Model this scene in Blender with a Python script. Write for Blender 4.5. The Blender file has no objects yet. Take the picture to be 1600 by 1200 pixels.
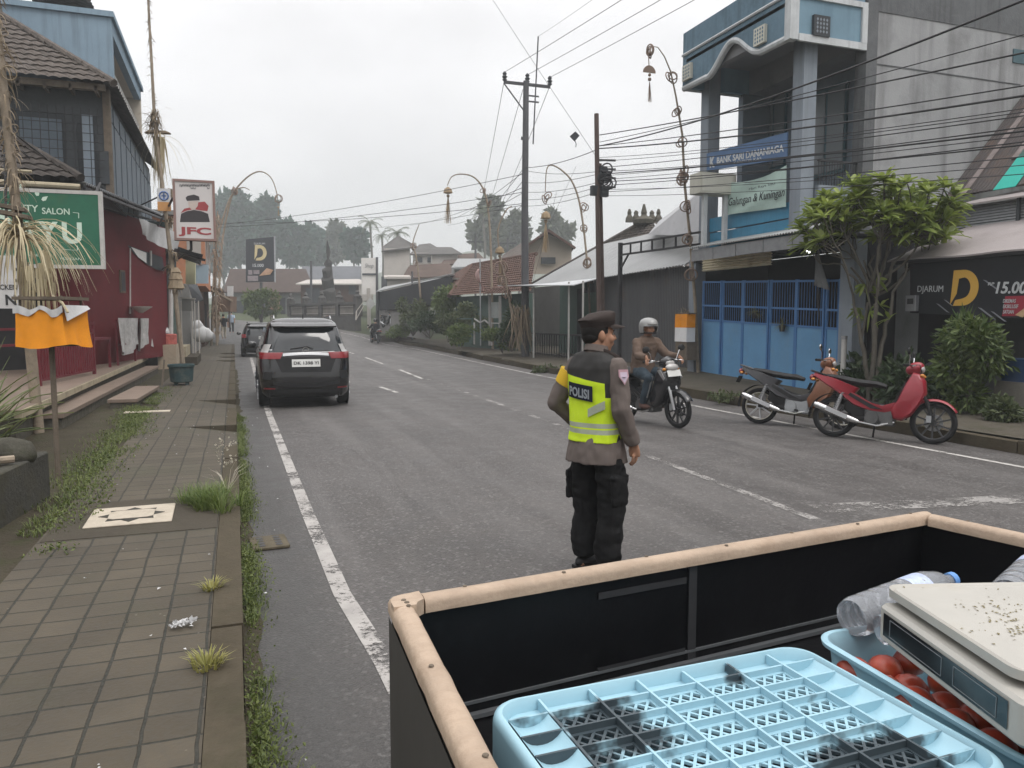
import bpy, math, random
from mathutils import Vector, Matrix, Euler, noise
R = math.radians; PI = math.pi
rnd = random.Random(7)
scn = bpy.context.scene
COL = scn.collection
# ---------------------------------------------------------------- camera geometry used to survey the place
PITCH = math.atan(100/1200); HEAD = R(19.86); EYE = 1.65
def _ray(px, py):
    x = (px-800)/1200; y = (600-py)/1200
    d = (x, math.cos(PITCH)+y*math.sin(PITCH), -math.sin(PITCH)+y*math.cos(PITCH))
    c, s = math.cos(-HEAD), math.sin(-HEAD)
    return (c*d[0]-s*d[1], s*d[0]+c*d[1], d[2])
def G(px, py, z=0.0):
    r = _ray(px, py); t = (z-EYE)/r[2]; return Vector((r[0]*t, r[1]*t, z))
def ATX(px, py, X):
    r = _ray(px, py); t = X/r[0]; return Vector((X, r[1]*t, EYE+r[2]*t))
def ATY(px, py, Y):
    r = _ray(px, py); t = Y/r[1]; return Vector((r[0]*t, Y, EYE+r[2]*t))
def D(px, py, f):
    x = (px-800)/1200*f; v = (600-py)/1200*f
    y = f*math.cos(PITCH)+v*math.sin(PITCH); z = EYE-f*math.sin(PITCH)+v*math.cos(PITCH)
    c, s = math.cos(-HEAD), math.sin(-HEAD)
    return Vector((c*x-s*y, s*x+c*y, z))
def sstep(a, b, x):
    t = max(0, min(1, (x-a)/(b-a))); return t*t*(3-2*t)
def groundz(x, y):
    z = 0.0
    if y > 40: z = 0.062*max(0, y-50)*sstep(40, 60, y) if y < 110 else 0.062*60+0.02*(y-110)
    return z
def V(*a): return Vector(a)
def vnoise(p, s=1.0, seed=0): return noise.noise(Vector(p)*s+Vector((seed*7.3, seed*3.1, seed*1.7)))
# ---------------------------------------------------------------- mesh builder
class MB:
    def __init__(s): s.v = []; s.f = []; s.mi = []; s.M = Matrix.Identity(4)
    def add(s, vs, fs, mi=0):
        b = len(s.v); M = s.M
        s.v += [M @ Vector(p) for p in vs]
        s.f += [tuple(i+b for i in f) for f in fs]; s.mi += [mi]*len(fs); return s
    def box(s, x0, y0, z0, x1, y1, z1, mi=0):
        if x0 > x1: x0, x1 = x1, x0
        if y0 > y1: y0, y1 = y1, y0
        if z0 > z1: z0, z1 = z1, z0
        vs = [(x0,y0,z0),(x1,y0,z0),(x1,y1,z0),(x0,y1,z0),(x0,y0,z1),(x1,y0,z1),(x1,y1,z1),(x0,y1,z1)]
        return s.add(vs, [(3,2,1,0),(4,5,6,7),(0,1,5,4),(1,2,6,5),(2,3,7,6),(3,0,4,7)], mi)
    def obox(s, c, size, rot=None, mi=0):
        m = Matrix.Translation(Vector(c)) @ (rot.to_4x4() if rot else Matrix.Identity(4))
        x, y, z = [q/2 for q in size]
        vs = [m @ Vector(p) for p in [(-x,-y,-z),(x,-y,-z),(x,y,-z),(-x,y,-z),(-x,-y,z),(x,-y,z),(x,y,z),(-x,y,z)]]
        return s.add(vs, [(3,2,1,0),(4,5,6,7),(0,1,5,4),(1,2,6,5),(2,3,7,6),(3,0,4,7)], mi)
    def rbox(s, x0, y0, z0, x1, y1, z1, r=.02, n=3, mi=0):
        """box with rounded vertical edges and slightly bevelled top and bottom"""
        rings = []
        for (z, o) in ((z0, r*.4), (z0+r*.4, 0), (z1-r*.4, 0), (z1, r*.4)):
            ring = []
            for (cx, cy, a0) in ((x1-r, y1-r, 0), (x0+r, y1-r, 90), (x0+r, y0+r, 180), (x1-r, y0+r, 270)):
                for k in range(n+1):
                    a = R(a0+90*k/n); ring.append((cx+(r-o)*math.cos(a), cy+(r-o)*math.sin(a), z))
            rings.append(ring)
        return s.loft(rings, mi=mi)
    def bar(s, a, b, w, h, mi=0, up=(0,0,1)):
        a, b = Vector(a), Vector(b); d = b-a; L = d.length
        if L < 1e-6: return s
        d.normalize(); up = Vector(up)
        if abs(d.dot(up)) > .98: up = Vector((0,1,0)) if abs(d.y) < .9 else Vector((1,0,0))
        x = d.cross(up).normalized(); z = x.cross(d)
        vs = []
        for q in (a, b):
            for (i, j) in ((-1,-1),(1,-1),(1,1),(-1,1)): vs.append(q+x*i*w/2+z*j*h/2)
        return s.add(vs, [(3,2,1,0),(4,5,6,7),(0,1,5,4),(1,2,6,5),(2,3,7,6),(3,0,4,7)], mi)
    def tube(s, pts, r, n=8, mi=0, caps=True, flat=1.0, up=None):
        pts = [Vector(p) for p in pts]; m = len(pts)
        rs = r if isinstance(r, (list, tuple)) else [r]*m
        up = Vector(up) if up else None
        vs = []; px = None
        for i, p in enumerate(pts):
            d = (pts[min(i+1, m-1)]-pts[max(i-1, 0)])
            if d.length < 1e-9: d = Vector((0,0,1))
            d.normalize()
            if up is not None:
                x = d.cross(up)
                if x.length < 1e-4: x = d.orthogonal()
                x.normalize()
            elif px is None:
                x = d.cross(Vector((0,0,1)))
                if x.length < .05: x = d.cross(Vector((0,1,0)))
                x.normalize()
            else:
                x = px-d*px.dot(d)
                x = x.normalized() if x.length > 1e-5 else d.orthogonal().normalized()
            px = x; y = d.cross(x)
            rr = rs[i]; ra, rb = rr if isinstance(rr, (tuple, list)) else (rr, rr*flat)
            for k in range(n):
                a = 2*PI*k/n; vs.append(p+x*ra*math.cos(a)+y*rb*math.sin(a))
        fs = []
        for i in range(m-1):
            for k in range(n):
                fs.append((i*n+k, i*n+(k+1)%n, (i+1)*n+(k+1)%n, (i+1)*n+k))
        if caps: fs.append(tuple(range(n-1,-1,-1))); fs.append(tuple(range((m-1)*n, m*n)))
        return s.add(vs, fs, mi)
    def loft(s, rings, mi=0, caps=True, closed=True):
        n = len(rings[0]); vs = [p for r in rings for p in r]; fs = []
        for i in range(len(rings)-1):
            for k in range(n if closed else n-1):
                fs.append((i*n+k, i*n+(k+1)%n, (i+1)*n+(k+1)%n, (i+1)*n+k))
        if caps and closed: fs.append(tuple(range(n-1,-1,-1))); fs.append(tuple(range((len(rings)-1)*n, len(rings)*n)))
        return s.add(vs, fs, mi)
    def lathe(s, prof, n=20, c=(0,0,0), rot=None, mi=0, caps=True):
        m = Matrix.Translation(Vector(c)) @ (rot.to_4x4() if rot else Matrix.Identity(4))
        rings = [[m @ Vector((r*math.cos(2*PI*k/n), r*math.sin(2*PI*k/n), z)) for k in range(n)] for r, z in prof]
        return s.loft(rings, mi, caps)
    def torus(s, c, Rr, r, rot=None, n=28, m=8, mi=0, a0=0, a1=360, flat=1.0):
        M = Matrix.Translation(Vector(c)) @ (rot.to_4x4() if rot else Matrix.Identity(4))
        full = abs(a1-a0) >= 359.9; cnt = n if full else n+1
        vs = []; fs = []
        for i in range(cnt):
            a = R(a0+(a1-a0)*i/n)
            for k in range(m):
                b = 2*PI*k/m
                vs.append(M @ Vector(((Rr+r*math.cos(b))*math.cos(a), (Rr+r*math.cos(b))*math.sin(a), r*flat*math.sin(b))))
        for i in range(n):
            j = (i+1) % cnt
            for k in range(m): fs.append((i*m+k, j*m+k, j*m+(k+1)%m, i*m+(k+1)%m))
        return s.add(vs, fs, mi)
    def ell(s, c, rad, nu=14, nv=9, rot=None, mi=0):
        M = Matrix.Translation(Vector(c)) @ (rot.to_4x4() if rot else Matrix.Identity(4))
        rx, ry, rz = rad if isinstance(rad, (tuple, list)) else (rad,)*3
        vs = [M @ Vector((0,0,-rz))]; fs = []
        for j in range(1, nv):
            t = -PI/2+PI*j/nv
            for i in range(nu):
                a = 2*PI*i/nu; vs.append(M @ Vector((rx*math.cos(t)*math.cos(a), ry*math.cos(t)*math.sin(a), rz*math.sin(t))))
        vs.append(M @ Vector((0,0,rz)))
        for i in range(nu):
            fs.append((0, 1+(i+1)%nu, 1+i)); fs.append((len(vs)-1, 1+(nv-2)*nu+i, 1+(nv-2)*nu+(i+1)%nu))
        for j in range(nv-2):
            for i in range(nu): fs.append((1+j*nu+i, 1+j*nu+(i+1)%nu, 1+(j+1)*nu+(i+1)%nu, 1+(j+1)*nu+i))
        return s.add(vs, fs, mi)
    def prism(s, poly, o, ux, uy, d, mi=0):
        """2-D polygon in the (ux, uy) plane at o, extruded by the vector d"""
        o, ux, uy, d = Vector(o), Vector(ux), Vector(uy), Vector(d); n = len(poly)
        a = [o+ux*p[0]+uy*p[1] for p in poly]; b = [p+d for p in a]
        fs = [tuple(range(n-1,-1,-1)), tuple(range(n, 2*n))]+[(i, (i+1)%n, n+(i+1)%n, n+i) for i in range(n)]
        return s.add(a+b, fs, mi)
    def quad(s, a, b, c, d, mi=0): return s.add([a,b,c,d], [(0,1,2,3)], mi)
    def grid(s, fn, nu, nv, mi=0, thick=None):
        vs = [Vector(fn(i/nu, j/nv)) for j in range(nv+1) for i in range(nu+1)]
        fs = [(j*(nu+1)+i, j*(nu+1)+i+1, (j+1)*(nu+1)+i+1, (j+1)*(nu+1)+i) for j in range(nv) for i in range(nu)]
        if thick is not None:
            t = Vector(thick); n0 = len(vs); vs2 = [p+t for p in vs]
            fs = fs+[tuple(reversed([q+n0 for q in f])) for f in fs]
            rim = [i for i in range(nu+1)]+[(j)*(nu+1)+nu for j in range(1, nv+1)]+[nv*(nu+1)+i for i in range(nu-1,-1,-1)]+[j*(nu+1) for j in range(nv-1,0,-1)]
            for a, b in zip(rim, rim[1:]+rim[:1]): fs.append((b, a, a+n0, b+n0))
            vs = vs+vs2
        return s.add(vs, fs, mi)
    def panel(s, o, ux, uy, w, h, t, mi=0):
        """flat board: origin = lower-left of the front face, thickness t going back along ux x uy"""
        o, ux, uy = Vector(o), Vector(ux).normalized(), Vector(uy).normalized(); n = ux.cross(uy)
        return s.prism([(0,0),(w,0),(w,h),(0,h)], o, ux, uy, -n*t, mi)
    def text(s, txt, o, ux, uy, h, w=None, depth=.003, bold=0.0, shear=0.0, mi=0, align='L', lift=.002):
        cu = bpy.data.curves.new('t', 'FONT'); cu.body = txt; cu.size = 1.0; cu.offset = bold; cu.shear = shear; cu.extrude = .001; cu.resolution_u = 3
        ob = bpy.data.objects.new('t', cu); COL.objects.link(ob)
        dg = bpy.context.evaluated_depsgraph_get(); me = ob.evaluated_get(dg).to_mesh()
        vs = [v.co.copy() for v in me.vertices]; fs = [tuple(p.vertices) for p in me.polygons]
        ob.evaluated_get(dg).to_mesh_clear(); bpy.data.objects.remove(ob); bpy.data.curves.remove(cu)
        if not vs: return s
        x0 = min(v.x for v in vs); x1 = max(v.x for v in vs); y1 = max(v.y for v in vs); y0 = min(0, min(v.y for v in vs))
        capy = .73
        sy = h/capy; sx = sy if w is None else w/(x1-x0)
        off = 0 if align == 'L' else -(x1-x0)*sx/2
        o, ux, uy = Vector(o), Vector(ux).normalized(), Vector(uy).normalized(); n = ux.cross(uy)
        pts = [o+ux*((v.x-x0)*sx+off)+uy*(v.y*sy)+n*(lift+(depth if v.z > 0 else 0)) for v in vs]
        return s.add(pts, fs, mi)
    def build(s, name, mats, parent=None, smooth=None, tagd=None, kind=None):
        me = bpy.data.meshes.new(name)
        me.from_pydata([tuple(p) for p in s.v], [], s.f)
        if not isinstance(mats, (list, tuple)): mats = [mats]
        for m in mats: me.materials.append(m)
        if len(mats) > 1: me.polygons.foreach_set('material_index', s.mi)
        if smooth is not None:
            me.polygons.foreach_set('use_smooth', [True]*len(me.polygons)); me.set_sharp_from_angle(angle=R(smooth))
        me.update()
        ob = bpy.data.objects.new(name, me); COL.objects.link(ob)
        if parent is not None: ob.parent = parent
        if kind: ob['kind'] = kind
        return ob
def voxel(mb, name, mats, size, parent=None, smooth_it=2, disp=None):
    """join overlapping volumes into one continuous surface"""
    ob = mb.build('tmp_solid', mats)
    m = ob.modifiers.new('r', 'REMESH'); m.mode = 'VOXEL'; m.voxel_size = size; m.use_smooth_shade = True
    if smooth_it:
        k = ob.modifiers.new('s', 'SMOOTH'); k.iterations = smooth_it; k.factor = .5
    dg = bpy.context.evaluated_depsgraph_get()
    me = bpy.data.meshes.new_from_object(ob.evaluated_get(dg)); old = ob.data
    bpy.data.objects.remove(ob); bpy.data.meshes.remove(old)
    me.name = name
    if disp:
        me.update(); ns = [v.normal.copy() for v in me.vertices]
        for v, nrm in zip(me.vertices, ns): v.co = v.co+nrm*disp(v.co)
    me.polygons.foreach_set('use_smooth', [True]*len(me.polygons))
    me.materials.clear()
    for q in (mats if isinstance(mats, (list, tuple)) else [mats]): me.materials.append(q)
    o = bpy.data.objects.new(name, me); COL.objects.link(o)
    if parent is not None: o.parent = parent
    return o
def thing(name, label, cat, loc=(0,0,0), rz=0.0, group=None, rot=None):
    o = bpy.data.objects.new(name, None); COL.objects.link(o)
    o.empty_display_size = .2; o.location = loc; o.rotation_euler = rot if rot else (0,0,rz)
    o['label'] = label; o['category'] = cat
    if group: o['group'] = group
    return o
def tag(o, label, cat, group=None):
    o['label'] = label; o['category'] = cat
    if group: o['group'] = group
    return o
def kids(o): return [c for c in bpy.data.objects if c.parent == o]
def dup(root, loc, rz=None, label=None, rot=None, scale=None):
    kmap = {}
    for c in bpy.data.objects:
        if c.parent: kmap.setdefault(c.parent, []).append(c)
    r = root.copy(); COL.objects.link(r); r.location = loc
    if rz is not None: r.rotation_euler = (0,0,rz)
    if rot is not None: r.rotation_euler = rot
    if scale is not None: r.scale = scale
    if label: r['label'] = label
    for ch in kmap.get(root, []):
        c = ch.copy(); COL.objects.link(c); c.parent = r
        for g in kmap.get(ch, []):
            d = g.copy(); COL.objects.link(d); d.parent = c
    return r
# ---------------------------------------------------------------- materials
_mats = {}
def _nt(name):
    m = bpy.data.materials.new(name); m.use_nodes = True
    nt = m.node_tree; return m, nt, nt.nodes['Principled BSDF']
def node(nt, t, **kw):
    n = nt.nodes.new(t)
    for k, v in kw.items():
        if k.startswith('i_'):
            key = k[2:]; n.inputs[int(key) if key.isdigit() else key].default_value = v
        else: setattr(n, k, v)
    return n
def mth(nt, op, a, b=None, clamp=False):
    n = nt.nodes.new('ShaderNodeMath'); n.operation = op; n.use_clamp = clamp
    for i, q in enumerate((a, b)):
        if q is None: continue
        if isinstance(q, (int, float)): n.inputs[i].default_value = q
        else: nt.links.new(q, n.inputs[i])
    return n.outputs[0]
def mixc(nt, f, a, b, mode='MIX'):
    n = nt.nodes.new('ShaderNodeMix'); n.data_type = 'RGBA'; n.blend_type = mode
    for s_, q in (('Factor', f),):
        i = n.inputs[0]
        if isinstance(q, (int, float)): i.default_value = q
        else: nt.links.new(q, i)
    for idx, q in ((6, a), (7, b)):
        if isinstance(q, (tuple, list)): n.inputs[idx].default_value = (*q[:3], 1)
        else: nt.links.new(q, n.inputs[idx])
    return n.outputs[2]
def ramp(nt, f, stops):
    n = nt.nodes.new('ShaderNodeValToRGB'); e = n.color_ramp.elements
    e[0].position, e[1].position = stops[0][0], stops[-1][0]
    for k, c in ((e[0], stops[0][1]), (e[1], stops[-1][1])): k.color = (*c, 1) if isinstance(c, tuple) else (c, c, c, 1)
    for p, c in stops[1:-1]:
        q = e.new(p); q.color = (*c, 1) if isinstance(c, tuple) else (c, c, c, 1)
    nt.links.new(f, n.inputs[0]); return n.outputs[0]
def coords(nt, world=False, scale=(1,1,1)):
    if world:
        g = node(nt, 'ShaderNodeNewGeometry'); o = g.outputs['Position']
    else:
        g = node(nt, 'ShaderNodeTexCoord'); o = g.outputs['Object']
    if scale == (1,1,1): return o
    m = node(nt, 'ShaderNodeMapping'); m.inputs['Scale'].default_value = scale; nt.links.new(o, m.inputs[0]); return m.outputs[0]
def nz(nt, co, sc, det=4, rough=.55):
    n = node(nt, 'ShaderNodeTexNoise'); n.inputs['Scale'].default_value = sc; n.inputs['Detail'].default_value = det; n.inputs['Roughness'].default_value = rough
    nt.links.new(co, n.inputs['Vector']); return n.outputs['Fac']
def bump(nt, b, h, strength, dist=.02):
    n = node(nt, 'ShaderNodeBump'); n.inputs['Strength'].default_value = strength; n.inputs['Distance'].default_value = dist
    nt.links.new(h, n.inputs['Height']); nt.links.new(n.outputs[0], b.inputs['Normal'])
def M(name, col, rough=.6, var=.18, scale=3.0, bmp=.0, bscale=60., metal=0., spec=None, dirt=0., dcol=None, streak=0., coat=0., sheen=0., ss=(7,7,.35)):
    """plain painted / natural surface: two noises vary the colour, optional dirt patches and vertical streaks"""
    if name in _mats: return _mats[name]
    m, nt, b = _nt(name); co = coords(nt)
    if spec is None: spec = .5 if rough < .55 or metal else .22 if rough < .72 else .1
    f = nz(nt, co, scale, 5, .6); f2 = nz(nt, co, scale*9, 3, .6)
    lo = tuple(max(0, c*(1-var)) for c in col); hi = tuple(min(1, c*(1+var)) for c in col)
    c = ramp(nt, f, [(.3, lo), (.7, hi)])
    c = mixc(nt, .35*min(1, var*4), c, ramp(nt, f2, [(.3, lo), (.7, hi)]))
    if dirt > 0:
        d = ramp(nt, nz(nt, co, scale*1.7, 6, .65), [(.62-dirt*.3, 0.), (.75, 1.)])
        c = mixc(nt, mth(nt, 'MULTIPLY', d, min(1., dirt+.2)), c, dcol or tuple(q*.35 for q in col))
    if streak > 0:
        cs = coords(nt, scale=ss); d = ramp(nt, nz(nt, cs, 1.3, 5, .6), [(.5, 0.), (.72, 1.)])
        c = mixc(nt, mth(nt, 'MULTIPLY', d, streak), c, dcol or tuple(q*.3 for q in col))
    nt.links.new(c, b.inputs['Base Color'])
    b.inputs['Roughness'].default_value = rough; b.inputs['Metallic'].default_value = metal
    b.inputs['Specular IOR Level'].default_value = spec; b.inputs['Coat Weight'].default_value = coat
    if bmp: bump(nt, b, nz(nt, co, bscale, 4), bmp, .02)
    _mats[name] = m; return m
def M_glass(name, col=(.02,.025,.03), rough=.06):
    if name in _mats: return _mats[name]
    m, nt, b = _nt(name); b.inputs['Base Color'].default_value = (*col, 1); b.inputs['Roughness'].default_value = rough; b.inputs['Specular IOR Level'].default_value = .8
    _mats[name] = m; return m
def M_leaf(name, c1, c2, trans=.35, rough=.5):
    if name in _mats: return _mats[name]
    m, nt, b = _nt(name); co = coords(nt)
    g = node(nt, 'ShaderNodeNewGeometry'); rp = g.outputs['Random Per Island']
    c = ramp(nt, rp, [(0., c1), (1., c2)]); c = mixc(nt, .3, c, ramp(nt, nz(nt, co, 1.2, 3), [(.35, c1), (.65, c2)]))
    nt.links.new(c, b.inputs['Base Color']); b.inputs['Roughness'].default_value = rough
    t = node(nt, 'ShaderNodeBsdfTranslucent'); nt.links.new(c, t.inputs[0])
    mx = node(nt, 'ShaderNodeMixShader'); mx.inputs[0].default_value = trans
    out = nt.nodes['Material Output']
    nt.links.new(b.outputs[0], mx.inputs[1]); nt.links.new(t.outputs[0], mx.inputs[2]); nt.links.new(mx.outputs[0], out.inputs[0])
    _mats[name] = m; return m
def M_corr(name, col, axis='X', pitch=.076, rough=.45, metal=.0, rust=0., rcol=(.16,.09,.06), strength=.8, lines=None):
    """corrugated sheet: wave bump across one object axis plus rust patches"""
    if name in _mats: return _mats[name]
    m, nt, b = _nt(name); co = coords(nt)
    w = node(nt, 'ShaderNodeTexWave'); w.wave_type = 'BANDS'; w.bands_direction = axis; w.inputs['Scale'].default_value = 1/pitch/ (2*PI) * 2*PI/20*1.0
    w.inputs['Scale'].default_value = .314/pitch; nt.links.new(co, w.inputs[0])
    f = nz(nt, co, 1.1, 6, .65); c = ramp(nt, f, [(.3, tuple(q*.8 for q in col)), (.7, tuple(min(1, q*1.12) for q in col))])
    if rust > 0: c = mixc(nt, ramp(nt, nz(nt, co, 1.7, 7, .7), [(.66-rust*.4, 0.), (.74-rust*.2, 1.)]), c, rcol)
    nt.links.new(c, b.inputs['Base Color']); b.inputs['Roughness'].default_value = rough; b.inputs['Metallic'].default_value = metal
    bump(nt, b, w.outputs['Fac'], strength, .02)
    _mats[name] = m; return m
# ---------------------------------------------------------------- foliage
def leafcard(mb, c, L, W, d, up, mi=0, fold=.25):
    d = Vector(d).normalized(); x = d.cross(Vector(up))
    if x.length < 1e-3: x = d.orthogonal()
    x.normalize(); n = x.cross(d); c = Vector(c)
    mb.add([c, c+d*L*.5-x*W/2+n*W*fold, c+d*L, c+d*L*.5+x*W/2+n*W*fold], [(0,1,2),(0,2,3)], mi)
def rdir(r=rnd, zmin=-1.):
    while True:
        v = Vector((r.uniform(-1,1), r.uniform(-1,1), r.uniform(zmin,1)))
        if .05 < v.length < 1: return v.normalized()
def crown(mb, blobs, n, L, W, r=rnd, shell=.6, droop=.2):
    tot = sum(b[1][0]*b[1][1]*b[1][2] for b in blobs)
    for c, rad in blobs:
        k = int(n*rad[0]*rad[1]*rad[2]/tot)
        for _ in range(k):
            d = rdir(r); q = shell+(1-shell)*r.random(); q *= .9+.25*vnoise(d, 2.3, rad[0])
            p = Vector((c[0]+d.x*rad[0]*q, c[1]+d.y*rad[1]*q, c[2]+d.z*rad[2]*q))
            o = (d+rdir(r)*.9+Vector((0,0,-droop))).normalized(); s = r.uniform(.6, 1.35)
            leafcard(mb, p, L*s, W*s, o, rdir(r))
def branch(mb, a, b, r0, r1, n=6, seg=4, wob=.06, r=rnd):
    a, b = Vector(a), Vector(b); L = (b-a).length
    pts = [a.lerp(b, i/seg)+(rdir(r)*wob*L if 0 < i < seg else Vector()) for i in range(seg+1)]
    mb.tube(pts, [r0+(r1-r0)*i/seg for i in range(seg+1)], n); return pts
def ring_pts(c, rx, ry, z, n, rot=0.): return [(c[0]+rx*math.cos(2*PI*k/n+rot), c[1]+ry*math.sin(2*PI*k/n+rot), z) for k in range(n)]
def sag(a, b, s, n=14):
    a, b = Vector(a), Vector(b); return [a.lerp(b, i/n)-Vector((0,0,4*s*(i/n)*(1-i/n))) for i in range(n+1)]
def ATP(px, py, p0, n):
    r = Vector(_ray(px, py)); o = Vector((0,0,EYE)); p0 = Vector(p0); n = Vector(n)
    return o+r*((p0-o).dot(n)/r.dot(n))
def tile_roof(mb, p00, p10, p11, p01, cols, rows, amp=.035, step=.035, mi=0, sub=4):
    """pantiles: rolls across and stepped courses up the slope (a quad, its upper edge may be shorter)"""
    p00, p10, p11, p01 = [Vector(p) for p in (p00, p10, p11, p01)]
    n = (p10-p00).cross(p01-p00).normalized()
    if n.z < 0: n = -n
    w0 = (p10-p00).length; e = (p10-p00).normalized()
    vs = []; nu = cols*sub
    for j in range(rows):
        for k, t in ((0, 0.), (1, 1.)):
            v = (j+t)/rows
            for i in range(nu+1):
                u = i/nu; p = p00.lerp(p10, u).lerp(p01.lerp(p11, u), v)
                s = (p-p00).dot(e)/w0*cols
                h = amp*abs(math.sin(PI*s))+(step if k == 0 else 0)+.012*vnoise((int(s)*1.7, j*2.3, 0), 1)
                vs.append(p+n*h)
    fs = []; L = nu+1
    for r in range(rows*2-1):
        for i in range(nu): fs.append((r*L+i, r*L+i+1, (r+1)*L+i+1, (r+1)*L+i))
    mb.add(vs, fs, mi); return mb
def ridge_caps(mb, a, b, r=.1, mi=0):
    a, b = Vector(a), Vector(b); k = max(2, int((b-a).length/.28))
    for i in range(k):
        p, q = a.lerp(b, i/k), a.lerp(b, (i+1.12)/k); mb.tube([p+Vector((0,0,.02)), q+Vector((0,0,.05))], [r, r*.82], 8, mi)
# ================================================================ render, world, camera, light, haze
scn.render.engine = 'CYCLES'
cy = scn.cycles
cy.use_denoising = True; cy.use_adaptive_sampling = True; cy.adaptive_threshold = .02
cy.max_bounces = 6; cy.diffuse_bounces = 3; cy.glossy_bounces = 3; cy.transmission_bounces = 6; cy.transparent_max_bounces = 8; cy.volume_bounces = 1
cy.caustics_reflective = False; cy.caustics_refractive = False
scn.view_settings.view_transform = 'Standard'; scn.view_settings.look = 'None'; scn.view_settings.gamma = 1; scn.view_settings.exposure = .36
cam = bpy.data.cameras.new('Camera'); cam.sensor_width = 36; cam.lens = 27; cam.clip_end = 2000; cam.clip_start = .05
co = bpy.data.objects.new('Camera', cam); COL.objects.link(co); scn.camera = co
co.location = (0, 0, EYE); co.rotation_euler = (PI/2-PITCH, 0, -HEAD)
SUN_EL, SUN_AZ = R(55), R(150)
w = bpy.data.worlds.new('World'); scn.world = w; w.use_nodes = True
nt = w.node_tree; bg = nt.nodes['Background']
sky = node(nt, 'ShaderNodeTexSky', sky_type='NISHITA', sun_disc=False, sun_elevation=SUN_EL, sun_rotation=SUN_AZ, dust_density=3.0, air_density=1.2)
tc = node(nt, 'ShaderNodeTexCoord'); sep = node(nt, 'ShaderNodeSeparateXYZ'); nt.links.new(tc.outputs['Generated'], sep.inputs[0])
el = mth(nt, 'MAXIMUM', sep.outputs[2], 0.0)
grad = mth(nt, "ADD", mth(nt, "MULTIPLY", mth(nt, "POWER", el, 1.9), 17.0), 5.3)            # overcast sky: brighter overhead than at the horizon
mp = node(nt, 'ShaderNodeMapping'); mp.inputs['Scale'].default_value = (1, 1, 2.2); nt.links.new(tc.outputs['Generated'], mp.inputs[0])
cl = nz(nt, mp.outputs[0], 1.7, 5, .5); cl2 = nz(nt, mp.outputs[0], 5.5, 4, .5)
cf = mth(nt, 'ADD', mth(nt, 'MULTIPLY', cl, 1.3), mth(nt, 'MULTIPLY', cl2, .16))
cf = mth(nt, 'ADD', cf, .29)
lum = mth(nt, 'MULTIPLY', grad, cf)
gv = node(nt, 'ShaderNodeCombineXYZ')
nt.links.new(mth(nt, 'MULTIPLY', lum, 1.0), gv.inputs[0]); nt.links.new(mth(nt, 'MULTIPLY', lum, .985), gv.inputs[1]); nt.links.new(mth(nt, 'MULTIPLY', lum, .99), gv.inputs[2])
skymix = mixc(nt, .93, sky.outputs[0], gv.outputs[0])
nt.links.new(skymix, bg.inputs[0]); bg.inputs[1].default_value = .1
sl = bpy.data.lights.new('Sun', 'SUN'); sl.energy = .9; sl.angle = R(25); sl.color = (1, .965, .92)
so = bpy.data.objects.new('Sun', sl); COL.objects.link(so)
sd = Vector((math.sin(SUN_AZ)*math.cos(SUN_EL), math.cos(SUN_AZ)*math.cos(SUN_EL), math.sin(SUN_EL)))
so.rotation_euler = sd.to_track_quat('Z', 'Y').to_euler(); so.location = sd*40
def make_haze(dens):
    m = bpy.data.materials.new('haze_air'); m.use_nodes = True; t = m.node_tree
    t.nodes.remove(t.nodes['Principled BSDF'])
    v = node(t, 'ShaderNodeVolumePrincipled'); v.inputs['Color'].default_value = (.92, .96, .985, 1); v.inputs['Density'].default_value = dens; v.inputs['Anisotropy'].default_value = .1
    t.links.new(v.outputs[0], t.nodes['Material Output'].inputs['Volume'])
    b = MB(); b.box(-330, -60, -2, 330, 430, 62); o = b.build('haze', m); o['kind'] = 'stuff'; return o
HAZE = make_haze(.0016)
# ================================================================ ground, road, pavements
def mat_asphalt():
    m, nt, b = _nt('asphalt'); co = coords(nt)
    big = nz(nt, co, .35, 5, .6); mid = nz(nt, co, 2.2, 5, .6)
    c = ramp(nt, big, [(.3, (.052,.047,.044)), (.5, (.074,.067,.063)), (.75, (.112,.104,.099))])
    c = mixc(nt, .45, c, ramp(nt, mid, [(.3, (.042,.038,.036)), (.7, (.108,.100,.095))]))
    v = node(nt, 'ShaderNodeTexVoronoi'); v.inputs['Scale'].default_value = 75; nt.links.new(co, v.inputs['Vector'])
    sp = ramp(nt, v.outputs['Color'], [(.15, (.35,.35,.35)), (.55, (1,1,1)), (.95, (1.0,1.0,1.0))])
    c = mixc(nt, .5, c, sp, 'MULTIPLY')
    v2 = node(nt, 'ShaderNodeTexVoronoi'); v2.inputs['Scale'].default_value = 48; nt.links.new(co, v2.inputs['Vector'])
    li = ramp(nt, v2.outputs['Color'], [(.72, 0.), (.86, 1.)])
    c = mixc(nt, mth(nt, 'MULTIPLY', li, .32), c, (.26,.25,.24))
    cs = coords(nt, scale=(1.6, .12, 1)); wear = nz(nt, cs, 1.0, 5, .6)          # wheel tracks along the street
    c = mixc(nt, mth(nt, 'MULTIPLY', ramp(nt, wear, [(.45, 0.), (.7, 1.)]), .45), c, (.15,.141,.135))
    sx = node(nt, 'ShaderNodeSeparateXYZ'); nt.links.new(co, sx.inputs[0])
    gut = mth(nt, 'ADD', sx.outputs[0], mth(nt, 'MULTIPLY', mid, .5))
    c = mixc(nt, ramp(nt, gut, [(.55, .75), (.95, 0.)]), c, (.045,.044,.042))     # dirty gutter strip along the kerb
    nt.links.new(c, b.inputs['Base Color'])
    nt.links.new(ramp(nt, mid, [(.3, .5), (.7, .78)]), b.inputs['Roughness']); b.inputs['Specular IOR Level'].default_value = .45
    bump(nt, b, v.outputs['Distance'], .55, .012); return m
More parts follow.
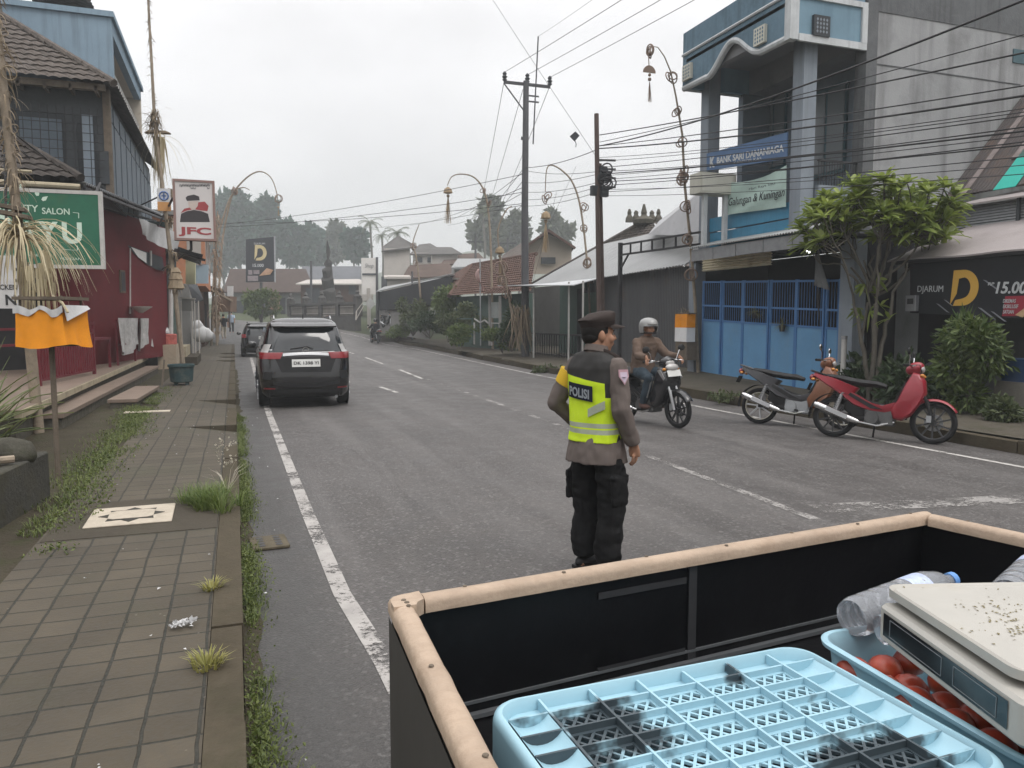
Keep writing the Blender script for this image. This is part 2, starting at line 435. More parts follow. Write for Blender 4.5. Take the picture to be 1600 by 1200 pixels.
def mat_pavers():
    m, nt, b = _nt('pavers'); co = coords(nt)
    mpn = node(nt, 'ShaderNodeMapping'); mpn.inputs['Location'].default_value = (.15, .03, 0); nt.links.new(co, mpn.inputs[0])
    br = node(nt, 'ShaderNodeTexBrick', offset=0.0, squash=1.0)
    br.inputs['Scale'].default_value = 1; br.inputs['Brick Width'].default_value = .2; br.inputs['Row Height'].default_value = .2; br.inputs['Mortar Size'].default_value = .008; br.inputs['Mortar Smooth'].default_value = .45; br.inputs['Bias'].default_value = 0
    br.inputs['Color1'].default_value = (.058,.047,.031,1); br.inputs['Color2'].default_value = (.080,.066,.046,1); br.inputs['Mortar'].default_value = (.018,.018,.012,1)
    wob = node(nt, 'ShaderNodeTexNoise'); wob.inputs['Scale'].default_value = 4; nt.links.new(mpn.outputs[0], wob.inputs['Vector'])
    add = node(nt, 'ShaderNodeVectorMath', operation='MULTIPLY_ADD'); nt.links.new(wob.outputs['Color'], add.inputs[0]); add.inputs[1].default_value = (.025,.025,0); nt.links.new(mpn.outputs[0], add.inputs[2])
    nt.links.new(add.outputs[0], br.inputs['Vector'])
    c = mixc(nt, .55, br.outputs['Color'], ramp(nt, nz(nt, co, 1.3, 6, .66), [(.3, (.42,.41,.38)), (.7, (1.25,1.2,1.1))]), 'MULTIPLY')
    c = mixc(nt, mth(nt, 'MULTIPLY', ramp(nt, nz(nt, co, .8, 6, .7), [(.52, 0.), (.7, 1.)]), .6), c, (.045,.046,.022))   # moss film
    c = mixc(nt, mth(nt, 'MULTIPLY', ramp(nt, nz(nt, co, 45, 3, .6), [(.35, 1.), (.6, 0.)]), .35), c, (.06,.055,.045))
    v = node(nt, 'ShaderNodeTexVoronoi'); v.inputs['Scale'].default_value = 7; nt.links.new(co, v.inputs['Vector'])
    c = mixc(nt, ramp(nt, v.outputs['Distance'], [(.03, .4), (.05, 0.)]), c, (.25,.23,.2))
    nt.links.new(c, b.inputs['Base Color']); b.inputs['Roughness'].default_value = .85
    h = mth(nt, 'ADD', mth(nt, 'MULTIPLY', br.outputs['Fac'], -1.0), mth(nt, 'MULTIPLY', nz(nt, co, 50, 4), .35))
    bump(nt, b, h, .7, .012); return m
def mat_paint(name, col, thr):
    m, nt, b = _nt(name); co = coords(nt)
    f = mth(nt, 'ADD', mth(nt, 'MULTIPLY', nz(nt, co, 2.1, 4, .6), .55), mth(nt, 'MULTIPLY', nz(nt, co, 26, 6, .75), .5))
    k = ramp(nt, f, [(thr-.03, 0.), (thr+.03, 1.)])
    b.inputs['Roughness'].default_value = .7
    c = mixc(nt, .7, col, ramp(nt, nz(nt, co, 5, 5, .7), [(.3, tuple(q*.55 for q in col)), (.65, col)]))
    nt.links.new(c, b.inputs['Base Color'])
    tr = node(nt, 'ShaderNodeBsdfTransparent'); mx = node(nt, 'ShaderNodeMixShader')
    nt.links.new(k, mx.inputs[0]); nt.links.new(tr.outputs[0], mx.inputs[1]); nt.links.new(b.outputs[0], mx.inputs[2]); nt.links.new(mx.outputs[0], nt.nodes['Material Output'].inputs[0])
    return m
m_asph = mat_asphalt(); m_pav = mat_pavers()
m_line = mat_paint('worn_white_paint', (.37,.35,.33), .485); m_faint = mat_paint('faint_white_paint', (.30,.285,.27), .555); m_mid = mat_paint('thin_white_paint', (.48,.46,.43), .47)
m_conc = M('kerb_concrete', (.068,.057,.040), .88, .25, 2.2, .4, 50, dirt=.35, dcol=(.045,.046,.026))
m_slab = M('plain_concrete', (.062,.054,.042), .85, .22, 1.8, .3, 60, dirt=.3, dcol=(.06,.06,.04))
m_soil = M('soil', (.055,.047,.034), .95, .3, 2.5, .8, 30, dirt=.45, dcol=(.04,.052,.018))
m_earth = M('earth_green', (.06,.07,.04), .95, .35, .06, .3, 3)
m_wconc = M('right_pavement', (.085,.075,.06), .88, .25, 1.3, .4, 40, dirt=.4, dcol=(.05,.055,.03))
# terrain
def terr():
    b = MB(); xs = [-320,-240,-170,-120,-85,-60,-40,-28,-20,-14,-9,-5,-1,3,7,11,15,20,28,40,60,85,120,170,240,320]
    ys = [-50,-30,-15,0,15,30,40,44,48,52,56,60,64,68,72,76,80,84,88,92,96,100,106,112,120,135,160,200,260,330,420]
    vs = [(x, y, groundz(x, y)-.06+(max(0, abs(x-5)-60)*.02)) for y in ys for x in xs]; n = len(xs)
    b.add(vs, [(j*n+i, j*n+i+1, (j+1)*n+i+1, (j+1)*n+i) for j in range(len(ys)-1) for i in range(n-1)])
    o = b.build('terrain', m_earth, smooth=60); o['kind'] = 'structure'
terr()
Lk = [(0.0,-12),(0,0),(0,10),(0,20),(0,30),(0,40),(-.2,46),(-.8,52),(-2,57),(-4,62),(-7,67),(-12,72),(-20,77),(-32,82)]
Rk = [(9.1,-12),(9.1,0),(9.1,10),(9.1,20),(9.6,30),(10.3,40),(10.75,47),(10.4,53),(9.6,58.5),(8.2,64),(5.2,70.5),(0,77),(-8,83.5),(-22,90)]
def resample(p, q, k):
    out = []
    for i in range(len(p)-1):
        for j in range(k):
            t = j/k; out.append(((p[i][0]*(1-t)+p[i+1][0]*t, p[i][1]*(1-t)+p[i+1][1]*t), (q[i][0]*(1-t)+q[i+1][0]*t, q[i][1]*(1-t)+q[i+1][1]*t)))
    out.append((p[-1], q[-1])); return out
def road():
    b = MB(); rows = resample(Lk, Rk, 4); nx = 10; vs = []
    for l, r in rows:
        for i in range(nx+1):
            t = i/nx; x = l[0]+(r[0]-l[0])*t; y = l[1]+(r[1]-l[1])*t; vs.append((x, y, groundz(x, y)))
    b.add(vs, [(j*(nx+1)+i, j*(nx+1)+i+1, (j+1)*(nx+1)+i+1, (j+1)*(nx+1)+i) for j in range(len(rows)-1) for i in range(nx)])
    o = b.build('road', m_asph, smooth=60); o['kind'] = 'structure'
road()
def mark(name, pts, wd, m, z=.004):
    b = MB(); P2 = []
    for i, (x, y) in enumerate(pts):
        a = Vector(pts[max(i-1,0)]); c = Vector(pts[min(i+1,len(pts)-1)]); d = (c-a).normalized(); n = Vector((d.y, -d.x))
        P2.append((Vector((x,y))-n*wd/2, Vector((x,y))+n*wd/2))
    vs = [(q.x, q.y, groundz(q.x, q.y)+z) for pr in P2 for q in pr]
    b.add(vs, [(2*i, 2*i+1, 2*i+3, 2*i+2) for i in range(len(pts)-1)])
    o = b.build(name, m); o['kind'] = 'structure'; return o
def dens(pts, step=1.0):
    out = []
    for a, c in zip(pts, pts[1:]):
        k = max(1, int(math.dist(a, c)/step)); out += [(a[0]+(c[0]-a[0])*i/k, a[1]+(c[1]-a[1])*i/k) for i in range(k)]
    return out+[pts[-1]]
mark('edge_line_marking', dens([(.70,1.5),(.64,3.6),(.57,4.6),(.55,6.7),(.54,13.8),(.58,25),(.68,36)], .6), .105, m_line)
mark('right_edge_line_marking', dens([(8.3,-2),(8.29,12),(8.55,22),(9.1,32),(9.75,43),(9.6,50),(8.8,57),(7.3,63)], 1.), .085, m_mid)
mark('centre_line_marking', dens([(4.3,2),(4.72,8.5),(4.78,11.4),(4.95,17),(5.05,21.5)], 1.), .10, m_faint)
for a, c in (((4.95,21.1),(5.14,25.2)), ((5.25,28.8),(5.42,34.0)), ((3.36,18.9),(3.46,17.3)), ((5.5,38),(5.55,43))): mark('centre_dash_marking', dens([c, a] if a[1] > c[1] else [a, c], .5), .10, m_mid)
mark('stop_bar_marking', dens([(4.75,5.32),(6.9,4.95),(8.1,4.72)], .4), .30, m_faint)
# left pavement
def pav():
    b = MB(); kb = MB()
    segs = [(-4,9.88),(11.87,14.25),(15.73,30.2),(31.2,33.4),(34.3,36.9),(37.8,52)]
    for i, (a, c) in enumerate(segs):
        left = lambda y: -1.28 if y < 17.9 else -1.62
        b.box(-1.32 if a < 15 else -1.66, a, -.05, -.15, c, .12)
        y = a
        while y < c-.05:
            e = min(c, y+1.0); o = rnd.uniform(-.006, .006)
            kb.box(-.15+.003, y+.006, -.05, o, e-.006, .12+rnd.uniform(-.004,.006)); y = e
        if i+1 < len(segs):
            n0, n1 = c, segs[i+1][0]                                 # dropped kerb: the pavement slopes down to the road
            L = -1.32 if a < 15 else -1.66
            b.add([(L,n0,.12),(L,n1,.12),(-.68,n1,.118),(-.68,n0,.118),(.02,n1,.012),(.02,n0,.012)], [(0,3,2,1),(3,5,4,2)])
    o = b.build('pavement', m_pav); o['kind'] = 'structure'
    o = kb.build('kerb', m_conc); o['kind'] = 'structure'
    b = MB()
    b.box(-1.3, 5.98, .10, -.16, 7.12, .1245); o = b.build('pavement_slab', m_slab); o['kind'] = 'structure'
    b = MB()
    b.grid(lambda u, v: (-9+7.72*u, -4+58*v, .085+.03*vnoise((u*9, v*40, 0), 1)), 12, 60)
    o = b.build('verge_ground', m_soil, smooth=60); o['kind'] = 'structure'
    b = MB(); b.grid(lambda u, v: ((.0 if u < .5 else .0)+u*(.07+.09*vnoise((v*60, 3, 1), 1)), -3+30*v, .004+.05*(1-u)*max(0, .4+vnoise((v*50, 8, 2), 1))), 3, 160)
    o = b.build('gutter_dirt', m_soil, smooth=60); o['kind'] = 'structure'
pav()
def rz_(x, y): return .17+.14*sstep(11, 17, y)*sstep(9.3, 11.3, x)*(1-sstep(19, 26, y)*.4)+groundz(x, y)
def pavR():
    b = MB(); kb = MB()
    def kx(y):
        for (x0, y0), (x1, y1) in zip(Rk, Rk[1:]):
            if y0 <= y <= y1: return x0+(x1-x0)*(y-y0)/(y1-y0)
        return 9.1
    b.grid(lambda u, v: (lambda y: (kx(y)+.14+u*6, y, rz_(kx(y)+.14+u*6, y)))(-6+58*v), 12, 60)
    y = -6
    while y < 51:
        L = rnd.uniform(.9, 1.6)
        if not (18.2 < y < 20.6 or 27 < y < 27.8 or 33 < y < 34.5):
            x = kx(y+L/2)+rnd.uniform(-.03, .02); hz = groundz(x, y)+rnd.uniform(.15, .19)
            kb.obox((x+.075, y+L/2, hz/2-.05), (.15, L-.015, hz+.1), Euler((rnd.uniform(-.01,.01), 0, -math.atan((kx(y+L)-kx(y))/L))).to_matrix())
        y += L
    o = b.build('pavement', m_wconc, smooth=60); o['kind'] = 'structure'
    o = kb.build('kerb', m_conc); o['kind'] = 'structure'
pavR()
# ================================================================ left side of the street
m_red = M('red_render', (.125,.014,.018), .7, .18, 1.2, .15, 40, dirt=.2, dcol=(.09,.02,.02))
m_maroon = M('maroon_paint', (.13,.02,.028), .55, .15, 3)
m_pink = M('pink_paint', (.42,.16,.17), .7, .15, 2)
m_tileold = M('weathered_clay_tile', (.105,.090,.080), .85, .4, 4, .3, 40, dirt=.35, dcol=(.045,.04,.036))
m_tiledark = M('mossy_clay_tile', (.06,.052,.047), .85, .4, 4, .3, 40, dirt=.35, dcol=(.03,.028,.025))
m_tilered = M('red_clay_tile', (.10,.060,.048), .85, .4, 3, .3, 40, dirt=.4, dcol=(.05,.032,.028))
m_blue = M('pale_blue_render', (.22,.30,.37), .85, .14, .5, .15, 30, streak=.35, dcol=(.10,.12,.13))
m_beige = M('beige_render', (.50,.45,.38), .85, .12, .8, .1, 30)
m_dkgrey = M('dark_grey_paint', (.045,.05,.055), .6, .25, 2)
m_slate = M('blue_grey_panel', (.10,.125,.15), .6, .2, 1.5)
m_slate2 = M('light_blue_grey_panel', (.20,.24,.28), .6, .15, 1.5)
m_black = M('black_metal', (.018,.018,.02), .5, .3, 6)
m_steel = M('grey_galvanised', (.30,.31,.32), .45, .2, 6, metal=.6)
m_tread = M('step_terrazzo', (.19,.145,.115), .6, .15, 5, .1, 60)
m_cream = M('cream_edging', (.36,.31,.22), .7, .2, 3, .2, 40, dirt=.35, dcol=(.09,.085,.05))
m_stone = M('rubble_stone', (.10,.092,.075), .9, .4, 7, .8, 14, dirt=.4, dcol=(.04,.045,.025))
m_white = M('white_paint', (.72,.71,.68), .6, .06, 3)
m_offwh = M('dirty_white_cloth', (.52,.52,.52), .85, .16, 4)
m_wood = M('grey_wood', (.14,.115,.09), .85, .3, 6, .3, 30)
m_bamboo = M('dry_bamboo', (.25,.205,.155), .7, .3, 9, .2, 40)
m_straw = M_leaf('dry_palm_leaf', (.40,.33,.20), (.62,.55,.38), .25, .7)
m_strawdk = M_leaf('brown_palm_leaf', (.16,.12,.08), (.36,.29,.2), .2, .8)
m_orange = M('orange_cloth', (.72,.27,.025), .8, .1, 6, sheen=.3)
m_glass = M_glass('dark_glass')
m_green_sign = M('green_sign_face', (.010,.115,.062), .5, .2, 1.2, dirt=.25, dcol=(.07,.12,.03))
m_signtxt = M('sign_lettering', (.55,.68,.58), .6, .05, 3)
m_frame = M('aluminium_frame', (.45,.44,.42), .5, .15, 6)
UP = Vector((0,0,1))
# ---- red fronted shop with the tiled upper floor
sh = thing('red_shop_building', 'red walled shop with dark upper floor and mossy tiled roofs', 'building', (0,0,0))
b = MB(); W0, W1, W2 = V(-7.2,18.6,.5), V(-3.5,21.5,.5), V(-2.0,27.3,.5)
def wallseg(b, p, q, z0, z1, th=.2, mi=0):
    p, q = Vector(p), Vector(q); d = (q-p).normalized(); n = Vector((-d.y, d.x, 0))
    b.prism([(0,0),((q-p).length,0),((q-p).length,z1-z0),(0,z1-z0)], (p.x,p.y,z0), d, UP, n*th, mi)
wallseg(b, W1, W2, .5, 4.6); wallseg(b, W0, W1, .5, 4.6, .2); b.build('wall', m_red, sh)
dW = (W2-W1).normalized(); nW = Vector((dW.y, -dW.x, 0))
def onW(px, py, lift=0.0): return ATP(px, py, W1, nW)+nW*lift
b = MB()
b.add([onW(198,383,.02), onW(253,402,.02), onW(256,424,.02), onW(243,421,.02), onW(225,411,.02), onW(208,396,.02)], [(0,5,4,3,2,1)])
w_ = b.build('window', m_dkgrey, sh)
b = MB(); b.add([onW(203,386,.035), onW(227,395,.035), onW(227,411,.035), onW(214,402,.035)], [(0,3,2,1)]); b.build('pane', m_white, w_)
b = MB(); b.tube([onW(233,392,.05), onW(233,415,.05)], .035, 6); b.build('mullion', m_frame, w_)
b = MB(); b.prism([(0,0),(.34,0),(.34,.62),(0,.62)], onW(187,457,.0), dW, UP, nW*.04); o = b.build('notice_frame', m_wood, sh)
b = MB(); b.prism([(0.05,.05),(.29,.05),(.29,.57),(.05,.57)], onW(187,457,.041), dW, UP, nW*.01); b.build('notice', m_black, o)
b = MB(); b.tube([onW(200,388,.06), onW(200,490,.06)], .022, 6); b.build('water_pipe', m_frame, sh); b = MB(); b.tube([onW(262,345,.1), onW(262,541,.1)], .075, 10); b.build('drain_pipe', m_frame, sh)
b = MB(); b.lathe([(.05,-.16),(.20,-.06),(.29,0),(.30,.02),(.24,.02),(.10,-.05)], 18, onW(203,480,.3)); b.build('wash_basin', m_white, sh, 40)
b = MB(); b.prism([(0,0),(1.1,0),(1.1,3.0),(0,3.0)], W0.lerp(W1,.55)+Vector((0,0,0)), (W1-W0).normalized(), UP, Vector(((W1-W0).y,-(W1-W0).x,0)).normalized()*.03); b.build('doorway', m_black, sh)
# upper storey
b = MB(); b.box(-12, 20.9, 4.55, -2.75, 31.5, 7.15); b.build('upper_wall', m_dkgrey, sh)
b = MB(); Yf = 20.87
for px0, px1, t0, b0, mm in ((30,100,182,270,0),(103,124,190,300,1),(128,150,180,300,2),(154,172,236,288,1)):
    A_, B_ = ATY(px0, t0, Yf), ATY(px1, b0, Yf); b.box(A_.x, Yf-.03-.02*mm, max(4.6,B_.z), B_.x, Yf, A_.z, mm)
b.build('shutter_panel', [m_slate, m_dkgrey, m_slate2], sh)
b = MB(); zt, zb = 6.6, 4.62; x = -9.0
while x < -2.8: b.tube([(x, Yf-.12, zb), (x, Yf-.12, zt)], .008, 4); x += .17
z = zb
while z < zt: b.tube([(-9, Yf-.125, z), (-2.78, Yf-.125, z)], .008, 4); z += .2
b.build('window_grille', m_black, sh)
b = MB()
for k in range(9):
    y = 21.0+k*1.16; b.box(-2.745, y, 4.6, -2.70, y+.95, 6.5); b.box(-2.745, y, 6.56, -2.71, y+.95, 6.95)
b.build('side_shutter', m_slate, sh)
b = MB(); b.box(-2.78, 20.86, 4.55, -2.62, 21.02, 7.1); b.box(-9, 20.45, 6.95, -2.66, 20.6, 7.1)
for k in range(12): b.box(-8.6+k*.52, 20.45, 6.9, -8.54+k*.52, 20.95, 7.05)
b.build('eave_timber', m_wood, sh)
b = MB(); E_ = V(-2.45,20.3,7.08); s2 = .76
tile_roof(b, V(-12.5,20.3,7.08), E_, V(-6.0,23.85,7.08+3.55*s2), V(-9,23.85,7.08+3.55*s2), 46, 15)
tile_roof(b, E_, V(-2.45,31.9,7.08), V(-6.0,28.3,7.08+3.55*s2), V(-6.0,23.85,7.08+3.55*s2), 48, 15)
ridge_caps(b, E_, V(-6.0,23.85,7.1+3.55*s2)); ridge_caps(b, V(-6,23.85,7.1+3.55*s2), V(-6,28.3,7.1+3.55*s2))
b.build('upper_roof', m_tileold, sh)
b = MB(); C_ = V(-2.85,18,4.5); s1 = .66; t = 2.85
tile_roof(b, V(-12,18,4.5), C_, V(-2.85-t,18+t,4.5+t*s1), V(-12,18+t,4.5+t*s1), 40, 12)
b.add([C_+V(0,.02,0), V(-2.85,20.9,4.52), V(-2.85-t,18+t,4.5+t*s1)], [(0,1,2)])
ridge_caps(b, C_+V(0,0,.02), V(-2.85-t,18+t,4.54+t*s1), .09); b.build('porch_roof', m_tiledark, sh)
b = MB(); b.tube([V(-12,17.9,4.42), V(-2.85,17.9,4.34)], .06, 8); b.tube([V(-12,17.95,4.62), V(-3.7,17.93,4.60)], .03, 6); b.build('gutter', m_cream, sh)
b = MB()
def can(u, v):
    p = V(-2.75,17.8,4.42).lerp(V(-1.95,27.5,4.98), u); q = V(-3.9,21.1,4.85).lerp(V(-2.6,27.7,5.3), u)
    r_ = p.lerp(q, v); r_.z += .03*math.sin(u*2*PI*60); return r_
b.grid(can, 360, 2, thick=(0,0,-.012)); b.build('canopy_sheet', M('pale_corrugated_edge', (.24,.25,.26), .5, .25, 2, dirt=.3), sh)
b = MB()
for u in (0,.2,.4,.6,.8,1): b.bar(can(u,0)-V(0,0,.07), can(u,1)-V(0,0,.07), .05, .06)
b.bar(can(0,.02)-V(0,0,.12), can(1,.02)-V(0,0,.12), .05, .06); b.bar(can(0,.5)-V(0,0,.3), can(1,.5)-V(0,0,.3), .05, .05)
b.build('canopy_frame', m_black, sh)
# cloth blind hung under the canopy
b = MB(); c0, c1, c2, c3 = onW(184,341,.55), onW(255,366,.55), onW(256,402,.45), onW(194,366,.45)
b.grid(lambda u, v: c0.lerp(c1,u).lerp(c3.lerp(c2,u),v)+nW*(.05*math.sin(u*9+v*2)+.03*math.sin(u*23)), 40, 8, thick=tuple(nW*.006))
tag(b.build('cloth_blind', m_offwh, None, 60), 'dirty white cloth blind hanging along the red wall', 'blind')
# raised porch and steps
pl = thing('shop_porch', 'raised porch with a cream edge and a long brown step before the red wall', 'porch')
b = MB(); b.box(-9, 11.3, 0, -2.66, 26.7, .46); b.build('base', m_stone, pl)
b = MB(); b.box(-9, 11.28, .46, -2.6, 26.72, .505); b.build('floor', m_tread, pl)
b = MB(); b.box(-2.66, 11.27, .40, -2.575, 26.73, .50); b.build('edging', m_cream, pl)
b = MB(); b.prism([(0,0),(12.4,0),(12.4,.06),(0,.06)], V(-2.34,12.5,.245), V(.0192,.9998,0), UP, V(-.36,.005,0)); b.build('step_tread', m_tread, pl)
b = MB(); b.prism([(0,0),(12.3,0),(12.3,.2),(0,.2)], V(-2.37,12.55,.045), V(.0192,.9998,0), UP, V(-.3,.005,0)); b.build('step_riser', m_stone, pl)
st = thing('step_block', 'separate low concrete step lying in the grass before the porch', 'step', (-1.83,16.5,.1), R(-2.5))
b = MB(); b.rbox(-.24,-1.45,.09,.24,1.45,.155,.015); b.build('tread', m_tread, st)
b = MB(); b.box(-.20,-1.42,-.05,.20,1.42,.09); b.build('riser', m_stone, st)
# railing
rl = thing('porch_railing', 'maroon metal railing with close upright bars on the porch', 'railing', (-3.2,15.3,.5), math.atan2(-.39,3.0))
for y in (-.03,3.0): b = MB(); b.box(-.03,y,0,.03,y+.06,1.12); b.build('post', m_maroon, rl)
b = MB(); b.box(-.02,0,1.05,.02,3.0,1.1); b.box(-.02,0,.86,.02,3.0,.9); b.box(-.02,0,.08,.02,3.0,.12); b.build('rail', m_maroon, rl)
b = MB()
for k in range(1, 22): b.box(-.022,k*.137-.028,.12,.022,k*.137+.028,.86)
b.build('bars', m_maroon, rl)
r2 = thing('porch_railing', 'open maroon railing of two rails at the near end of the porch', 'railing', (-3.25,15.2,.5), R(180-15))
b = MB(); b.box(-.02,0,.98,.02,3.6,1.02); b.box(-.02,0,.72,.02,3.6,.76); b.build('rail', m_maroon, r2)
for y in (1.7,3.5): b = MB(); b.box(-.025,y,0,.025,y+.05,1.0); b.build('post', m_maroon, r2)
# banners on the second rail
r3 = thing('porch_railing', 'maroon rail carrying two washed out banners', 'railing', (-2.78,21.6,.5), math.atan2(-.33,4.6))
b = MB(); b.box(-.02,0,1.1,.02,4.6,1.15); b.box(-.02,0,.5,.02,4.6,.54); b.build('rail', m_maroon, r3)
for y in (0,2.2,4.55): b = MB(); b.box(-.025,y,0,.025,y+.05,1.15); b.build('post', m_maroon, r3)
m_ban = M('faded_banner', (.42,.41,.40), .8, .35, 5, dirt=.3, dcol=(.22,.2,.18))
def banner_hung(label, y0, y1, seed, txt):
    t = thing('cloth_banner', label, 'banner', (-2.74,21.6,.5), math.atan2(-.33,4.6))
    b = MB(); b.grid(lambda u, v: (.035+.05*math.sin(u*11+seed+v*1.5)*(.3+v)+.03*math.sin(u*29+seed), y0+(y1-y0)*u, 1.2-(.85+.12*math.sin(u*5+seed))*v), 40, 14, thick=(-.006,0,0))
    b.build('cloth', m_ban, t, 60)
    if txt:
        b = MB(); b.text('PROMO', (.115,y0+.3,.42), (0,1,0), UP, .2, w=(y1-y0)*.62, depth=.002); b.build('lettering', m_dkgrey, t)
banner_hung('creased white banner with dark lettering tied to the porch rail', -.1, 2.5, 0, False)
banner_hung('crumpled pale grey banner draped at the far end of the porch rail', 2.6, 4.6, 2.2, False)
tb = thing('table', 'dark red table standing on the porch behind the railing', 'table', (-3.35,20.0,.505), R(-10))
b = MB(); b.box(-.4,-.9,.68,.4,.9,.73); b.build('table_top', m_maroon, tb)
for sx in (-.36,.36):
    for sy in (-.85,.85): q = MB(); q.box(sx-.025,sy-.025,0,sx+.025,sy+.025,.68); q.build('leg', m_maroon, tb)
# salon sign
sg = thing('salon_sign', 'large green beauty salon sign board with pale letters', 'sign', (0,0,0))
Ys = 17.2; sgn = lambda px, py: ATY(px, py, Ys)
dS = Vector((1,-.06,0)).normalized(); nS = Vector((dS.y*1,-dS.x,0)); SP = sgn(158,302); 
def onS(px, py, lift=0): return ATP(px, py, SP, nS)+nS*lift
b = MB(); zt, zb = onS(150,302).z, onS(150,417).z
xr = onS(158,360); xl = onS(-75,360)
b.prism([(0,0),((xr-xl).length,0),((xr-xl).length,zt-zb),(0,zt-zb)], (xl.x,xl.y,zb), dS, UP, -nS*.08); b.build('board', m_green_sign, sg)
b = MB(); Wd = (xr-xl).length
for (x0,y0,x1,y1) in ((-.04,-.04,Wd+.04,.03),(-.04,zt-zb-.03,Wd+.04,zt-zb+.04),(-.04,.03,.03,zt-zb-.03),(Wd-.03,.03,Wd+.04,zt-zb-.03)):
    b.prism([(x0,y0),(x1,y0),(x1,y1),(x0,y1)], Vector((xl.x,xl.y,zb))+nS*.012, dS, UP, -nS*.1)
b.build('frame', m_frame, sg)
b = MB(); L_ = lambda px, py: onS(px, py, .003)
def fit(b, s, px0, px1, py0, py1, bold=.0):
    p, q, r_ = L_(px0,py1), L_(px1,py1), L_(px0,py0); b.text(s, p, dS, UP, (r_.z-p.z), w=(q-p).dot(dS), depth=.004, bold=bold)
fit(b,'U',98,129,346,379,.03); fit(b,'Y',61,92,345,378,.03); fit(b,'A',28,60,345,377,.03); fit(b,'D',-10,21,334,366,.03)
fit(b,'SALON',66,109,324,334,.012); fit(b,'BEAUTY',0,60,318,329,.012)
for a, c in ((V(114,332,0),V(123,333,0)),(V(123,333,0),V(123,341,0)),(V(98,390,0),V(121,391,0)),(V(121,391,0),V(121,384,0))): b.bar(L_(a.x,a.y), L_(c.x,c.y), .012, .008)
fit(b,'PUPUAN',95,128,402,406); fit(b,'MAKE UP - HAIR',8,60,396,400)
for cx, cy, an in ((66,313,40),(59,306,100),(28,296,60)):
    p = L_(cx,cy); e = Vector((math.cos(R(an)),0,math.sin(R(an)))); q = Vector((-e.z,0,e.x)); b.prism([(0,-.02),(.05,-.04),(.13,0),(.05,.04),(0,.02)], p, e, q, nS*.004)
b.build('lettering', m_signtxt, sg)
b = MB()
for px in (20,140): p = onS(px,300); b.bar(p-nS*.12-V(0,0,.2), (p.x,18.6,4.55), .04,.04)
b.build('bracket', m_black, sg)
# small chicken shop sign
cs = thing('chicken_sign', 'white board with dark lettering hanging left of the dried frond pole', 'sign', (0,0,0))
P_ = lambda px, py, l=0: ATY(px, py, 15.0-l)
b = MB(); A_, B_ = P_(-40,398), P_(31,482); b.box(A_.x,15.0,B_.z,B_.x,15.05,A_.z); b.build('board', m_offwh, cs)
b = MB()
def fitY(b, s, Y, px0, px1, py0, py1, bold=0., shear=0.):
    p, q, r_ = ATY(px0,py1,Y), ATY(px1,py1,Y), ATY(px0,py0,Y); b.text(s, p, (1,0,0), UP, r_.z-p.z, w=q.x-p.x, depth=.004, bold=bold, shear=shear)
fitY(b,'CHICKEN',15.0,-18,27,444,452,.015); fitY(b,'N',15.0,9,26,460,476,.03); fitY(b,'O',15.0,22,30,418,440,.03); b.build('lettering', m_black, cs)
b = MB(); p = P_(10,400); b.tube([(p.x,15.03,p.z),(p.x,15.3,4.9),(p.x,18.4,4.95)], .02, 6); b.tube([(p.x-.3,15.03,p.z),(p.x-.3,15.3,4.9),(p.x-.3,18.4,4.95)], .02, 6); b.build('hanger', m_black, cs)
# ---- pale blue house behind
bh = thing('blue_house', 'pale blue rendered upper house with an open balcony behind the tiled shop', 'building')
zr = 10.25
b = MB(); b.box(-14,24.8,5,-3.0,25.1,zr-.15); b.box(-14,25.1,5,-4.9,32.2,zr-.15); b.build('wall', m_blue, bh)
b = MB(); b.box(-4.88,31.9,7.0,-3.0,32.2,zr-.45); b.box(-4.9,25.1,6.8,-4.86,31.9,zr-.45); b.box(-4.86,25.1,zr-.5,-3.05,31.9,zr-.42); b.build('balcony_wall', m_beige, bh)
b = MB(); b.box(-4.86,25.1,7.2,-3.0,32.2,7.75); b.box(-14,24.72,zr-.15,-2.92,32.3,zr); b.box(-3.2,25.1,zr-.55,-3.0,32.2,zr-.15); b.build('slab', m_blue, bh)
b = MB(); b.tube([(-3.08,25.1,8.75),(-3.08,31.9,8.75)], .03, 6); b.tube([(-3.08,25.1,7.95),(-3.08,31.9,7.95)], .02, 6)
y = 25.2
while y < 31.9:
    b.tube([(-3.08,y,7.75),(-3.08,y,8.75)], .015, 5); b.tube([(-3.08,y,8.0),(-3.08,y+.3,8.7)], .01, 4); y += .34
b.build('balcony_railing', m_white, bh)
b = MB(); b.box(-14,28,zr,-4.4,34,11.3); b.build('attic_wall', m_dkgrey, bh)
b = MB(); e0 = V(-3.85,27.0,11.3); tile_roof(b, V(-15,27,11.3), e0, V(-6.4,29.6,12.9), V(-15,29.6,12.9), 46, 10); tile_roof(b, e0, V(-3.85,35,11.3), V(-6.4,35,12.9), V(-6.4,29.6,12.9), 30, 10)
ridge_caps(b, e0, V(-6.4,29.6,12.95)); b.build('roof', m_tiledark, bh)
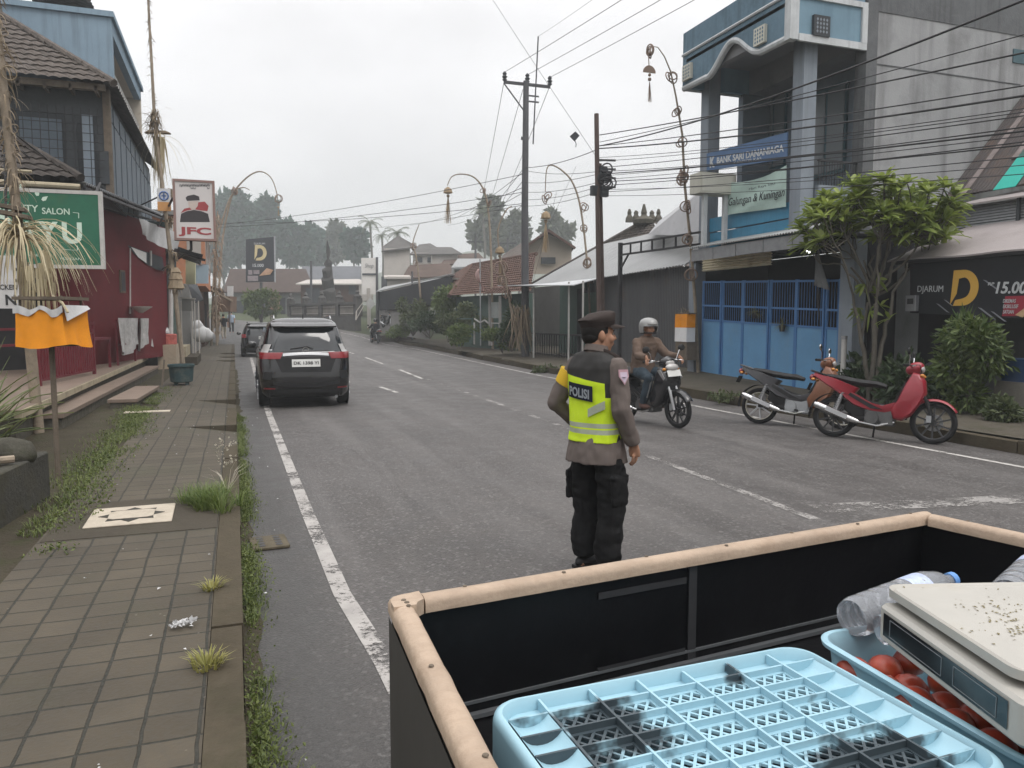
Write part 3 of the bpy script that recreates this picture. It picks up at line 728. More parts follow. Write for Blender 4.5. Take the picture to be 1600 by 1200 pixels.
# ---- planter wall, spiky plant, stones
pw = thing('planter_wall', 'low dark concrete planter with rubble on top at the pavement edge', 'planter', (-1.56,7.68,.0), R(-7))
m_dkconc = M('dark_stained_concrete', (.062,.06,.052), .9, .35, 1.4, .5, 30, dirt=.45, dcol=(.07,.062,.03))
b = MB(); b.rbox(-3.2,-4.2,0,0,0,.5,.03,2); b.build('wall', m_dkconc, pw)
b = MB(); b.grid(lambda u, v: (-3.1+3.0*u, -4.1+4.0*v, .5+.02*vnoise((u*14,v*18,0),1)), 20, 24); b.build('soil', M('dark_soil', (.05,.046,.036), .95, .4, 4, .8, 20), pw)
m_rock = M('dark_rock', (.065,.062,.05), .92, .4, 5, .8, 12, dirt=.3, dcol=(.04,.05,.02))
for i, (x, y, s) in enumerate(((-1.75,7.3,.16),(-2.15,7.5,.2),(-1.95,7.0,.13))):
    b = MB(); b.ell((0,0,s*.4), (s*1.3,s,s*.75), 12, 8); b.v = [p*(1+.25*vnoise(p,6,i)) for p in b.v]
    o = b.build('stone', m_rock, None, 50); o.location = (x,y,.5); o.rotation_euler = (0,0,i*1.3); tag(o, ('rough dark stone at the far corner of the planter','biggest mossy stone on the planter','small dark stone lying before the others on the planter')[i], 'stone', 'stones on the planter')
o = MB().tube([(-2.3,6.75,.56),(-1.68,7.05,.545)], .03, 8).build('bamboo_offcut', m_bamboo); tag(o, 'short pale bamboo length lying on the planter edge', 'bamboo')
m_spike = M_leaf('spiky_leaf', (.05,.085,.02), (.22,.24,.09), .2, .45)
def spiky(label, loc, n, L, r_):
    b = MB()
    for i in range(n):
        a = r_.uniform(0, 2*PI); el = r_.uniform(R(25), R(85)); l = L*r_.uniform(.6,1.1); d = Vector((math.cos(a)*math.cos(el), math.sin(a)*math.cos(el), math.sin(el)))
        base = Vector((math.cos(a)*.14*r_.random(), math.sin(a)*.14*r_.random(), r_.uniform(0,.35))); sd_ = Vector((-math.sin(a), math.cos(a), 0)); pts = []
        for k in range(6):
            t = k/5; pts.append((base+d*l*t-Vector((0,0,.3*l*t*t*math.cos(el))), .038*(1-t)**.6*(1 if t > .1 else .6)))
        vs = []
        for p, wd in pts: vs += [p-sd_*wd, p+V(0,0,-.012), p+sd_*wd]
        fs = []
        for k in range(5): fs += [(3*k,3*k+1,3*k+4,3*k+3),(3*k+1,3*k+2,3*k+5,3*k+4)]
        b.add(vs, fs)
    t = thing('spiky_plant', label, 'plant', loc); b.build('foliage', m_spike, t)
    q = MB(); q.tube([(0,0,-.1),(0,0,.35)], .05, 7); q.build('stem', m_wood, t); return t
spiky('variegated sword leaved plant beside the near bamboo pole', (-3.05,10.6,.1), 120, 1.25, random.Random(3))
spiky('smaller sword leaved plant low by the planter', (-2.65,9.6,.1), 60, .8, random.Random(5))
# ---- near penjor pole with fronds
def strip(b, p, d, L, wd, r_, droop=.9, n=7):
    d = Vector(d).normalized(); p = Vector(p); s = d.cross(UP)
    if s.length < .05: s = Vector((1,0,0))
    s.normalize(); s = (s+rdir(r_)*.5).normalized(); vs = []; v = d.copy()
    for k in range(n+1):
        t = k/n; w_ = wd*(1-.75*t); vs += [p-s*w_/2, p+s*w_/2]
        v = (v+Vector((0,0,-droop*2.2/n))).normalized() if droop else v
        p = p+v*L/n+rdir(r_)*.01*L
    b.add(vs, [(2*k,2*k+1,2*k+3,2*k+2) for k in range(n)])
r1 = random.Random(11)
pj = thing('frond_pole', 'tall weathered bamboo pole wrapped in dried palm fronds with a straw skirt', 'festival pole', (-2.6,12.23,.1))
pole1 = [V(0,0,-.1), V(-.06,.0,1.5), V(-.14,.02,3.2), V(-.24,.02,5.2), V(-.30,0,7.2), V(-.2,-.1,9.0)]
b = MB(); b.tube(pole1, [.075,.07,.062,.055,.045,.03], 10)
for k in range(16):
    z = .3+k*.42; x = -.045*z; b.torus((x,0.005*k*.3,z), .066-.0022*k, .008, None, 12, 5)
b.build('pole', m_bamboo, pj, 40)
b = MB(); x0 = -.13
for i in range(150):
    a = r1.uniform(0, 2*PI); z = r1.uniform(2.62,2.82); strip(b, (x0,0,z), (math.cos(a),math.sin(a),r1.uniform(.2,1.1)), r1.uniform(.95,1.5), r1.uniform(.02,.04), r1, r1.uniform(.9,1.5), 9)
b.build('straw_skirt', m_straw, pj)
b = MB()
for i in range(90):
    a = r1.uniform(0, 2*PI); z = 1.95+r1.random()*.55; rr = .10+.10*r1.random()
    strip(b, (x0+.26+rr*math.cos(a)*1.2,-.25+rr*math.sin(a),z), (.1*math.cos(a),.1*math.sin(a),-1), r1.uniform(.35,.6), .028, r1, .1, 4)
b.build('straw_fringe', m_straw, pj)
b = MB()
for i in range(420):
    z = r1.uniform(3.0,8.6); x = -.045*z-.0; a = r1.uniform(0,2*PI); cl_ = .5+.5*math.sin(z*4.2)
    strip(b, (x+.05*math.cos(a),.05*math.sin(a),z), (math.cos(a),math.sin(a),r1.uniform(-.2,.9)), r1.uniform(.12,.2+.22*cl_), r1.uniform(.012,.035), r1, r1.uniform(.8,2.), 5)
for i in range(14):
    z = r1.uniform(2.6,6.8); b.torus((-.045*z+r1.uniform(-.12,.12), r1.uniform(-.1,.1), z), r1.uniform(.05,.12), .008, Euler((r1.uniform(0,3),r1.uniform(0,3),0)).to_matrix(), 14, 4)
b.build('dried_fronds', m_strawdk, pj)
b = MB()
for (x,z,s) in ((-.42,3.98,.11),(-.52,4.2,.13),(-.36,3.72,.1),(-.33,4.42,.09)): b.ell((x,-.1,z), (s,.03,s*.8), 10, 6); b.v[-56:] = [p*1.0 for p in b.v[-56:]]
b.build('white_paper', m_white, pj, 60)
b = MB(); b.obox((-.45,-.05,3.02), (1.0,.28,.05), Euler((0,.18,0)).to_matrix()); b.obox((-.4,-.05,3.1), (.8,.2,.05), Euler((0,.18,0)).to_matrix()); b.build('offering_shelf', m_wood, pj)
# ---- bamboo shrine wrapped in orange cloth
sr = thing('offering_shrine', 'small bamboo shrine on a post wrapped in bright orange cloth', 'shrine', (-1.66,8.49,.1), R(-19.86))
b = MB(); b.tube([(0,0,-.1),(.0,0,1.3)], .026, 8); b.build('post', m_wood, sr)
b = MB(); b.box(-.20,-.16,1.30,.22,.2,1.33); b.box(-.22,-.17,1.62,.24,.21,1.65)
for x in (-.19,.2):
    for y in (-.15,.18): b.tube([(x,y,1.3),(x,y,1.78)], .013, 6)
b.box(-.24,-.19,1.74,.26,.22,1.77); b.build('tray', m_wood, sr)
b = MB()
def wrap(u, v):
    per = [(-.215,-.185),(.225,-.185),(.245,.21),(-.215,.21)]; k = u*4; i = int(k) % 4; t = k-int(k); p = per[i]; q = per[(i+1)%4]
    x = p[0]+(q[0]-p[0])*t; y = p[1]+(q[1]-p[1])*t; fl = v*v
    return (x*(1+.10*fl)+.012*math.sin(u*60)*fl+.02*fl, y*(1+.12*fl)+.012*math.sin(u*47)*fl, 1.645-(.345+.02*math.sin(u*17))*v)
b.grid(wrap, 96, 10); b.build('cloth', m_orange, sr, 60)
b = MB()
b.grid(lambda u, v: (-.23+.47*u, -.20+.01*math.sin(u*30), 1.665+.02*math.sin(u*14)-.055*v-.02*math.sin(u*9)*v), 40, 4, thick=(0,.01,0)); b.grid(lambda u, v: (.245+.03*v, -.2+.4*u, 1.69-.12*v*(1-u)-.03*v), 10, 4, thick=(.006,0,0)); b.build('white_cloth', m_offwh, sr, 60)
b = MB()
b.tube([(.1,-.1,1.77),(.24,-.2,1.71),(.30,-.22,1.62)], .012, 6); b.build('straw_tie', m_straw, sr)
# ---- access cover, grate, bin, weeds, grass
cv = thing('access_cover', 'pale square concrete cover with a dark eight pointed star in the pavement', 'cover', (-.79,6.55,.1245), R(1))
m_covr = M('cover_cream', (.42,.37,.30), .8, .18, 4, .2, 40, dirt=.35, dcol=(.2,.18,.14)); m_covd = M('cover_dark', (.05,.048,.042), .8, .3, 8)
b = MB(); b.rbox(-.3,-.3,0,.3,.3,.012,.01,2); b.build('plate', m_covr, cv)
b = MB(); sq = lambda s: [(-s,-s),(s,-s),(s,s),(-s,s)]
star = []
for k in range(8):
    a = R(45*k+22.5-22.5); star.append((.235*math.cos(a), .235*math.sin(a))); a = R(45*k+22.5); star.append((.165*math.cos(a), .165*math.sin(a)))
b.prism(star, (0,0,.0122), (1,0,0), (0,1,0), (0,0,.003)); s_ = b.build('star', m_covd, cv)
b = MB(); b.prism([(-.16,-.1),(-.12,-.13),(.12,-.13),(.16,-.1),(.16,.1),(.12,.13),(-.12,.13),(-.16,.1)], (0,0,.0155), (1,0,0), (0,1,0), (0,0,.003)); b.build('centre_tile', m_covr, s_)
b = MB(); b.rbox(-1.75,13.95+.0,.12,-1.05,14.2,.128,.02,2); b.M = Matrix.Identity(4); o = b.build('cover_strip', m_covr); tag(o, 'narrow pale concrete strip across the pavement before the steps', 'cover')
gr = thing('drain_grate', 'rusty drain cover with holes set in the gutter', 'drain', (.2,5.83,.012), R(4))
b = MB(); b.rbox(-.13,-.16,-.01,.13,.16,.012,.012,2); b.build('plate', M('rusty_cast_iron', (.10,.085,.06), .8, .3, 12, .4, 60), gr)
b = MB()
for x in (-.06,.06):
    for y in (-.1,-.035,.035,.1): b.lathe([(.0,.0122),(.026,.0122),(.026,.014),(0,.014)], 12, (x,y,0), None, 0, False)
b.build('holes', m_black, gr)
m_teal = M('worn_teal_concrete', (.045,.075,.08), .75, .3, 3, .3, 40, dirt=.4, dcol=(.16,.15,.12))
bn = thing('round_bin', 'worn teal round concrete tub on stubby feet by the steps', 'tub', (-1.2,19.75,.10))
b = MB(); b.lathe([(.20,.08),(.245,.10),(.265,.30),(.275,.44),(.30,.45),(.30,.50),(.285,.51),(.255,.505),(.25,.44),(.0,.40)], 28); b.build('tub', m_teal, bn, 35)
for k in range(4): q = MB(); a = R(45+90*k); q.obox((.17*math.cos(a),.17*math.sin(a),.03),(.07,.07,.12)); q.build('foot', m_teal, bn)
b = MB(); b.bar((-.42,-.1,0),(-.36,.0,.62),.04,.03); o = b.build('wood_stake', m_wood); o.location = (-1.2,19.75,.1); tag(o, 'dark wooden stake leaning beside the teal tub', 'stake')
m_grass = M_leaf('grass_blade', (.06,.11,.02), (.18,.22,.06), .3, .6); m_moss = M_leaf('low_weed_leaf', (.05,.08,.016), (.16,.19,.05), .25, .6); m_dryg = M_leaf('yellow_weed', (.22,.22,.06), (.34,.31,.1), .25, .6)
def blades(b, c, n, rad, h, r_, wd=.008):
    for _ in range(n):
        a = r_.uniform(0,2*PI); q = rad*math.sqrt(r_.random()); p = Vector((c[0]+q*math.cos(a)*.5, c[1]+q*math.sin(a)*.5, c[2])); o = Vector((math.cos(a)*r_.uniform(.1,1.), math.sin(a)*r_.uniform(.1,1.), 1)).normalized(); hh = h*r_.uniform(.5,1.15)*(1-.3*q/rad)
        s = Vector((-o.y,o.x,0)); s = s.normalized()*wd if s.length > .01 else Vector((wd,0,0)); m_ = p+o*hh*.55; e = p+o*hh+Vector((o.x,o.y,0))*hh*.4-Vector((0,0,hh*.18))
        b.add([p-s,p+s,m_+s*.8,m_-s*.8,e], [(0,1,2,3),(3,2,4)])
rw = random.Random(21)
t = thing('weed_clump', 'bushy green grass clump growing over the kerb by the pale cover', 'grass clump', (-.24,6.75,.11)); b = MB(); [blades(b, (rw.gauss(0,.09),rw.gauss(0,.16),0), 60, .13, rw.uniform(.12,.30), rw, .003) for _ in range(26)]; b.build('blades', m_grass, t)
for (x,y,n,r_,h,lab) in ((-.16,4.6,60,.1,.10,'thin weed in the kerb joint, the farther one'),(-.155,3.55,90,.13,.11,'yellowish spidery weed in the kerb joint nearest the camera')):
    t = thing('weed_clump', lab, 'weed', (x,y,.12)); b = MB(); blades(b, (0,0,0), n, r_, h, rw, .004); b.build('blades', m_dryg, t)
t = thing('weed_clump', 'pale seed stalks standing above the grass clump', 'weed', (-.1,7.35,.12)); b = MB(); blades(b,(0,0,0),16,.08,.42,rw,.004)
for _ in range(50): p = Vector((rw.uniform(-.08,.08),rw.uniform(-.06,.06),rw.uniform(.22,.46))); leafcard(b, p, .025,.02, rdir(rw), rdir(rw))
b.build('blades', M_leaf('seed_head', (.4,.38,.3),(.55,.5,.42),.3,.8), t)
b = MB()
for _ in range(5200):
    y = rw.uniform(5.6,19.5); x = -1.32-.25*vnoise((y*.5,2,0),1)+rw.gauss(0,.16)-(.35*max(0,(y-9)/10)) + (.1 if y < 8 else 0)
    if vnoise((x*2.2,y*1.1,5),1) < -.12 or x > -1.02 or x < -2.25: continue
    leafcard(b, (x,y,.10+rw.uniform(0,.05)), rw.uniform(.018,.045), rw.uniform(.010,.024), (rw.uniform(-1,1),rw.uniform(-1,1),rw.uniform(.1,.9)), rdir(rw))
for _ in range(8500):
    y = rw.uniform(6.2,19); x = -1.4-.25*max(0,(y-9)/10)+rw.gauss(0,.15); 
    if x > -1.1 or vnoise((x*2.2,y*1.1,5),1) < -.3: continue
    blades(b, (x,y,.1), 1, .02, .085, rw, .0035)
o = b.build('verge_grass', m_moss); o['kind'] = 'stuff'
b = MB()
for _ in range(10500):
    y = rw.uniform(1.8,13.6)**1.0; k_ = vnoise((1,y*.9,3),1); x = .01+abs(rw.gauss(0,.055+.045*max(0,k_)))
    if (k_ < .02 and rw.random() < .8) or 9.9 < y < 11.7: continue
    leafcard(b, (x,y,.02+max(0,.10-x)*rw.random()), rw.uniform(.010,.026), rw.uniform(.008,.016), (rw.uniform(-1,1),rw.uniform(-1,1),rw.uniform(.2,1)), rdir(rw))
for _ in range(5200):
    y = rw.uniform(1.8,13.6)
    if vnoise((1,y*.9,3),1) > -.2: blades(b, (.02+abs(rw.gauss(0,.05)),y,.01), 1, .04, .085, rw, .003)
o = b.build('gutter_grass', m_moss); o['kind'] = 'stuff'
b = MB()
for _ in range(70):
    x = rw.uniform(-1.2,.35); y = rw.uniform(2.3,14); z = .125 if x < -.01 else .012; s = rw.uniform(.008,.03)
    leafcard(b, (x,y,z+.006), s, s*.8, (rw.uniform(-1,1),rw.uniform(-1,1),.15), (0,0,1))
o = b.build('litter', m_offwh); o['kind'] = 'stuff'
b = MB()
for _ in range(30): leafcard(b, (rw.uniform(-.05,.05),rw.uniform(-.04,.04),.01), .035,.025, (rw.uniform(-1,1),rw.uniform(-1,1),.5), rdir(rw))
o = b.build('crumpled_paper', m_offwh); o.location = (-.29,4.05,.125); tag(o, 'crumpled white scrap lying on the pavers', 'litter')
# ================================================================ right side of the street, near
m_sidewall = M('stained_concrete_wall', (.33,.335,.34), .88, .12, .5, .25, 25, streak=.85, dirt=.42, dcol=(.11,.11,.11), ss=(1.1,1.1,.10))
m_topband = M('sooty_concrete', (.13,.135,.14), .9, .25, .9, .3, 25, streak=.5, dcol=(.05,.05,.05))
m_pblue = M('weathered_blue_paint', (.125,.195,.25), .75, .2, 1.1, .1, 30, streak=.5, dirt=.25, dcol=(.05,.075,.09), ss=(2.5,2.5,.25))
m_pblue2 = M('clean_blue_paint', (.17,.27,.34), .7, .14, 1.2, .1, 30, streak=.35, dcol=(.05,.09,.12), ss=(2.5,2.5,.25))
m_trim = M('dirty_white_trim', (.52,.54,.55), .75, .12, 3, streak=.35, dcol=(.2,.2,.2))
m_colg = M('grey_blue_column', (.235,.265,.30), .8, .12, 1.2, .1, 30, streak=.3, dcol=(.1,.1,.1))
m_soff = M('soffit_grey', (.24,.24,.25), .85, .1, 1, dirt=.2)
m_inner = M('grey_blue_inner_wall', (.16,.19,.22), .8, .15, 1)  # grey-blue paint of the upper back and north walls
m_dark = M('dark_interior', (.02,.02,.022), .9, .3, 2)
m_gate = M('blue_gate_paint', (.11,.27,.46), .5, .12, 1.3, .05, 20, dirt=.28, dcol=(.17,.26,.33), streak=.2)
m_gatef = M('blue_gate_frame', (.055,.16,.36), .5, .12, 3)
m_teald = M('teal_window_frame', (.03,.085,.105), .5, .15, 3)
m_pane = M_glass('window_pane', (.16,.18,.19), .25)
m_shut = M('yellowed_shutter', (.66,.60,.45), .6, .15, 1.5, dirt=.35, dcol=(.25,.17,.08))
m_signwh = M('grimy_white_sign', (.55,.54,.47), .6, .08, 1.2, streak=.3, dcol=(.3,.28,.2))
m_bban = M('blue_banner', (.085,.15,.27), .6, .15, 1.5)
m_gban = M('pale_green_banner', (.42,.55,.50), .7, .14, 1.5)
m_corrg = M_corr('grey_corrugated_roof', (.33,.33,.34), 'Y', .09, .45, .0, .12, (.16,.13,.11))
m_rust = M_corr('rusty_corrugated_roof', (.075,.062,.06), 'Y', .09, .75, .0, .35, (.11,.075,.06))
m_fibre = M('grey_fibre_sheet', (.30,.27,.265), .85, .14, .9, .2, 30, dirt=.25, dcol=(.17,.15,.14))
SX = Vector((0,-1,0))           # left-to-right along a wall that faces the road from the right side
bk = thing('bank_building', 'two storey grey and blue bank building with a wavy parapet', 'building')
b = MB(); b.box(12.55,13.0,0,26,13.25,8.05); b.build('side_wall', m_sidewall, bk)
b = MB(); b.box(12.55,12.985,8.05,26,13.26,9.0); b.box(12.50,12.96,0.,12.78,13.27,9.02); b.build('wall_band', m_topband, bk)
b = MB(); b.box(12.8,12.985,6.98,17,13.0,7.0); b.box(17.3,12.96,6.3,18.4,13.0,6.34); b.build('wall_ledge', m_topband, bk)
q = MB(); q.box(16.72,12.975,7.45,17.45,13.0,7.75); q.build('vent_opening', m_teald, bk)
YL, YR, XF = 16.94, 13.0, 10.6
def arch():
    pts = []
    for k in range(61):
        y = YL+(YR-YL)*k/60
        if y > 15.9: z = 7.33+.06*sstep(16.6,15.9,y) if False else 7.35
        elif y > 14.0: z = 7.33+.52*.5*(1-math.cos(2*PI*(15.95-y)/1.95))
        else: z = 7.3
        if y > 15.9: z = 7.35
        pts.append((y, z))
    return pts
AR = arch()
b = MB(); poly = [(-y, z) for y, z in AR]+[(-YR, 8.66),(-YL, 8.66)]
b.prism([(p[0]+YL, p[1]) for p in poly], (XF,YL,0), SX, UP, (.16,0,0)); b.build('parapet', m_pblue, bk)
for y,z0_ in ((YR,7.28),(YL-.15,7.35)): b = MB(); b.box(XF+.16,y,z0_,12.45,y+.15,8.66); b.build('parapet_return', m_pblue2, bk)
b = MB(); b.box(XF,YR+.16,7.92,12.5,YL-.16,8.0); b.box(XF+.17,YR+.16,7.55,XF+.35,YL-.16,7.92)
b.box(12.5,13.25,7.35,14.5,17.0,8.4); b.build('soffit', m_soff, bk)
b = MB(); b.tube([(XF+.05,y,z) for y, z in AR], .075, 8); b.tube([(XF-.015,YL,8.13),(XF-.015,YR,8.13)], .035, 6)
b.box(XF-.03,YR-.02,7.24,XF+.18,YR+.16,8.14); b.box(XF+.18,YR-.04,7.22,12.5,YR+.02,7.36); b.box(XF+.18,YR-.04,8.06,12.5,YR+.02,8.17); b.box(12.36,YR-.045,7.36,12.5,YR+.02,8.06)
b.box(XF+.02,YL-.02,7.3,12.4,YL+.02,7.42); b.build('parapet_trim', m_trim, bk)
def ornament(c, ux, s=.36, ma=m_signwh, mb_=m_pblue):
    c = Vector(c); ux = Vector(ux); n = ux.cross(UP); b = MB(); b.prism([(-s/2,-s/2),(s/2,-s/2),(s/2,s/2),(-s/2,s/2)], c, ux, UP, n*.07); o = b.build('ornament_tile', ma, bk)
    b = MB()
    for i in range(4):
        for j in range(4): b.prism([(-.026,0),(0,-.034),(.026,0),(0,.034)], c+ux*(i-1.5)*.078+UP*(j-1.5)*.078+n*.0702, ux, UP, n*.004)
    b.build('ornament', mb_, o)
p = ATX(1076,113,XF); ornament(p, SX); p = ATX(1190,56,XF); ornament(p, SX); p = ATY(1281,42,YR); ornament(p, (1,0,0), .4, m_dkgrey, m_colg)
for (x,y) in ((11.3,13.38),(11.3,16.75)):
    b = MB(); b.box(x-.165,y-.165,3.4,x+.165,y+.165,7.9); b.build('column', m_colg, bk)
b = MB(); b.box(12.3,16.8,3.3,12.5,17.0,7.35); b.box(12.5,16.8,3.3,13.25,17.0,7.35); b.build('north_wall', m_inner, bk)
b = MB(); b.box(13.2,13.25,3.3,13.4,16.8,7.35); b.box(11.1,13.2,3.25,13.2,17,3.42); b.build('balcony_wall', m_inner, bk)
for (p0,p1,t,bt) in ((1196,1228,150,262),(1268,1322,148,268)):
    A_, B_ = ATX(p0,t,13.2), ATX(p1,bt,13.2)
    b = MB(); b.box(13.14,B_.y,B_.z,13.2,A_.y,A_.z); w_ = b.build('window', m_teald, bk)
    b = MB(); n = 2
    for k in range(n):
        y0 = A_.y-(A_.y-B_.y)*(k+.06)/n; y1 = A_.y-(A_.y-B_.y)*(k+.92)/n; b.box(13.12,y1,B_.z+.08,13.141,y0,A_.z-.08)
    b.build('pane', m_pane, w_)
b = MB(); b.box(11.24,13.55,3.45,11.3,16.58,3.8); b.box(11.22,13.55,3.83,11.3,16.58,4.16); b.build('balcony_front', M('cyan_blue_paint', (.045,.22,.36), .5, .12, 2, streak=.2), bk)
b = MB(); b.box(11.5,13.1,3.4,12.5,13.2,4.45); b.build('balcony_side', m_colg, bk)
b = MB()
for k in range(15): b.tube([(11.5+k*.07,13.12,4.45),(11.5+k*.07,13.12,4.95)], .009, 4)
b.box(11.47,13.1,4.93,12.5,13.14,4.97); b.build('balcony_railing', m_black, bk)
b = MB(); b.grid(lambda u, v: (10.4+1.2*v, 16.25-4.45*u, 3.38+.28*v+.018*math.sin(u*2*PI*52)), 416, 2, thick=(0,0,-.01)); b.build('awning', M('weathered_zinc', (.27,.28,.28), .5, .25, 1.2, dirt=.3, dcol=(.14,.12,.1)), bk)
b = MB(); y = 16.2
for wd in (.9,.85,.95,.9,.7): b.box(10.47,y-wd+.02,3.06+rnd.uniform(-.01,.01),10.49,y,3.33); y -= wd
b.build('awning_fascia', m_steel, bk)
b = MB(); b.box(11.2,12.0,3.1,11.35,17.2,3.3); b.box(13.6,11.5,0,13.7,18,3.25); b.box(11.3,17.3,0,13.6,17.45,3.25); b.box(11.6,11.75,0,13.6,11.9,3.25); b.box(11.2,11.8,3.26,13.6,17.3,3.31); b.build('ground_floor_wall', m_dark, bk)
for (y0,y1) in ((17.12,17.42),(11.72,12.08)):
    b = MB(); b.box(11.2,y0,0,11.5,y1,3.2); b.build('gate_pillar', m_colg, bk)
A_, B_ = ATX(1098,392,11.15), ATX(1204,425,11.15)
b = MB(); b.grid(lambda u, v: (11.15+.02*math.cos(v*2*PI*8), A_.y+(B_.y-A_.y)*u, 3.36+(2.86-3.36)*v), 4, 64, thick=(.02,0,0)); b.build('roller_shutter', m_shut, bk)
# signs on the bank
def signX(name, label, cat, pts, m, t=.03, X=11.22):
    th = thing(name, label, cat); b = MB(); P4 = [ATX(px,py,X) for px,py in pts]     # tl, tr, br, bl
    b.add(P4+[p+V(t,0,0) for p in P4], [(0,3,2,1),(4,5,6,7),(0,1,5,4),(1,2,6,5),(2,3,7,6),(3,0,4,7)]); b.build('board', m, th); return th, P4
def ontext(b, P4, s, u0, u1, v0, v1, bold=0., shear=0., depth=.004):
    tl, tr, br, bl = P4
    def at(u, v): return tl.lerp(tr,u).lerp(bl.lerp(br,u),v)
    p, q, r_ = at(u0,v1), at(u1,v1), at(u0,v0); b.text(s, p+V(-.003,0,0), (q-p), UP, (r_-p).length, w=(q-p).length, depth=depth, bold=bold, shear=shear)
t, P4 = signX('bank_banner', 'blue banner of a bank with white lettering between the upper columns', 'banner', ((1104,240),(1230,206.6),(1229,248),(1104,267)), m_bban, X=11.1)
b = MB(); ontext(b,P4,'BANK SARI DANANIAGA',.15,.97,.36,.70,.025); ontext(b,P4,'KANTOR KAS',.38,.72,.74,.88,.0); ontext(b,P4,'K',.05,.12,.28,.82,.06); b.build('lettering', m_trim, t)
t, P4 = signX('greeting_banner', 'pale green greeting banner with dark script hanging below the blue bank banner', 'banner', ((1138,285),(1230,258),(1229,323),(1136,336)), m_gban, X=11.16)
bd = kids(t)[0]; b = MB(); tl, tr, br, bl = P4
b.grid(lambda u, v: tl.lerp(tr,u).lerp(bl.lerp(br,u),v)+V(-.02-.03*math.sin(u*5+v*7)*math.sin(PI*u), 0, -.12*math.sin(PI*u)*(1-v)), 30, 12, thick=(.006,0,0))
bd.data = b.build('board_cloth', m_gban).data; bpy.data.objects.remove(bpy.data.objects['board_cloth']); bd.name = 'cloth'
b = MB()
for sx_, s, u0, u1 in ((0,'Galungan & Kuningan',.06,1.0),): 
    tl2 = [p+V(-.05,0,0) for p in P4]; ontext(b, tl2, s, u0, u1, .50, .74, .004, .25)
ontext(b, [p+V(-.05,0,0) for p in P4], 'Hari Raya Suci', .42, .85, .34, .41); b.build('lettering', m_dkgrey, t)
t = thing('box_sign', 'blank grimy white box sign on two posts above the awning', 'sign'); b = MB(); A_, B_ = ATY(1095,268,15.6), ATY(1150,304,15.6)
b.box(A_.x,15.6,B_.z,B_.x,16.05,A_.z); b.build('box', m_signwh, t)
for px in (1101,1133): p = ATY(px,310,15.75); q = MB(); q.box(p.x-.05,15.7,3.4,p.x+.05,15.8,B_.z); q.build('post', m_trim, t)
q = MB(); q.box(A_.x+.05,15.594,B_.z+.05,B_.x-.05,15.601,A_.z-.05); q.build('face', M('sign_face', (.60,.59,.52), .5, .06, 2), t)
# the folding gate
gt = thing('folding_gate', 'bright blue folding gate with barred upper half in six leaves', 'gate')
XG = 11.28
def gz0(y): return .12+(y-12.15)/4.92*.19
xs = [1097,1127,1160,1201,1243,1288,1311.5]; Ys_ = [ATX(x,500,XG).y for x in xs]
for k in range(6):
    ya, yb = Ys_[k]-.012, Ys_[k+1]+.012; ex = .02*(k % 2)
    def zz(y, f): return gz0(y)+f*2.34
    b = MB(); b.prism([(0,gz0(ya)+.03),(ya-yb,gz0(yb)+.03),(ya-yb,zz(yb,.575)),(0,zz(ya,.575))], (XG+ex,ya,0), SX, UP, (.03,0,0)); lf = b.build('gate_leaf', m_gate, gt)
    b = MB(); y = ya-.05
    while y > yb+.03: b.tube([(XG+ex+.015,y,zz(y,.57)),(XG+ex+.015,y,zz(y,.985))], .0085, 5); y -= .083
    b.build('bars', m_gatef, lf)
    b = MB(); f = lambda y, fr, w_: None
    for y in (ya-.02, yb+.02): b.bar((XG+ex+.01,y,zz(y,.02)),(XG+ex+.01,y,zz(y,1)), .045,.05)
    for fr in (.578,.735,.985): b.bar((XG+ex+.008,ya,zz(ya,fr)),(XG+ex+.008,yb,zz(yb,fr)), .045,.045)
    b.build('frame', m_gatef, lf)
for (px,py,lab,sd_) in ((1180,488,'spiky potted plant hung higher on the blue gate',1),(1222,508,'spiky potted plant hung lower on the blue gate',2)):
    p = ATX(px,py,11.2); t = thing('hanging_plant', lab, 'plant', p); r_ = random.Random(sd_); b = MB()
    for i in range(70): strip(b, (0,0,0), rdir(r_, -.1), r_.uniform(.16,.3), .014, r_, .5, 4)
    b.build('foliage', M_leaf('dusty_leaf', (.10,.12,.05),(.26,.24,.12),.2,.7), t); q = MB(); q.lathe([(.05,-.14),(.07,0),(.06,0)], 10); q.build('pot', m_black, t)
m_bulb, nt_, b_ = _nt('lit_bulb'); b_.inputs['Emission Color'].default_value = (1,.98,.93,1); b_.inputs['Emission Strength'].default_value = 6
p = ATX(1263.5,392,12.2); t = thing('light_bulb', 'small lit white bulb hanging in the dark garage', 'lamp', p); q = MB(); q.ell((0,0,0),.05,12,8); q.build('bulb', m_bulb, t, 60); q = MB(); q.tube([(0,0,.04),(0,0,3.27-p.z)],.012,5); q.build('cord', m_black, t)
p = ATX(1283,440,11.0); t = thing('folded_parasol', 'grey folded cloth hanging in front of the gate top', 'parasol', p, 0); q = MB()
q.grid(lambda u, v: (.0+.03*math.sin(u*14), (-.02-.30*v)*(u-.5)*2*.6-.16*v+.16, .55-.62*v-.1*v*u), 12, 8, thick=(.02,0,0)); q.build('cloth', M('grey_cloth', (.16,.165,.17), .85, .15, 4), t, 60); q = MB(); q.tube([(0.02,.2,.75),(.02,.1,-.2),(.02,.05,-.75)],.014,6); q.build('pole', m_black, t)
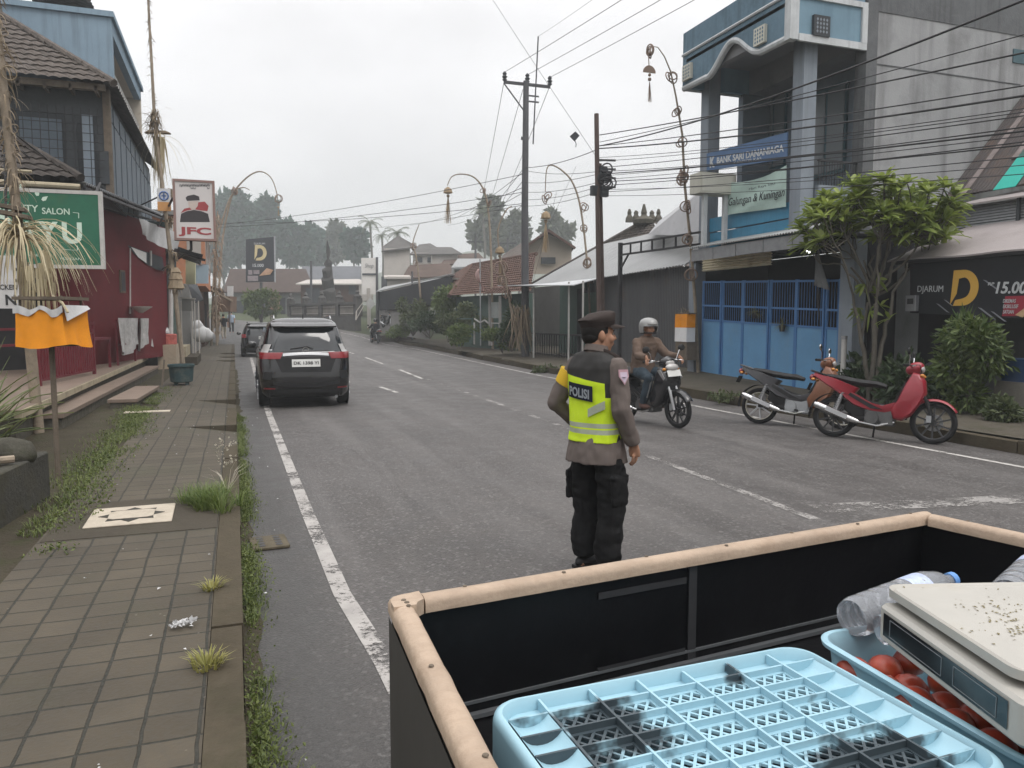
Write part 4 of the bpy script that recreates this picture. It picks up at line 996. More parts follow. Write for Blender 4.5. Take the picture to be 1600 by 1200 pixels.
# ---- neighbouring shop under the grey canopy
ds = thing('roadside_shop', 'low dark shop under a broad grey canopy with patched roofs above', 'building')
b = MB(); b.box(12.3,11.2,.1,12.5,11.85,2.8); b.box(12.5,11.2,.1,15.6,11.4,2.9); b.build('wall', M('grey_pillar_render', (.20,.205,.205), .85, .12, 1.2, dirt=.2), ds)
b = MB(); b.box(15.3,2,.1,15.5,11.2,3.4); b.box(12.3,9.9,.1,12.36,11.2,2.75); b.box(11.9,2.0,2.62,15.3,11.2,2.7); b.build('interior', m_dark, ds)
b = MB(); b.grid(lambda u, v: (11.62+2.0*v, 11.35-9.8*u, 2.76+.72*v+.03*vnoise((u*9,v*4,0),1)), 40, 6, thick=(0,0,-.03)); b.build('canopy', m_fibre, ds)
b = MB(); b.box(11.66,1.6,2.68,11.72,11.3,2.745); b.build('canopy_beam', m_black, ds)
b = MB(); b.box(13.62,1.5,3.42,13.7,8.95,3.86); b.build('fascia', M('yellow_fascia', (.42,.31,.13), .7, .2, 1.5, dirt=.4, dcol=(.2,.17,.12)), ds)
b = MB()
for k in range(9): b.obox((13.64,10.35,3.44+k*.052), (.012,2.8,.046), Euler((0,.5,0)).to_matrix())
b.build('louvre', m_steel, ds); b = MB(); b.box(13.66,8.95,3.42,13.72,11.9,3.86)
for y in (8.98,10.3,11.7): b.box(13.58,y-.03,3.4,13.62,y+.03,3.9)
b.build('louvre_frame', m_dkgrey, ds)
b = MB(); b.grid(lambda u, v: (13.5+2.2*v, 12.0-10.4*u, 3.9+.48*v), 10, 2, thick=(0,0,-.03)); b.build('middle_roof', m_fibre, ds)
b = MB(); b.grid(lambda u, v: (14.75+2.4*v, 12.88-9.5*u, 4.33+2.6*v), 10, 2, thick=(.03,0,-.03)); b.build('rusty_roof', m_rust, ds)
b = MB()
def rr(u, v): return V(14.75+2.4*v, 12.88-9.5*u, 4.33+2.6*v)+V(-.022,0,.02)
def strip_roof(b, u0, u1, v0, v1, sl): b.grid(lambda a, c: rr(u0+(u1-u0)*a+sl*c, v0+(v1-v0)*c), 2, 8, thick=(.008,0,-.008))
strip_roof(b,.04,.055,.0,1.,.0); strip_roof(b,.11,.14,.25,1.0,.0); strip_roof(b,.16,.175,.5,1.,.0); b.build('bare_sheet', M('pale_bare_sheet', (.26,.22,.21), .7, .3, 3, dirt=.4), ds)
b = MB(); strip_roof(b,.125,.175,-.02,.42,.0); strip_roof(b,.16,.20,.25,.62,.0); b.build('teal_sheet', M('teal_sheet', (.03,.42,.34), .5, .1, 1.5), ds)
# cigarette banner
t, P4 = signX('cigarette_banner', 'black plastic banner with a big gold letter D and a price', 'banner', ((1422,408),(1790,388),(1790,507),(1422,489)), M('black_banner', (.012,.014,.018), .35, .3, 1.5), X=11.74)
def onB(px, py, l=.004): p = ATX(px,py,11.74); return p+V(-l,0,0)
def fitX(b, s, px0, px1, py0, py1, bold=0., shear=0.):
    p, q, r_ = onB(px0,py1), onB(px1,py1), onB(px0,py0); b.text(s, p, q-p, UP, r_.z-p.z, w=(q-p).length, depth=.004, bold=bold, shear=shear)
b = MB(); fitX(b,'DJARUM',1434,1474,446,456,.0); fitX(b,'RP',1544,1554,441,446,.01,.15); fitX(b,'15.000',1556,1617,440,458,.025,.2); fitX(b,'S',1770,1780,440,458,.02) if False else None
b.build('lettering', m_trim, t)
gold, ntg, bg_ = _nt('gold_print'); bg_.inputs['Base Color'].default_value = (.62,.37,.07,1); bg_.inputs['Roughness'].default_value = .35
c = onB(1484,478); top = onB(1484,423); Wd_ = (onB(1528,450)-onB(1484,450)).length; Hh = top.z-c.z
def bigD(b, c, ux, W, H, n):
    pts = [(.12*W,H),(.45*W,H)]+[(.45*W+.55*W*math.sin(R(a)), H/2+H/2*math.cos(R(a))) for a in range(10,171,10)]+[(.45*W,0),(.05*W,0)]
    ins = [(.42*W,.12*H),(.45*W,.22*H)]+[(.45*W+.27*W*math.sin(R(a)), H/2+.27*H*math.cos(R(a))) for a in range(170,9,-10)]+[(.42*W,.77*H),(.34*W,.70*H),(.24*W,.30*H),(.10*W,.10*H)]
    o = Vector(c)
    # ring between the outer letter and its counter, closed along the stem
    out = [(.0*W,.03*H)]+[(.12*W,H)]+pts[1:-1]; 
    poly = [(.02*W,.04*H),(.10*W,H),(.45*W,H)]+pts[2:-2]+[(.45*W,0),(.12*W,0),(.20*W,.16*H),(.45*W,.2*H)]+[(.45*W+.27*W*math.sin(R(a)), H/2+.29*H*math.cos(R(a))) for a in range(170,9,-10)]+[(.45*W,.78*H),(.30*W,.76*H),(.24*W,.34*H)]
    b.prism(poly, o, ux, UP, n*.004)
b = MB(); bigD(b, c, SX, Wd_, Hh, V(-1,0,0)); b.build('gold_letter', gold, t)
for (px,py,L) in ((1463,474,.28),(1536,437,.3),(1528,480,.35),(1512,487,.2),(1548,486,.3),(1475,468,.2)): b = MB(); p = onB(px,py); b.prism([(0,0),(L*.8,-L*.55),(L,-L*.6),(L*.2,-L*.05)], p, SX, UP, (-.002,0,0)); b.build('light_streak', M('pale_print', (.22,.23,.25), .5, .1, 3), t)
p = onB(1566,494); b = MB(); b.prism([(0,0),(.62,0),(.72,.32),(.04,.32)], p, SX, UP, (-.003,0,0)); rd = b.build('red_label', M('red_print', (.30,.025,.045), .5, .1, 2), t)
b = MB()
for k, s in enumerate(('DIKEMAS','EKSKLUSIF','SATUAN')): fitX(b,s,1568,1568+(20,24,17)[k],467+k*8.5,473+k*8.5,.01,.15)
for k in range(3): pass
b.v = [p+V(-.006,0,0) for p in b.v]; b.build('label_lettering', m_trim, rd)
b = MB(); p = onB(1588,492,.008); b.prism([(0,0),(.5,.35),(.56,.28),(.12,-.04)], p, SX, UP, (-.02,0,0)); b.build('cigar_print', M('tan_print', (.5,.34,.2), .6, .2, 6), t)
p = onB(1426,482,.03); t2 = thing('meter_box', 'small grey electric meter box at the end of the black banner', 'meter box', p); b = MB(); b.rbox(-.05,-.13,-.05,.05,.1,.24,.015,2); b.build('box', m_steel, t2); q = MB(); q.box(-.056,-.08,.08,-.051,.05,.18); q.build('dial', m_black, t2)
# ---- frangipani, bush and undergrowth
m_fr = M_leaf('frangipani_leaf', (.13,.19,.035), (.32,.38,.09), .4, .4); m_bark = M('grey_bark', (.12,.11,.092), .85, .3, 6, .5, 20)
r3_ = random.Random(31)
tr = thing('frangipani_tree', 'frangipani tree with many thin grey trunks and whorls of long bright leaves', 'tree', (11.0,10.95,.15)); tb_ = MB(); lb = MB()
def whorl(lb, p, d, n, L, r_):
    d = Vector(d).normalized(); x = d.orthogonal().normalized(); y = d.cross(x)
    for i in range(n):
        a = 2*PI*i/n*2.4+r_.random(); el = r_.uniform(.05,1.15); o = (x*math.cos(a)+y*math.sin(a))*math.cos(el)+d*math.sin(el); l = L*r_.uniform(.6,1.15)
        sdv = o.cross(d); sdv = sdv.normalized() if sdv.length > .01 else x; pts = []
        for k in range(6):
            t = k/5; wd = .036*L/.3*math.sin(PI*min(1,(t*.92+.06)))**.8; c = p+o*l*t+Vector((0,0,-.30*l*t*t)); pts += [c-sdv*wd+Vector((0,0,.012)), c, c+sdv*wd+Vector((0,0,.012))]
        lb.add(pts, [f for k in range(5) for f in ((3*k,3*k+1,3*k+4,3*k+3),(3*k+1,3*k+2,3*k+5,3*k+4))])
ce = Vector((.94,-.34,0)); cd = Vector((.34,.94,0)); forks = []
for k in range(5):                                                   # slim stems leaning apart from one foot
    a = k*1.26+.4; p0 = Vector((.07*math.cos(a),.09*math.sin(a),-.05)); s_ = (-.36,-.12,.08,.28,.02)[k]; dd = (.1,-.2,.2,0.,.05)[k]
    p1 = ce*s_*.45+cd*dd*.5+UP*r3_.uniform(.9,1.2); p2_ = ce*s_+cd*dd+UP*r3_.uniform(1.7,2.1)
    branch(tb_, p0, p1, .05, .04, 8, 4, .03, r3_); branch(tb_, p1, p2_, .04, .03, 8, 4, .04, r3_); forks.append(p2_)
    if k < 3: q_ = p1.lerp(p2_,.5)+ce*r3_.uniform(-.2,.2)+UP*.5; branch(tb_, p1.lerp(p2_,.3), q_, .025, .018, 6, 3, .04, r3_); forks.append(q_)
hubs = []
for k in range(16):
    s_ = -.8+1.7*((k*.618+.3) % 1); h_ = ce*s_+cd*r3_.uniform(-.45,.45)+UP*r3_.uniform(2.45,3.05); f_ = min(forks, key=lambda q: (q-h_).length+.25*r3_.random()); branch(tb_, f_, h_, .026, .018, 6, 4, .07, r3_); hubs.append(h_)
forks2 = forks; forks = hubs
for k in range(100):
    s_ = -1.28+2.62*((k*.618+.11) % 1); dd = r3_.uniform(-.75,.75); edge = abs(s_-.05)/1.4
    top = 4.05-.62*edge**2.2-.12*abs(dd); z = top-(1.15-.45*edge)*r3_.random()**1.15; e_ = ce*s_+cd*dd*(1-.35*edge)+UP*z
    f_ = min(forks, key=lambda q: (q-e_).length+.3*r3_.random()); m_ = f_.lerp(e_, .5)+UP*(.12-.3*edge)+Vector((e_.x-f_.x,e_.y-f_.y,0))*.12
    branch(tb_, f_, m_, .014, .011, 6, 3, .08, r3_); branch(tb_, m_, e_, .011, .009, 6, 3, .04, r3_)
    out = (e_-f_).normalized(); whorl(lb, e_, out*.55+UP*.75+rdir(r3_)*.2, r3_.randint(14,19), r3_.uniform(.29,.43), r3_)
    if r3_.random() < .55: q_ = m_.lerp(e_,.45)+ce*r3_.uniform(-.25,.25)+cd*r3_.uniform(-.25,.25)+UP*.1; branch(tb_, m_, q_, .013, .01, 5, 2, .04, r3_); whorl(lb, q_, out+UP*.7, 12, r3_.uniform(.24,.34), r3_)
for _ in range(9):
    p = forks2[_ % len(forks2)]+Vector((r3_.uniform(-.25,.25), r3_.uniform(-.25,.25), r3_.uniform(-.6,.5))); whorl(lb, p, rdir(r3_)*.6+UP*.2, 6, .26, r3_)
tb_.build('trunk', m_bark, tr, 50); lb.build('crown', m_fr, tr)
m_ixl = M_leaf('bush_leaf', (.045,.085,.018), (.14,.18,.05), .3, .5); m_dkl = M_leaf('dark_leaf', (.02,.045,.015), (.055,.085,.03), .25, .5); m_bush2 = M_leaf('dull_leaf', (.05,.075,.03), (.12,.14,.06), .25, .6)  # m_dkl is the leaf of the dark green shrubs
bs = thing('leafy_bush', 'tall leafy bush growing below the gold letter of the black banner', 'bush', (10.9,8.95,.15)); b = MB(); r_ = random.Random(5)
crown(b, [((0,0,1.25),(.42,.5,.32)),((-.05,.15,.75),(.38,.42,.4)),((.1,-.2,.95),(.4,.4,.4)),((0,0,.3),(.3,.35,.3))], 2600, .13, .05, r_, .4)
for _ in range(25): leafcard(b, (r_.uniform(-.1,.1), .1+r_.uniform(-.08,.08), 1.5), r_.uniform(.15,.3), .03, (r_.uniform(-.4,.4),r_.uniform(-.4,.4),1), rdir(r_))
b.build('foliage', m_ixl, bs); q = MB(); branch(q,(0,0,0),(0,0,1.2),.03,.015); branch(q,(0,0,.2),(.2,-.25,1.),.02,.01); q.build('stem', m_bark, bs)
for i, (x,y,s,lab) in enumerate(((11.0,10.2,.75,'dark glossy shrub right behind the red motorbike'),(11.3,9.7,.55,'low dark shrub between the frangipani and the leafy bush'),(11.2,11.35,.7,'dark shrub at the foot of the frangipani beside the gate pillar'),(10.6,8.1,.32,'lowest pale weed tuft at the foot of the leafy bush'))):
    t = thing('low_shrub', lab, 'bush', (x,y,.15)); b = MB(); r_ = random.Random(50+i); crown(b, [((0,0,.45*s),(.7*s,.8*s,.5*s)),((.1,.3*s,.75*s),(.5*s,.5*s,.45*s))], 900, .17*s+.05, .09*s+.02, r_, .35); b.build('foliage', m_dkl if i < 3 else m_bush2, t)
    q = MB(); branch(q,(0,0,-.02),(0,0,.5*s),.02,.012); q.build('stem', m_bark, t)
t = thing('sheeted_pile', 'pile under a dark sheet against the grey wall behind the red motorbike', 'pile', (11.7,10.1,.15)); b = MB(); b.grid(lambda u, v: ((u-.5)*1.0, (v-.5)*1.5, .8*math.sin(PI*u)**.5*math.sin(PI*v)**.5+.08*vnoise((u*5,v*6,0),1)), 16, 18); b.build('sheet', M('dark_tarpaulin', (.045,.048,.05), .7, .25, 3), t, 60)
t = thing('crate', 'dark blue plastic crate under the black banner', 'crate', (11.5,8.35,.15)); b = MB(); b.box(-.2,-.35,.55,.2,.35,.9); b.build('body', M('navy_plastic', (.02,.05,.12), .5, .2, 3), t)
b = MB(); b.box(-.25,-.42,0,.25,.42,.55); b.build('block_base', M('grey_block', (.16,.15,.13), .9, .2, 3, .3, 30), t)
t = thing('post_pipe', 'short grey pipe standing by the frangipani', 'pipe', (10.95,11.65,.15)); b = MB(); b.tube([(0,0,0),(0,0,1.15)], .05, 10); b.build('pipe', m_frame, t, 40); q = MB(); q.lathe([(.058,1.13),(.058,1.2),(0,1.2)],12); q.build('cap', m_steel, t)
# ---- right penjor with white and orange cloth
pr = thing('festival_pole', 'bent bamboo festival pole hung with ring ornaments beside the bank', 'festival pole', (11.0,16.95,.3)); PB = V(11.0,16.95,.3)
pp = [(1091,585),(1086,470),(1079,380),(1070,290),(1066,210),(1056,150),(1048,112),(1038,88),(1028,74),(1018,72),(1012,80)]
def onP(px, py): return ATY(px,py,16.9)-PB
cv_ = [onP(*q) for q in pp]; b = MB(); b.tube(cv_, [.045,.042,.038,.034,.028,.022,.018,.015,.012,.01,.008], 8); b.build('pole', m_bamboo, pr, 50)
m_orn = M_leaf('woven_palm_ornament', (.16,.11,.08), (.34,.25,.2), .2, .8)
def rings(b, p, s, r_, n=3):
    for k in range(n): b.torus(p+Vector((r_.uniform(-s,s)*.5,r_.uniform(-s,s)*.4,r_.uniform(-s,s)*.5)), s*r_.uniform(.7,1.), s*.12, Euler((R(90)+r_.uniform(-.5,.5), r_.uniform(0,1.), r_.uniform(0,3))).to_matrix(), 16, 5)
r_ = random.Random(77)
for (px,py,s) in ((1049,120,.13),(1057,172,.12),(1064,225,.13),(1064,275,.17),(1072,325,.14),(1073,372,.14),(1079,425,.15)):
    b = MB(); p = onP(px,py); rings(b, p, s, r_)
    if s > .16:
        for k in range(26): strip(b, p+Vector((0,0,.2)), (r_.uniform(-.3,.3),r_.uniform(-.3,.3),-1), .45,.03,r_,.2,4)
    b.build('ring_ornament', m_orn, pr)
b = MB(); p0 = onP(1013,80); rings(b, p0, .14, r_, 4); b.tube([p0, onP(1014,103)], .012, 5); p = onP(1015,110)
b.prism([(.17*math.cos(R(a)), .17*math.sin(R(a))) for a in range(0,181,20)], p+V(0,0,-.05), (1,0,0), UP, (0,.03,0)); b.ell(onP(1015,117),.04,8,6); b.ell(onP(1015,124),.045,8,6)
for k in range(26): strip(b, onP(1015,128), (r_.uniform(-.14,.14),r_.uniform(-.1,.1),-1), .48, .02, r_, .0, 4)
b.build('hanging_ornament', m_orn, pr)
sc_ = thing('cloth_shrine', 'shrine box in orange and white cloth tied to the festival pole', 'shrine', ATX(1065,513,10.75)); 
for nm, z0, z1, m_ in (('orange_cloth',.02,.36,m_orange),('white_cloth',-.34,.02,M('clean_white_cloth', (.68,.68,.68), .8, .05, 4))):
    b = MB(); b.grid(lambda u, v: ((-.02+.05*math.sin(u*17)*v*.3), .28-.55*u+.03*v*(.5-u), z1+(z0-z1)*v), 16, 6, thick=(.25,0,0)); b.build(nm, m_, sc_, 60)
b = MB(); b.box(0,-.29,.36,.25,.30,.39); b.build('tray', m_wood, sc_); b = MB(); b.box(0,-.25,-.8,.3,.28,-.34); b.build('base', m_wood, sc_)
b = MB()
for k in range(60): strip(b, (.1,r_.uniform(-.2,.2),.38), rdir(r_,-.1), .2,.02,r_,.4,3)
b.build('offering', m_strawdk, sc_)
# ================================================================ right side, middle distance
def quadD(b, pts, thick=(0,0,-.05), mi=0):
    P_ = [D(*p) for p in pts]; b.add(P_+[p+Vector(thick) for p in P_], [(0,1,2,3),(7,6,5,4),(0,4,5,1),(1,5,6,2),(2,6,7,3),(3,7,4,0)] if len(P_) == 4 else [(0,1,2),(5,4,3),(0,3,4,1),(1,4,5,2),(2,5,3,0)], mi)
m_zinc = M('bright_zinc_roof', (.22,.225,.225), .5, .12, .6, .0, dirt=.12, dcol=(.22,.21,.2))
m_corw = M_corr('dark_corrugated_wall', (.07,.072,.076), 'Y', .09, .6, .0, .22, (.085,.07,.058), .9)
m_greenw = M('grey_green_wall', (.07,.105,.09), .8, .2, 1)
m_brown = M('brown_wood_wall', (.075,.05,.04), .8, .3, 2)
m_greyw = M('mid_grey_render', (.22,.215,.205), .85, .15, .8, dirt=.15)
m_palew = M('pale_render', (.42,.39,.36), .85, .12, .6, dirt=.15, dcol=(.2,.19,.17))
zs = thing('zinc_roof_shop', 'long shop with a sloping zinc roof and dark corrugated wall', 'building')
def zroof(u, v):
    a = V(11.75,18.45,3.18).lerp(V(11.6,23.9,3.06), u*2) if u < .5 else V(11.6,23.9,3.06).lerp(V(11.3,29.4,3.0), (u-.5)*2)
    c = V(15.5,18.45,5.1).lerp(V(15.5,31.0,5.0), u); r_ = a.lerp(c, v); r_.z += .018*math.sin(r_.y*2*PI/.16); return r_
b = MB(); b.grid(zroof, 320, 3, thick=(0,0,-.02)); b.build('roof', m_zinc, zs)
b = MB(); b.grid(lambda u, v: V(10.7,23.6,2.82).lerp(V(10.0,29.4,3.04),u).lerp(V(11.75,23.5,3.10).lerp(V(11.5,29.6,3.06),u), v), 8, 2, thick=(0,0,-.03)); b.build('porch_roof', M('pale_zinc_edge', (.42,.43,.44), .5, .1, 1), zs)
b = MB(); b.box(12,18.5,.1,12.1,23.9,3.15); b.build('corrugated_wall', m_corw, zs)
b = MB(); b.box(13.2,23.95,.1,13.3,30.5,3.4); b.box(12.1,23.9,.1,13.2,23.96,3.3); b.build('back_wall', m_greenw, zs)
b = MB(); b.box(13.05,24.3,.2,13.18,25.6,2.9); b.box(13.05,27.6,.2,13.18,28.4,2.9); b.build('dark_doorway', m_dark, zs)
b = MB(); b.box(12.9,26.2,.6,13.0,27.5,2.7); b.build('green_board', M('dull_green_board', (.09,.17,.13), .7, .2, 1), zs)
for px, py0, py1, Xp in ((834,448,560,10.6),(889,446,545,10.8),(911,450,552,11.0)):
    p = ATX(px, py0, Xp); q = MB(); q.tube([(p.x,p.y,.15),(p.x,p.y,2.95)], .035, 7); q.build('post', m_frame, zs)
b = MB()
for k in range(24): y = 24.0+k*.24; b.box(11.5,y,.2,11.53,y+.03,1.1)
b.box(11.48,24,1.08,11.55,29.6,1.14); b.box(11.48,24,.3,11.55,29.6,.34); b.build('railing', m_black, zs)
b = MB(); q_ = [D(1012,367,26), D(1098,296,21.5), D(1140,290,24), D(1098,368,20)]; b.add([q_[0],q_[3],q_[1]], [(0,1,2)]); b.add([q_[0],q_[1],q_[2]+V(0,2,0),D(1030,345,33)], [(0,1,2,3)]); b.build('gable_roof', m_corrg, zs)
sf = thing('steel_sign_frame', 'empty black steel sign frame on a post before the zinc roof', 'sign frame', (10.6,20.1,.2)); b = MB(); b.box(-.05,-.05,0,.05,.05,3.68); b.build('post', m_black, sf)
b = MB(); e = V(.35,-3.6,0)
for z in (3.33,3.62): b.bar((0,0,z),e+V(0,0,z),.05,.05)
for k in range(8): p = e*k/7; b.bar(p+V(0,0,3.33),p+V(0,0,3.62),.04,.04)
b.bar((0,0,2.9),e*.12+V(0,0,3.33),.04,.04); b.build('frame', m_black, sf)
# tiled hip roof with a crown ornament
hr = thing('tiled_house', 'house with a long tiled hip roof topped by a carved ornament', 'building')
L_, R_, Mx, Bk = D(828,447,44), D(1075,425,31), D(1006,347,37), D(1100,350,42)
b = MB(); tile_roof(b, L_, R_, Mx+V(.3,-.3,0), Mx, 60, 22, .04, .04); tile_roof(b, R_, Bk+V(3,3,-3), Bk, Mx+V(.3,-.3,0), 20, 10); ridge_caps(b, L_, Mx, .13); b.build('roof', m_tileold, hr)
b = MB(); b.add([L_+V(0,.3,-.1),R_+V(0,.3,-.1),R_+V(0,.3,-4),L_+V(0,.3,-4)], [(0,1,2,3)]); b.build('wall', m_greyw, hr)
b = MB(); c = Mx+V(0,0,.1); ds_ = .38
for (dx,h,w_) in ((0,.85,.28),(-.38,.55,.22),(.38,.55,.22),(-.7,.62,.2),(.7,.62,.2)):
    p = c+V(.94*dx,-.34*dx,-.1); b.lathe([(w_,0),(w_*.9,.2),(w_*.45,.35),(w_*.55,.45),(.05,h)], 8, p)
b.lathe([(.5,-.2),(.55,0),(.3,.15)], 10, c); b.build('roof_ornament', m_stone, hr)
gh = thing('gabled_house', 'cream gabled house rising behind the tiled roofs', 'house'); F_ = 54
b = MB(); quadD(b, ((826,382,F_),(858,366,F_),(893,384,F_),(893,402,F_)), (0,.2,0)); quadD(b, ((826,382,F_),(893,402,F_),(893,428,F_),(826,428,F_)), (0,.2,0)); b.build('wall', M('cream_gable', (.42,.36,.30), .8, .1, .5), gh)
b = MB(); P_ = [D(820,386,F_-1),D(857,360,F_-1),D(899,388,F_-1)]
for a, c in ((0,1),(1,2)): b.bar(P_[a], P_[c], .22, .16)
for a, c in ((0,1),(1,2)): b.add([P_[a]+V(0,0,.1),P_[c]+V(0,0,.1),P_[c]+V(3,8,.1),P_[a]+V(3,8,.1)], [(0,1,2,3)])
b.build('roof', m_tilered, gh); b = MB(); quadD(b, ((846,402,F_-.3),(868,402,F_-.3),(868,412,F_-.3),(846,412,F_-.3)), (0,.1,0)); b.build('window', m_dkgrey, gh)
# red tiled house with garden
rh = thing('red_tiled_house', 'low house under a patchy red tiled roof behind a green garden gate', 'house')
b = MB(); e0, e1, t0, t1 = D(702,463,41), D(830,456,33), D(738,415,46), D(838,398,41); tile_roof(b, e0, e1, t1, t0, 44, 16, .04, .04); l2 = D(690,440,50); tile_roof(b, l2, e0, t0, D(735,413,50), 12, 10); ridge_caps(b, t0, t1, .12); ridge_caps(b, e0, t0, .12); b.build('roof', m_tilered, rh)
b = MB(); tile_roof(b, D(755,461,34), D(800,460,33), D(795,450,36), D(772,450,36), 12, 5, .04, .04); b.build('lean_to_roof', m_tilered, rh)
b = MB(); quadD(b, ((712,464,41.5),(825,458,34),(825,560,34),(712,545,41.5)), (.3,.1,0)); b.build('wall', m_greenw, rh)
b = MB(); quadD(b, ((767,472,34.2),(778,472,33.8),(778,497,33.8),(767,497,34.2)), (.05,.02,0)); w_ = b.build('window', M('grey_louvre', (.26,.28,.27), .6, .1, 2), rh); b = MB(); quadD(b, ((763,462,34),(766,462,34),(766,540,34),(763,540,34)), (.05,.02,0)); quadD(b, ((779,462,33.5),(782,462,33.5),(782,540,33.5),(779,540,33.5)), (.05,.02,0)); b.build('post', m_greyw, rh)
b = MB(); quadD(b, ((698,434,46),(735,437,44),(735,452,44),(700,450,46)), (.3,.1,0)); b.build('side_wall', m_brown, rh); b = MB(); quadD(b, ((695,433,46),(737,436,43.5),(738,438,43.5),(695,436,46)), (.4,.4,.0)); b.build('gutter', m_palew, rh)
gg = thing('garden_gate', 'dull green sheet metal garden gate standing open by the pavement', 'gate'); b = MB(); quadD(b, ((714,510,37.5),(738,513,36),(738,537,36),(717,532,37.5)), (.06,0,0)); b.build('leaf', M('dull_green_paint', (.06,.11,.09), .6, .2, 2), gg)
b = MB()
for a, c in (((714,498,37.5),(738,498,36)),((714,498,37.5),(717,533,37.5)),((738,498,36),(739,538,36)),((717,533,37.5),(739,538,36)),((714,511,37.5),(738,514,36))): b.bar(D(*a), D(*c), .07, .07)
b.build('frame', m_greenw, gg)
gf = thing('garden_fence', 'thin pale wire garden fence with a zigzag top beside the green gate', 'fence'); b = MB(); pts = [(741,498),(750,504),(757,500),(763,505),(775,505),(790,506)]
for a, c in zip(pts, pts[1:]): b.bar(D(*a,35), D(*c,34.8), .05,.05)
for a, h in ((741,538),(768,540),(790,545)): b.bar(D(a,504,35), D(a,h,35), .06,.06)
b.build('wire', m_frame, gf)
fp = thing('flag_pole', 'thin pole flying a faded pale pink flag over the red tiled house', 'flag', D(751,540,35)); b = MB(); o_ = D(751,540,35); b.tube([V(0,0,0), D(750,405,35)-o_], .03, 6); b.build('pole', m_steel, fp)
b = MB(); a_, c_ = D(750,420,35)-o_, D(751,455,35)-o_; b.grid(lambda u, v: a_.lerp(c_,v)+V(-.26*math.sin(PI*min(1,v*1.2+.1))*u+.12*u*v, .1*math.sin(u*7+v*5), 0), 6, 10, thick=(.01,.01,0)); b.build('cloth', M('faded_pink_flag', (.42,.29,.27), .8, .1, 3), fp, 60)
# dark canopy building, grey wall and the parked motorcycles further down
dc = thing('dark_canopy_hall', 'long hall with a dark canopy front over a grey wall', 'building')
b = MB(); quadD(b, ((591,457,54),(700,432,44),(700,475,44),(592,485,54)), (.3,.1,0)); b.build('canopy_front', M('charcoal_front', (.028,.03,.033), .7, .2, 1), dc)
b = MB(); quadD(b, ((592,485,54.2),(665,471,48),(665,530,48),(592,520,54.2)), (.3,.1,0)); b.build('wall', m_greyw, dc)
b = MB(); quadD(b, ((588,455,54),(702,428,44),(715,428,52),(600,448,64)), (0,0,-.08)); b.build('roof', m_zinc, dc)
b = MB(); b.bar(D(591,456,53.8), D(591,523,53.8), .14,.14); b.build('post', m_black, dc)
# poles, transformers, far poles
m_pole = M('dark_steel_pole', (.075,.075,.08), .6, .2, 2); m_rustp = M('rusty_pole', (.085,.06,.052), .7, .25, 2)
up = thing('utility_pole', 'tall dark utility pole with a crossarm and three insulators', 'utility pole', (10.67,28.0,.2)); U0 = V(10.67,28,.2)
def rel(px, py, f=29.7): return D(px,py,f)-U0
b = MB(); top = rel(822,127); b.tube([V(0,0,0), rel(820,330), top], [.16,.135,.11], 12); b.build('pole', m_pole, up, 40)
b = MB(); b.bar(rel(787,128), rel(860,136), .1,.1); b.build('crossarm', m_pole, up); b = MB(); b.bar(rel(788,131), rel(818,172), .05,.05); b.build('brace', m_pole, up)
for px,py in ((788.5,128),(824,131),(859,135)):
    q = MB(); p = rel(px,py); q.lathe([(.04,0),(.10,.05),(.05,.1),(.11,.16),(.05,.22),(.09,.28),(.03,.36)], 10, p+V(0,0,.03)); q.build('insulator', m_dkgrey, up)
b = MB(); b.tube([rel(833,225), rel(836,160), rel(841,57)], .03, 6); b.build('lightning_rod', m_pole, up)
b = MB(); b.bar(rel(822,149), rel(842,151),.05,.05); b.bar(rel(822,158), rel(842,160),.05,.05); b.bar(rel(814,216),rel(826,217),.12,.1); b.build('bracket', m_pole, up)
tp = thing('twin_pole', 'pair of rusty service poles carrying coiled cable hardware', 'utility pole', (9.35,19.0,.15)); T0 = V(9.35,19,.15)
def rel2(px, py, f=21.0): return D(px,py,f)-T0
b = MB(); b.tube([rel2(937,575), rel2(932,178)], .065, 9); b.build('tall_pole', m_rustp, tp, 40); b = MB(); b.tube([rel2(944,575,21.2), rel2(937,256,21.2)], .06, 9); b.build('short_pole', m_rustp, tp, 40)
r_ = random.Random(4); b = MB()
for k in range(9): b.torus(rel2(945+r_.uniform(-3,8),278+r_.uniform(-14,12)), r_.uniform(.1,.2), .022, Euler((r_.uniform(0,3),r_.uniform(0,3),0)).to_matrix(), 14, 5)
b.build('cable_coil', m_black, tp)
for (px,py) in ((942,268),(948,276),(929,298),(944,300)): q = MB(); q.obox(rel2(px,py), (.2,.16,.26)); q.build('junction_box', m_dkgrey, tp)
b = MB()
for k in range(4): p = rel2(936,250+14*k); b.bar(p, p+V(.5,0,.02), .05,.05)
b.build('bracket', m_pole, tp)
for i,(px,yt,yb,f,lab) in enumerate(((743,370,470,75,'far utility pole with a crossarm before the pale tree'),(793,372,460,85,'thin far pole with short crossarm close to the tall dark pole'),(589,402,505,66,'plain black pole beside the tall white sign'),(486,408,500,72,'slim pole rising before the stone shrine'),(644,424,520,52,'thin dark pole above the roadside bushes'))):
    o_ = D(px,yb,f); t = thing('distant_pole', lab, 'pole', o_, 0, 'far poles along the street'); q = MB(); q.tube([V(0,0,-.5), D(px,yt,f)-o_], .11 if f > 60 else .06, 7); q.build('pole', m_pole, t)
    if i < 2: q = MB(); q.bar(D(px-14,yt+8,f)-o_, D(px+14,yt+8,f)-o_, .12,.12); q.build('crossarm', m_pole, t)
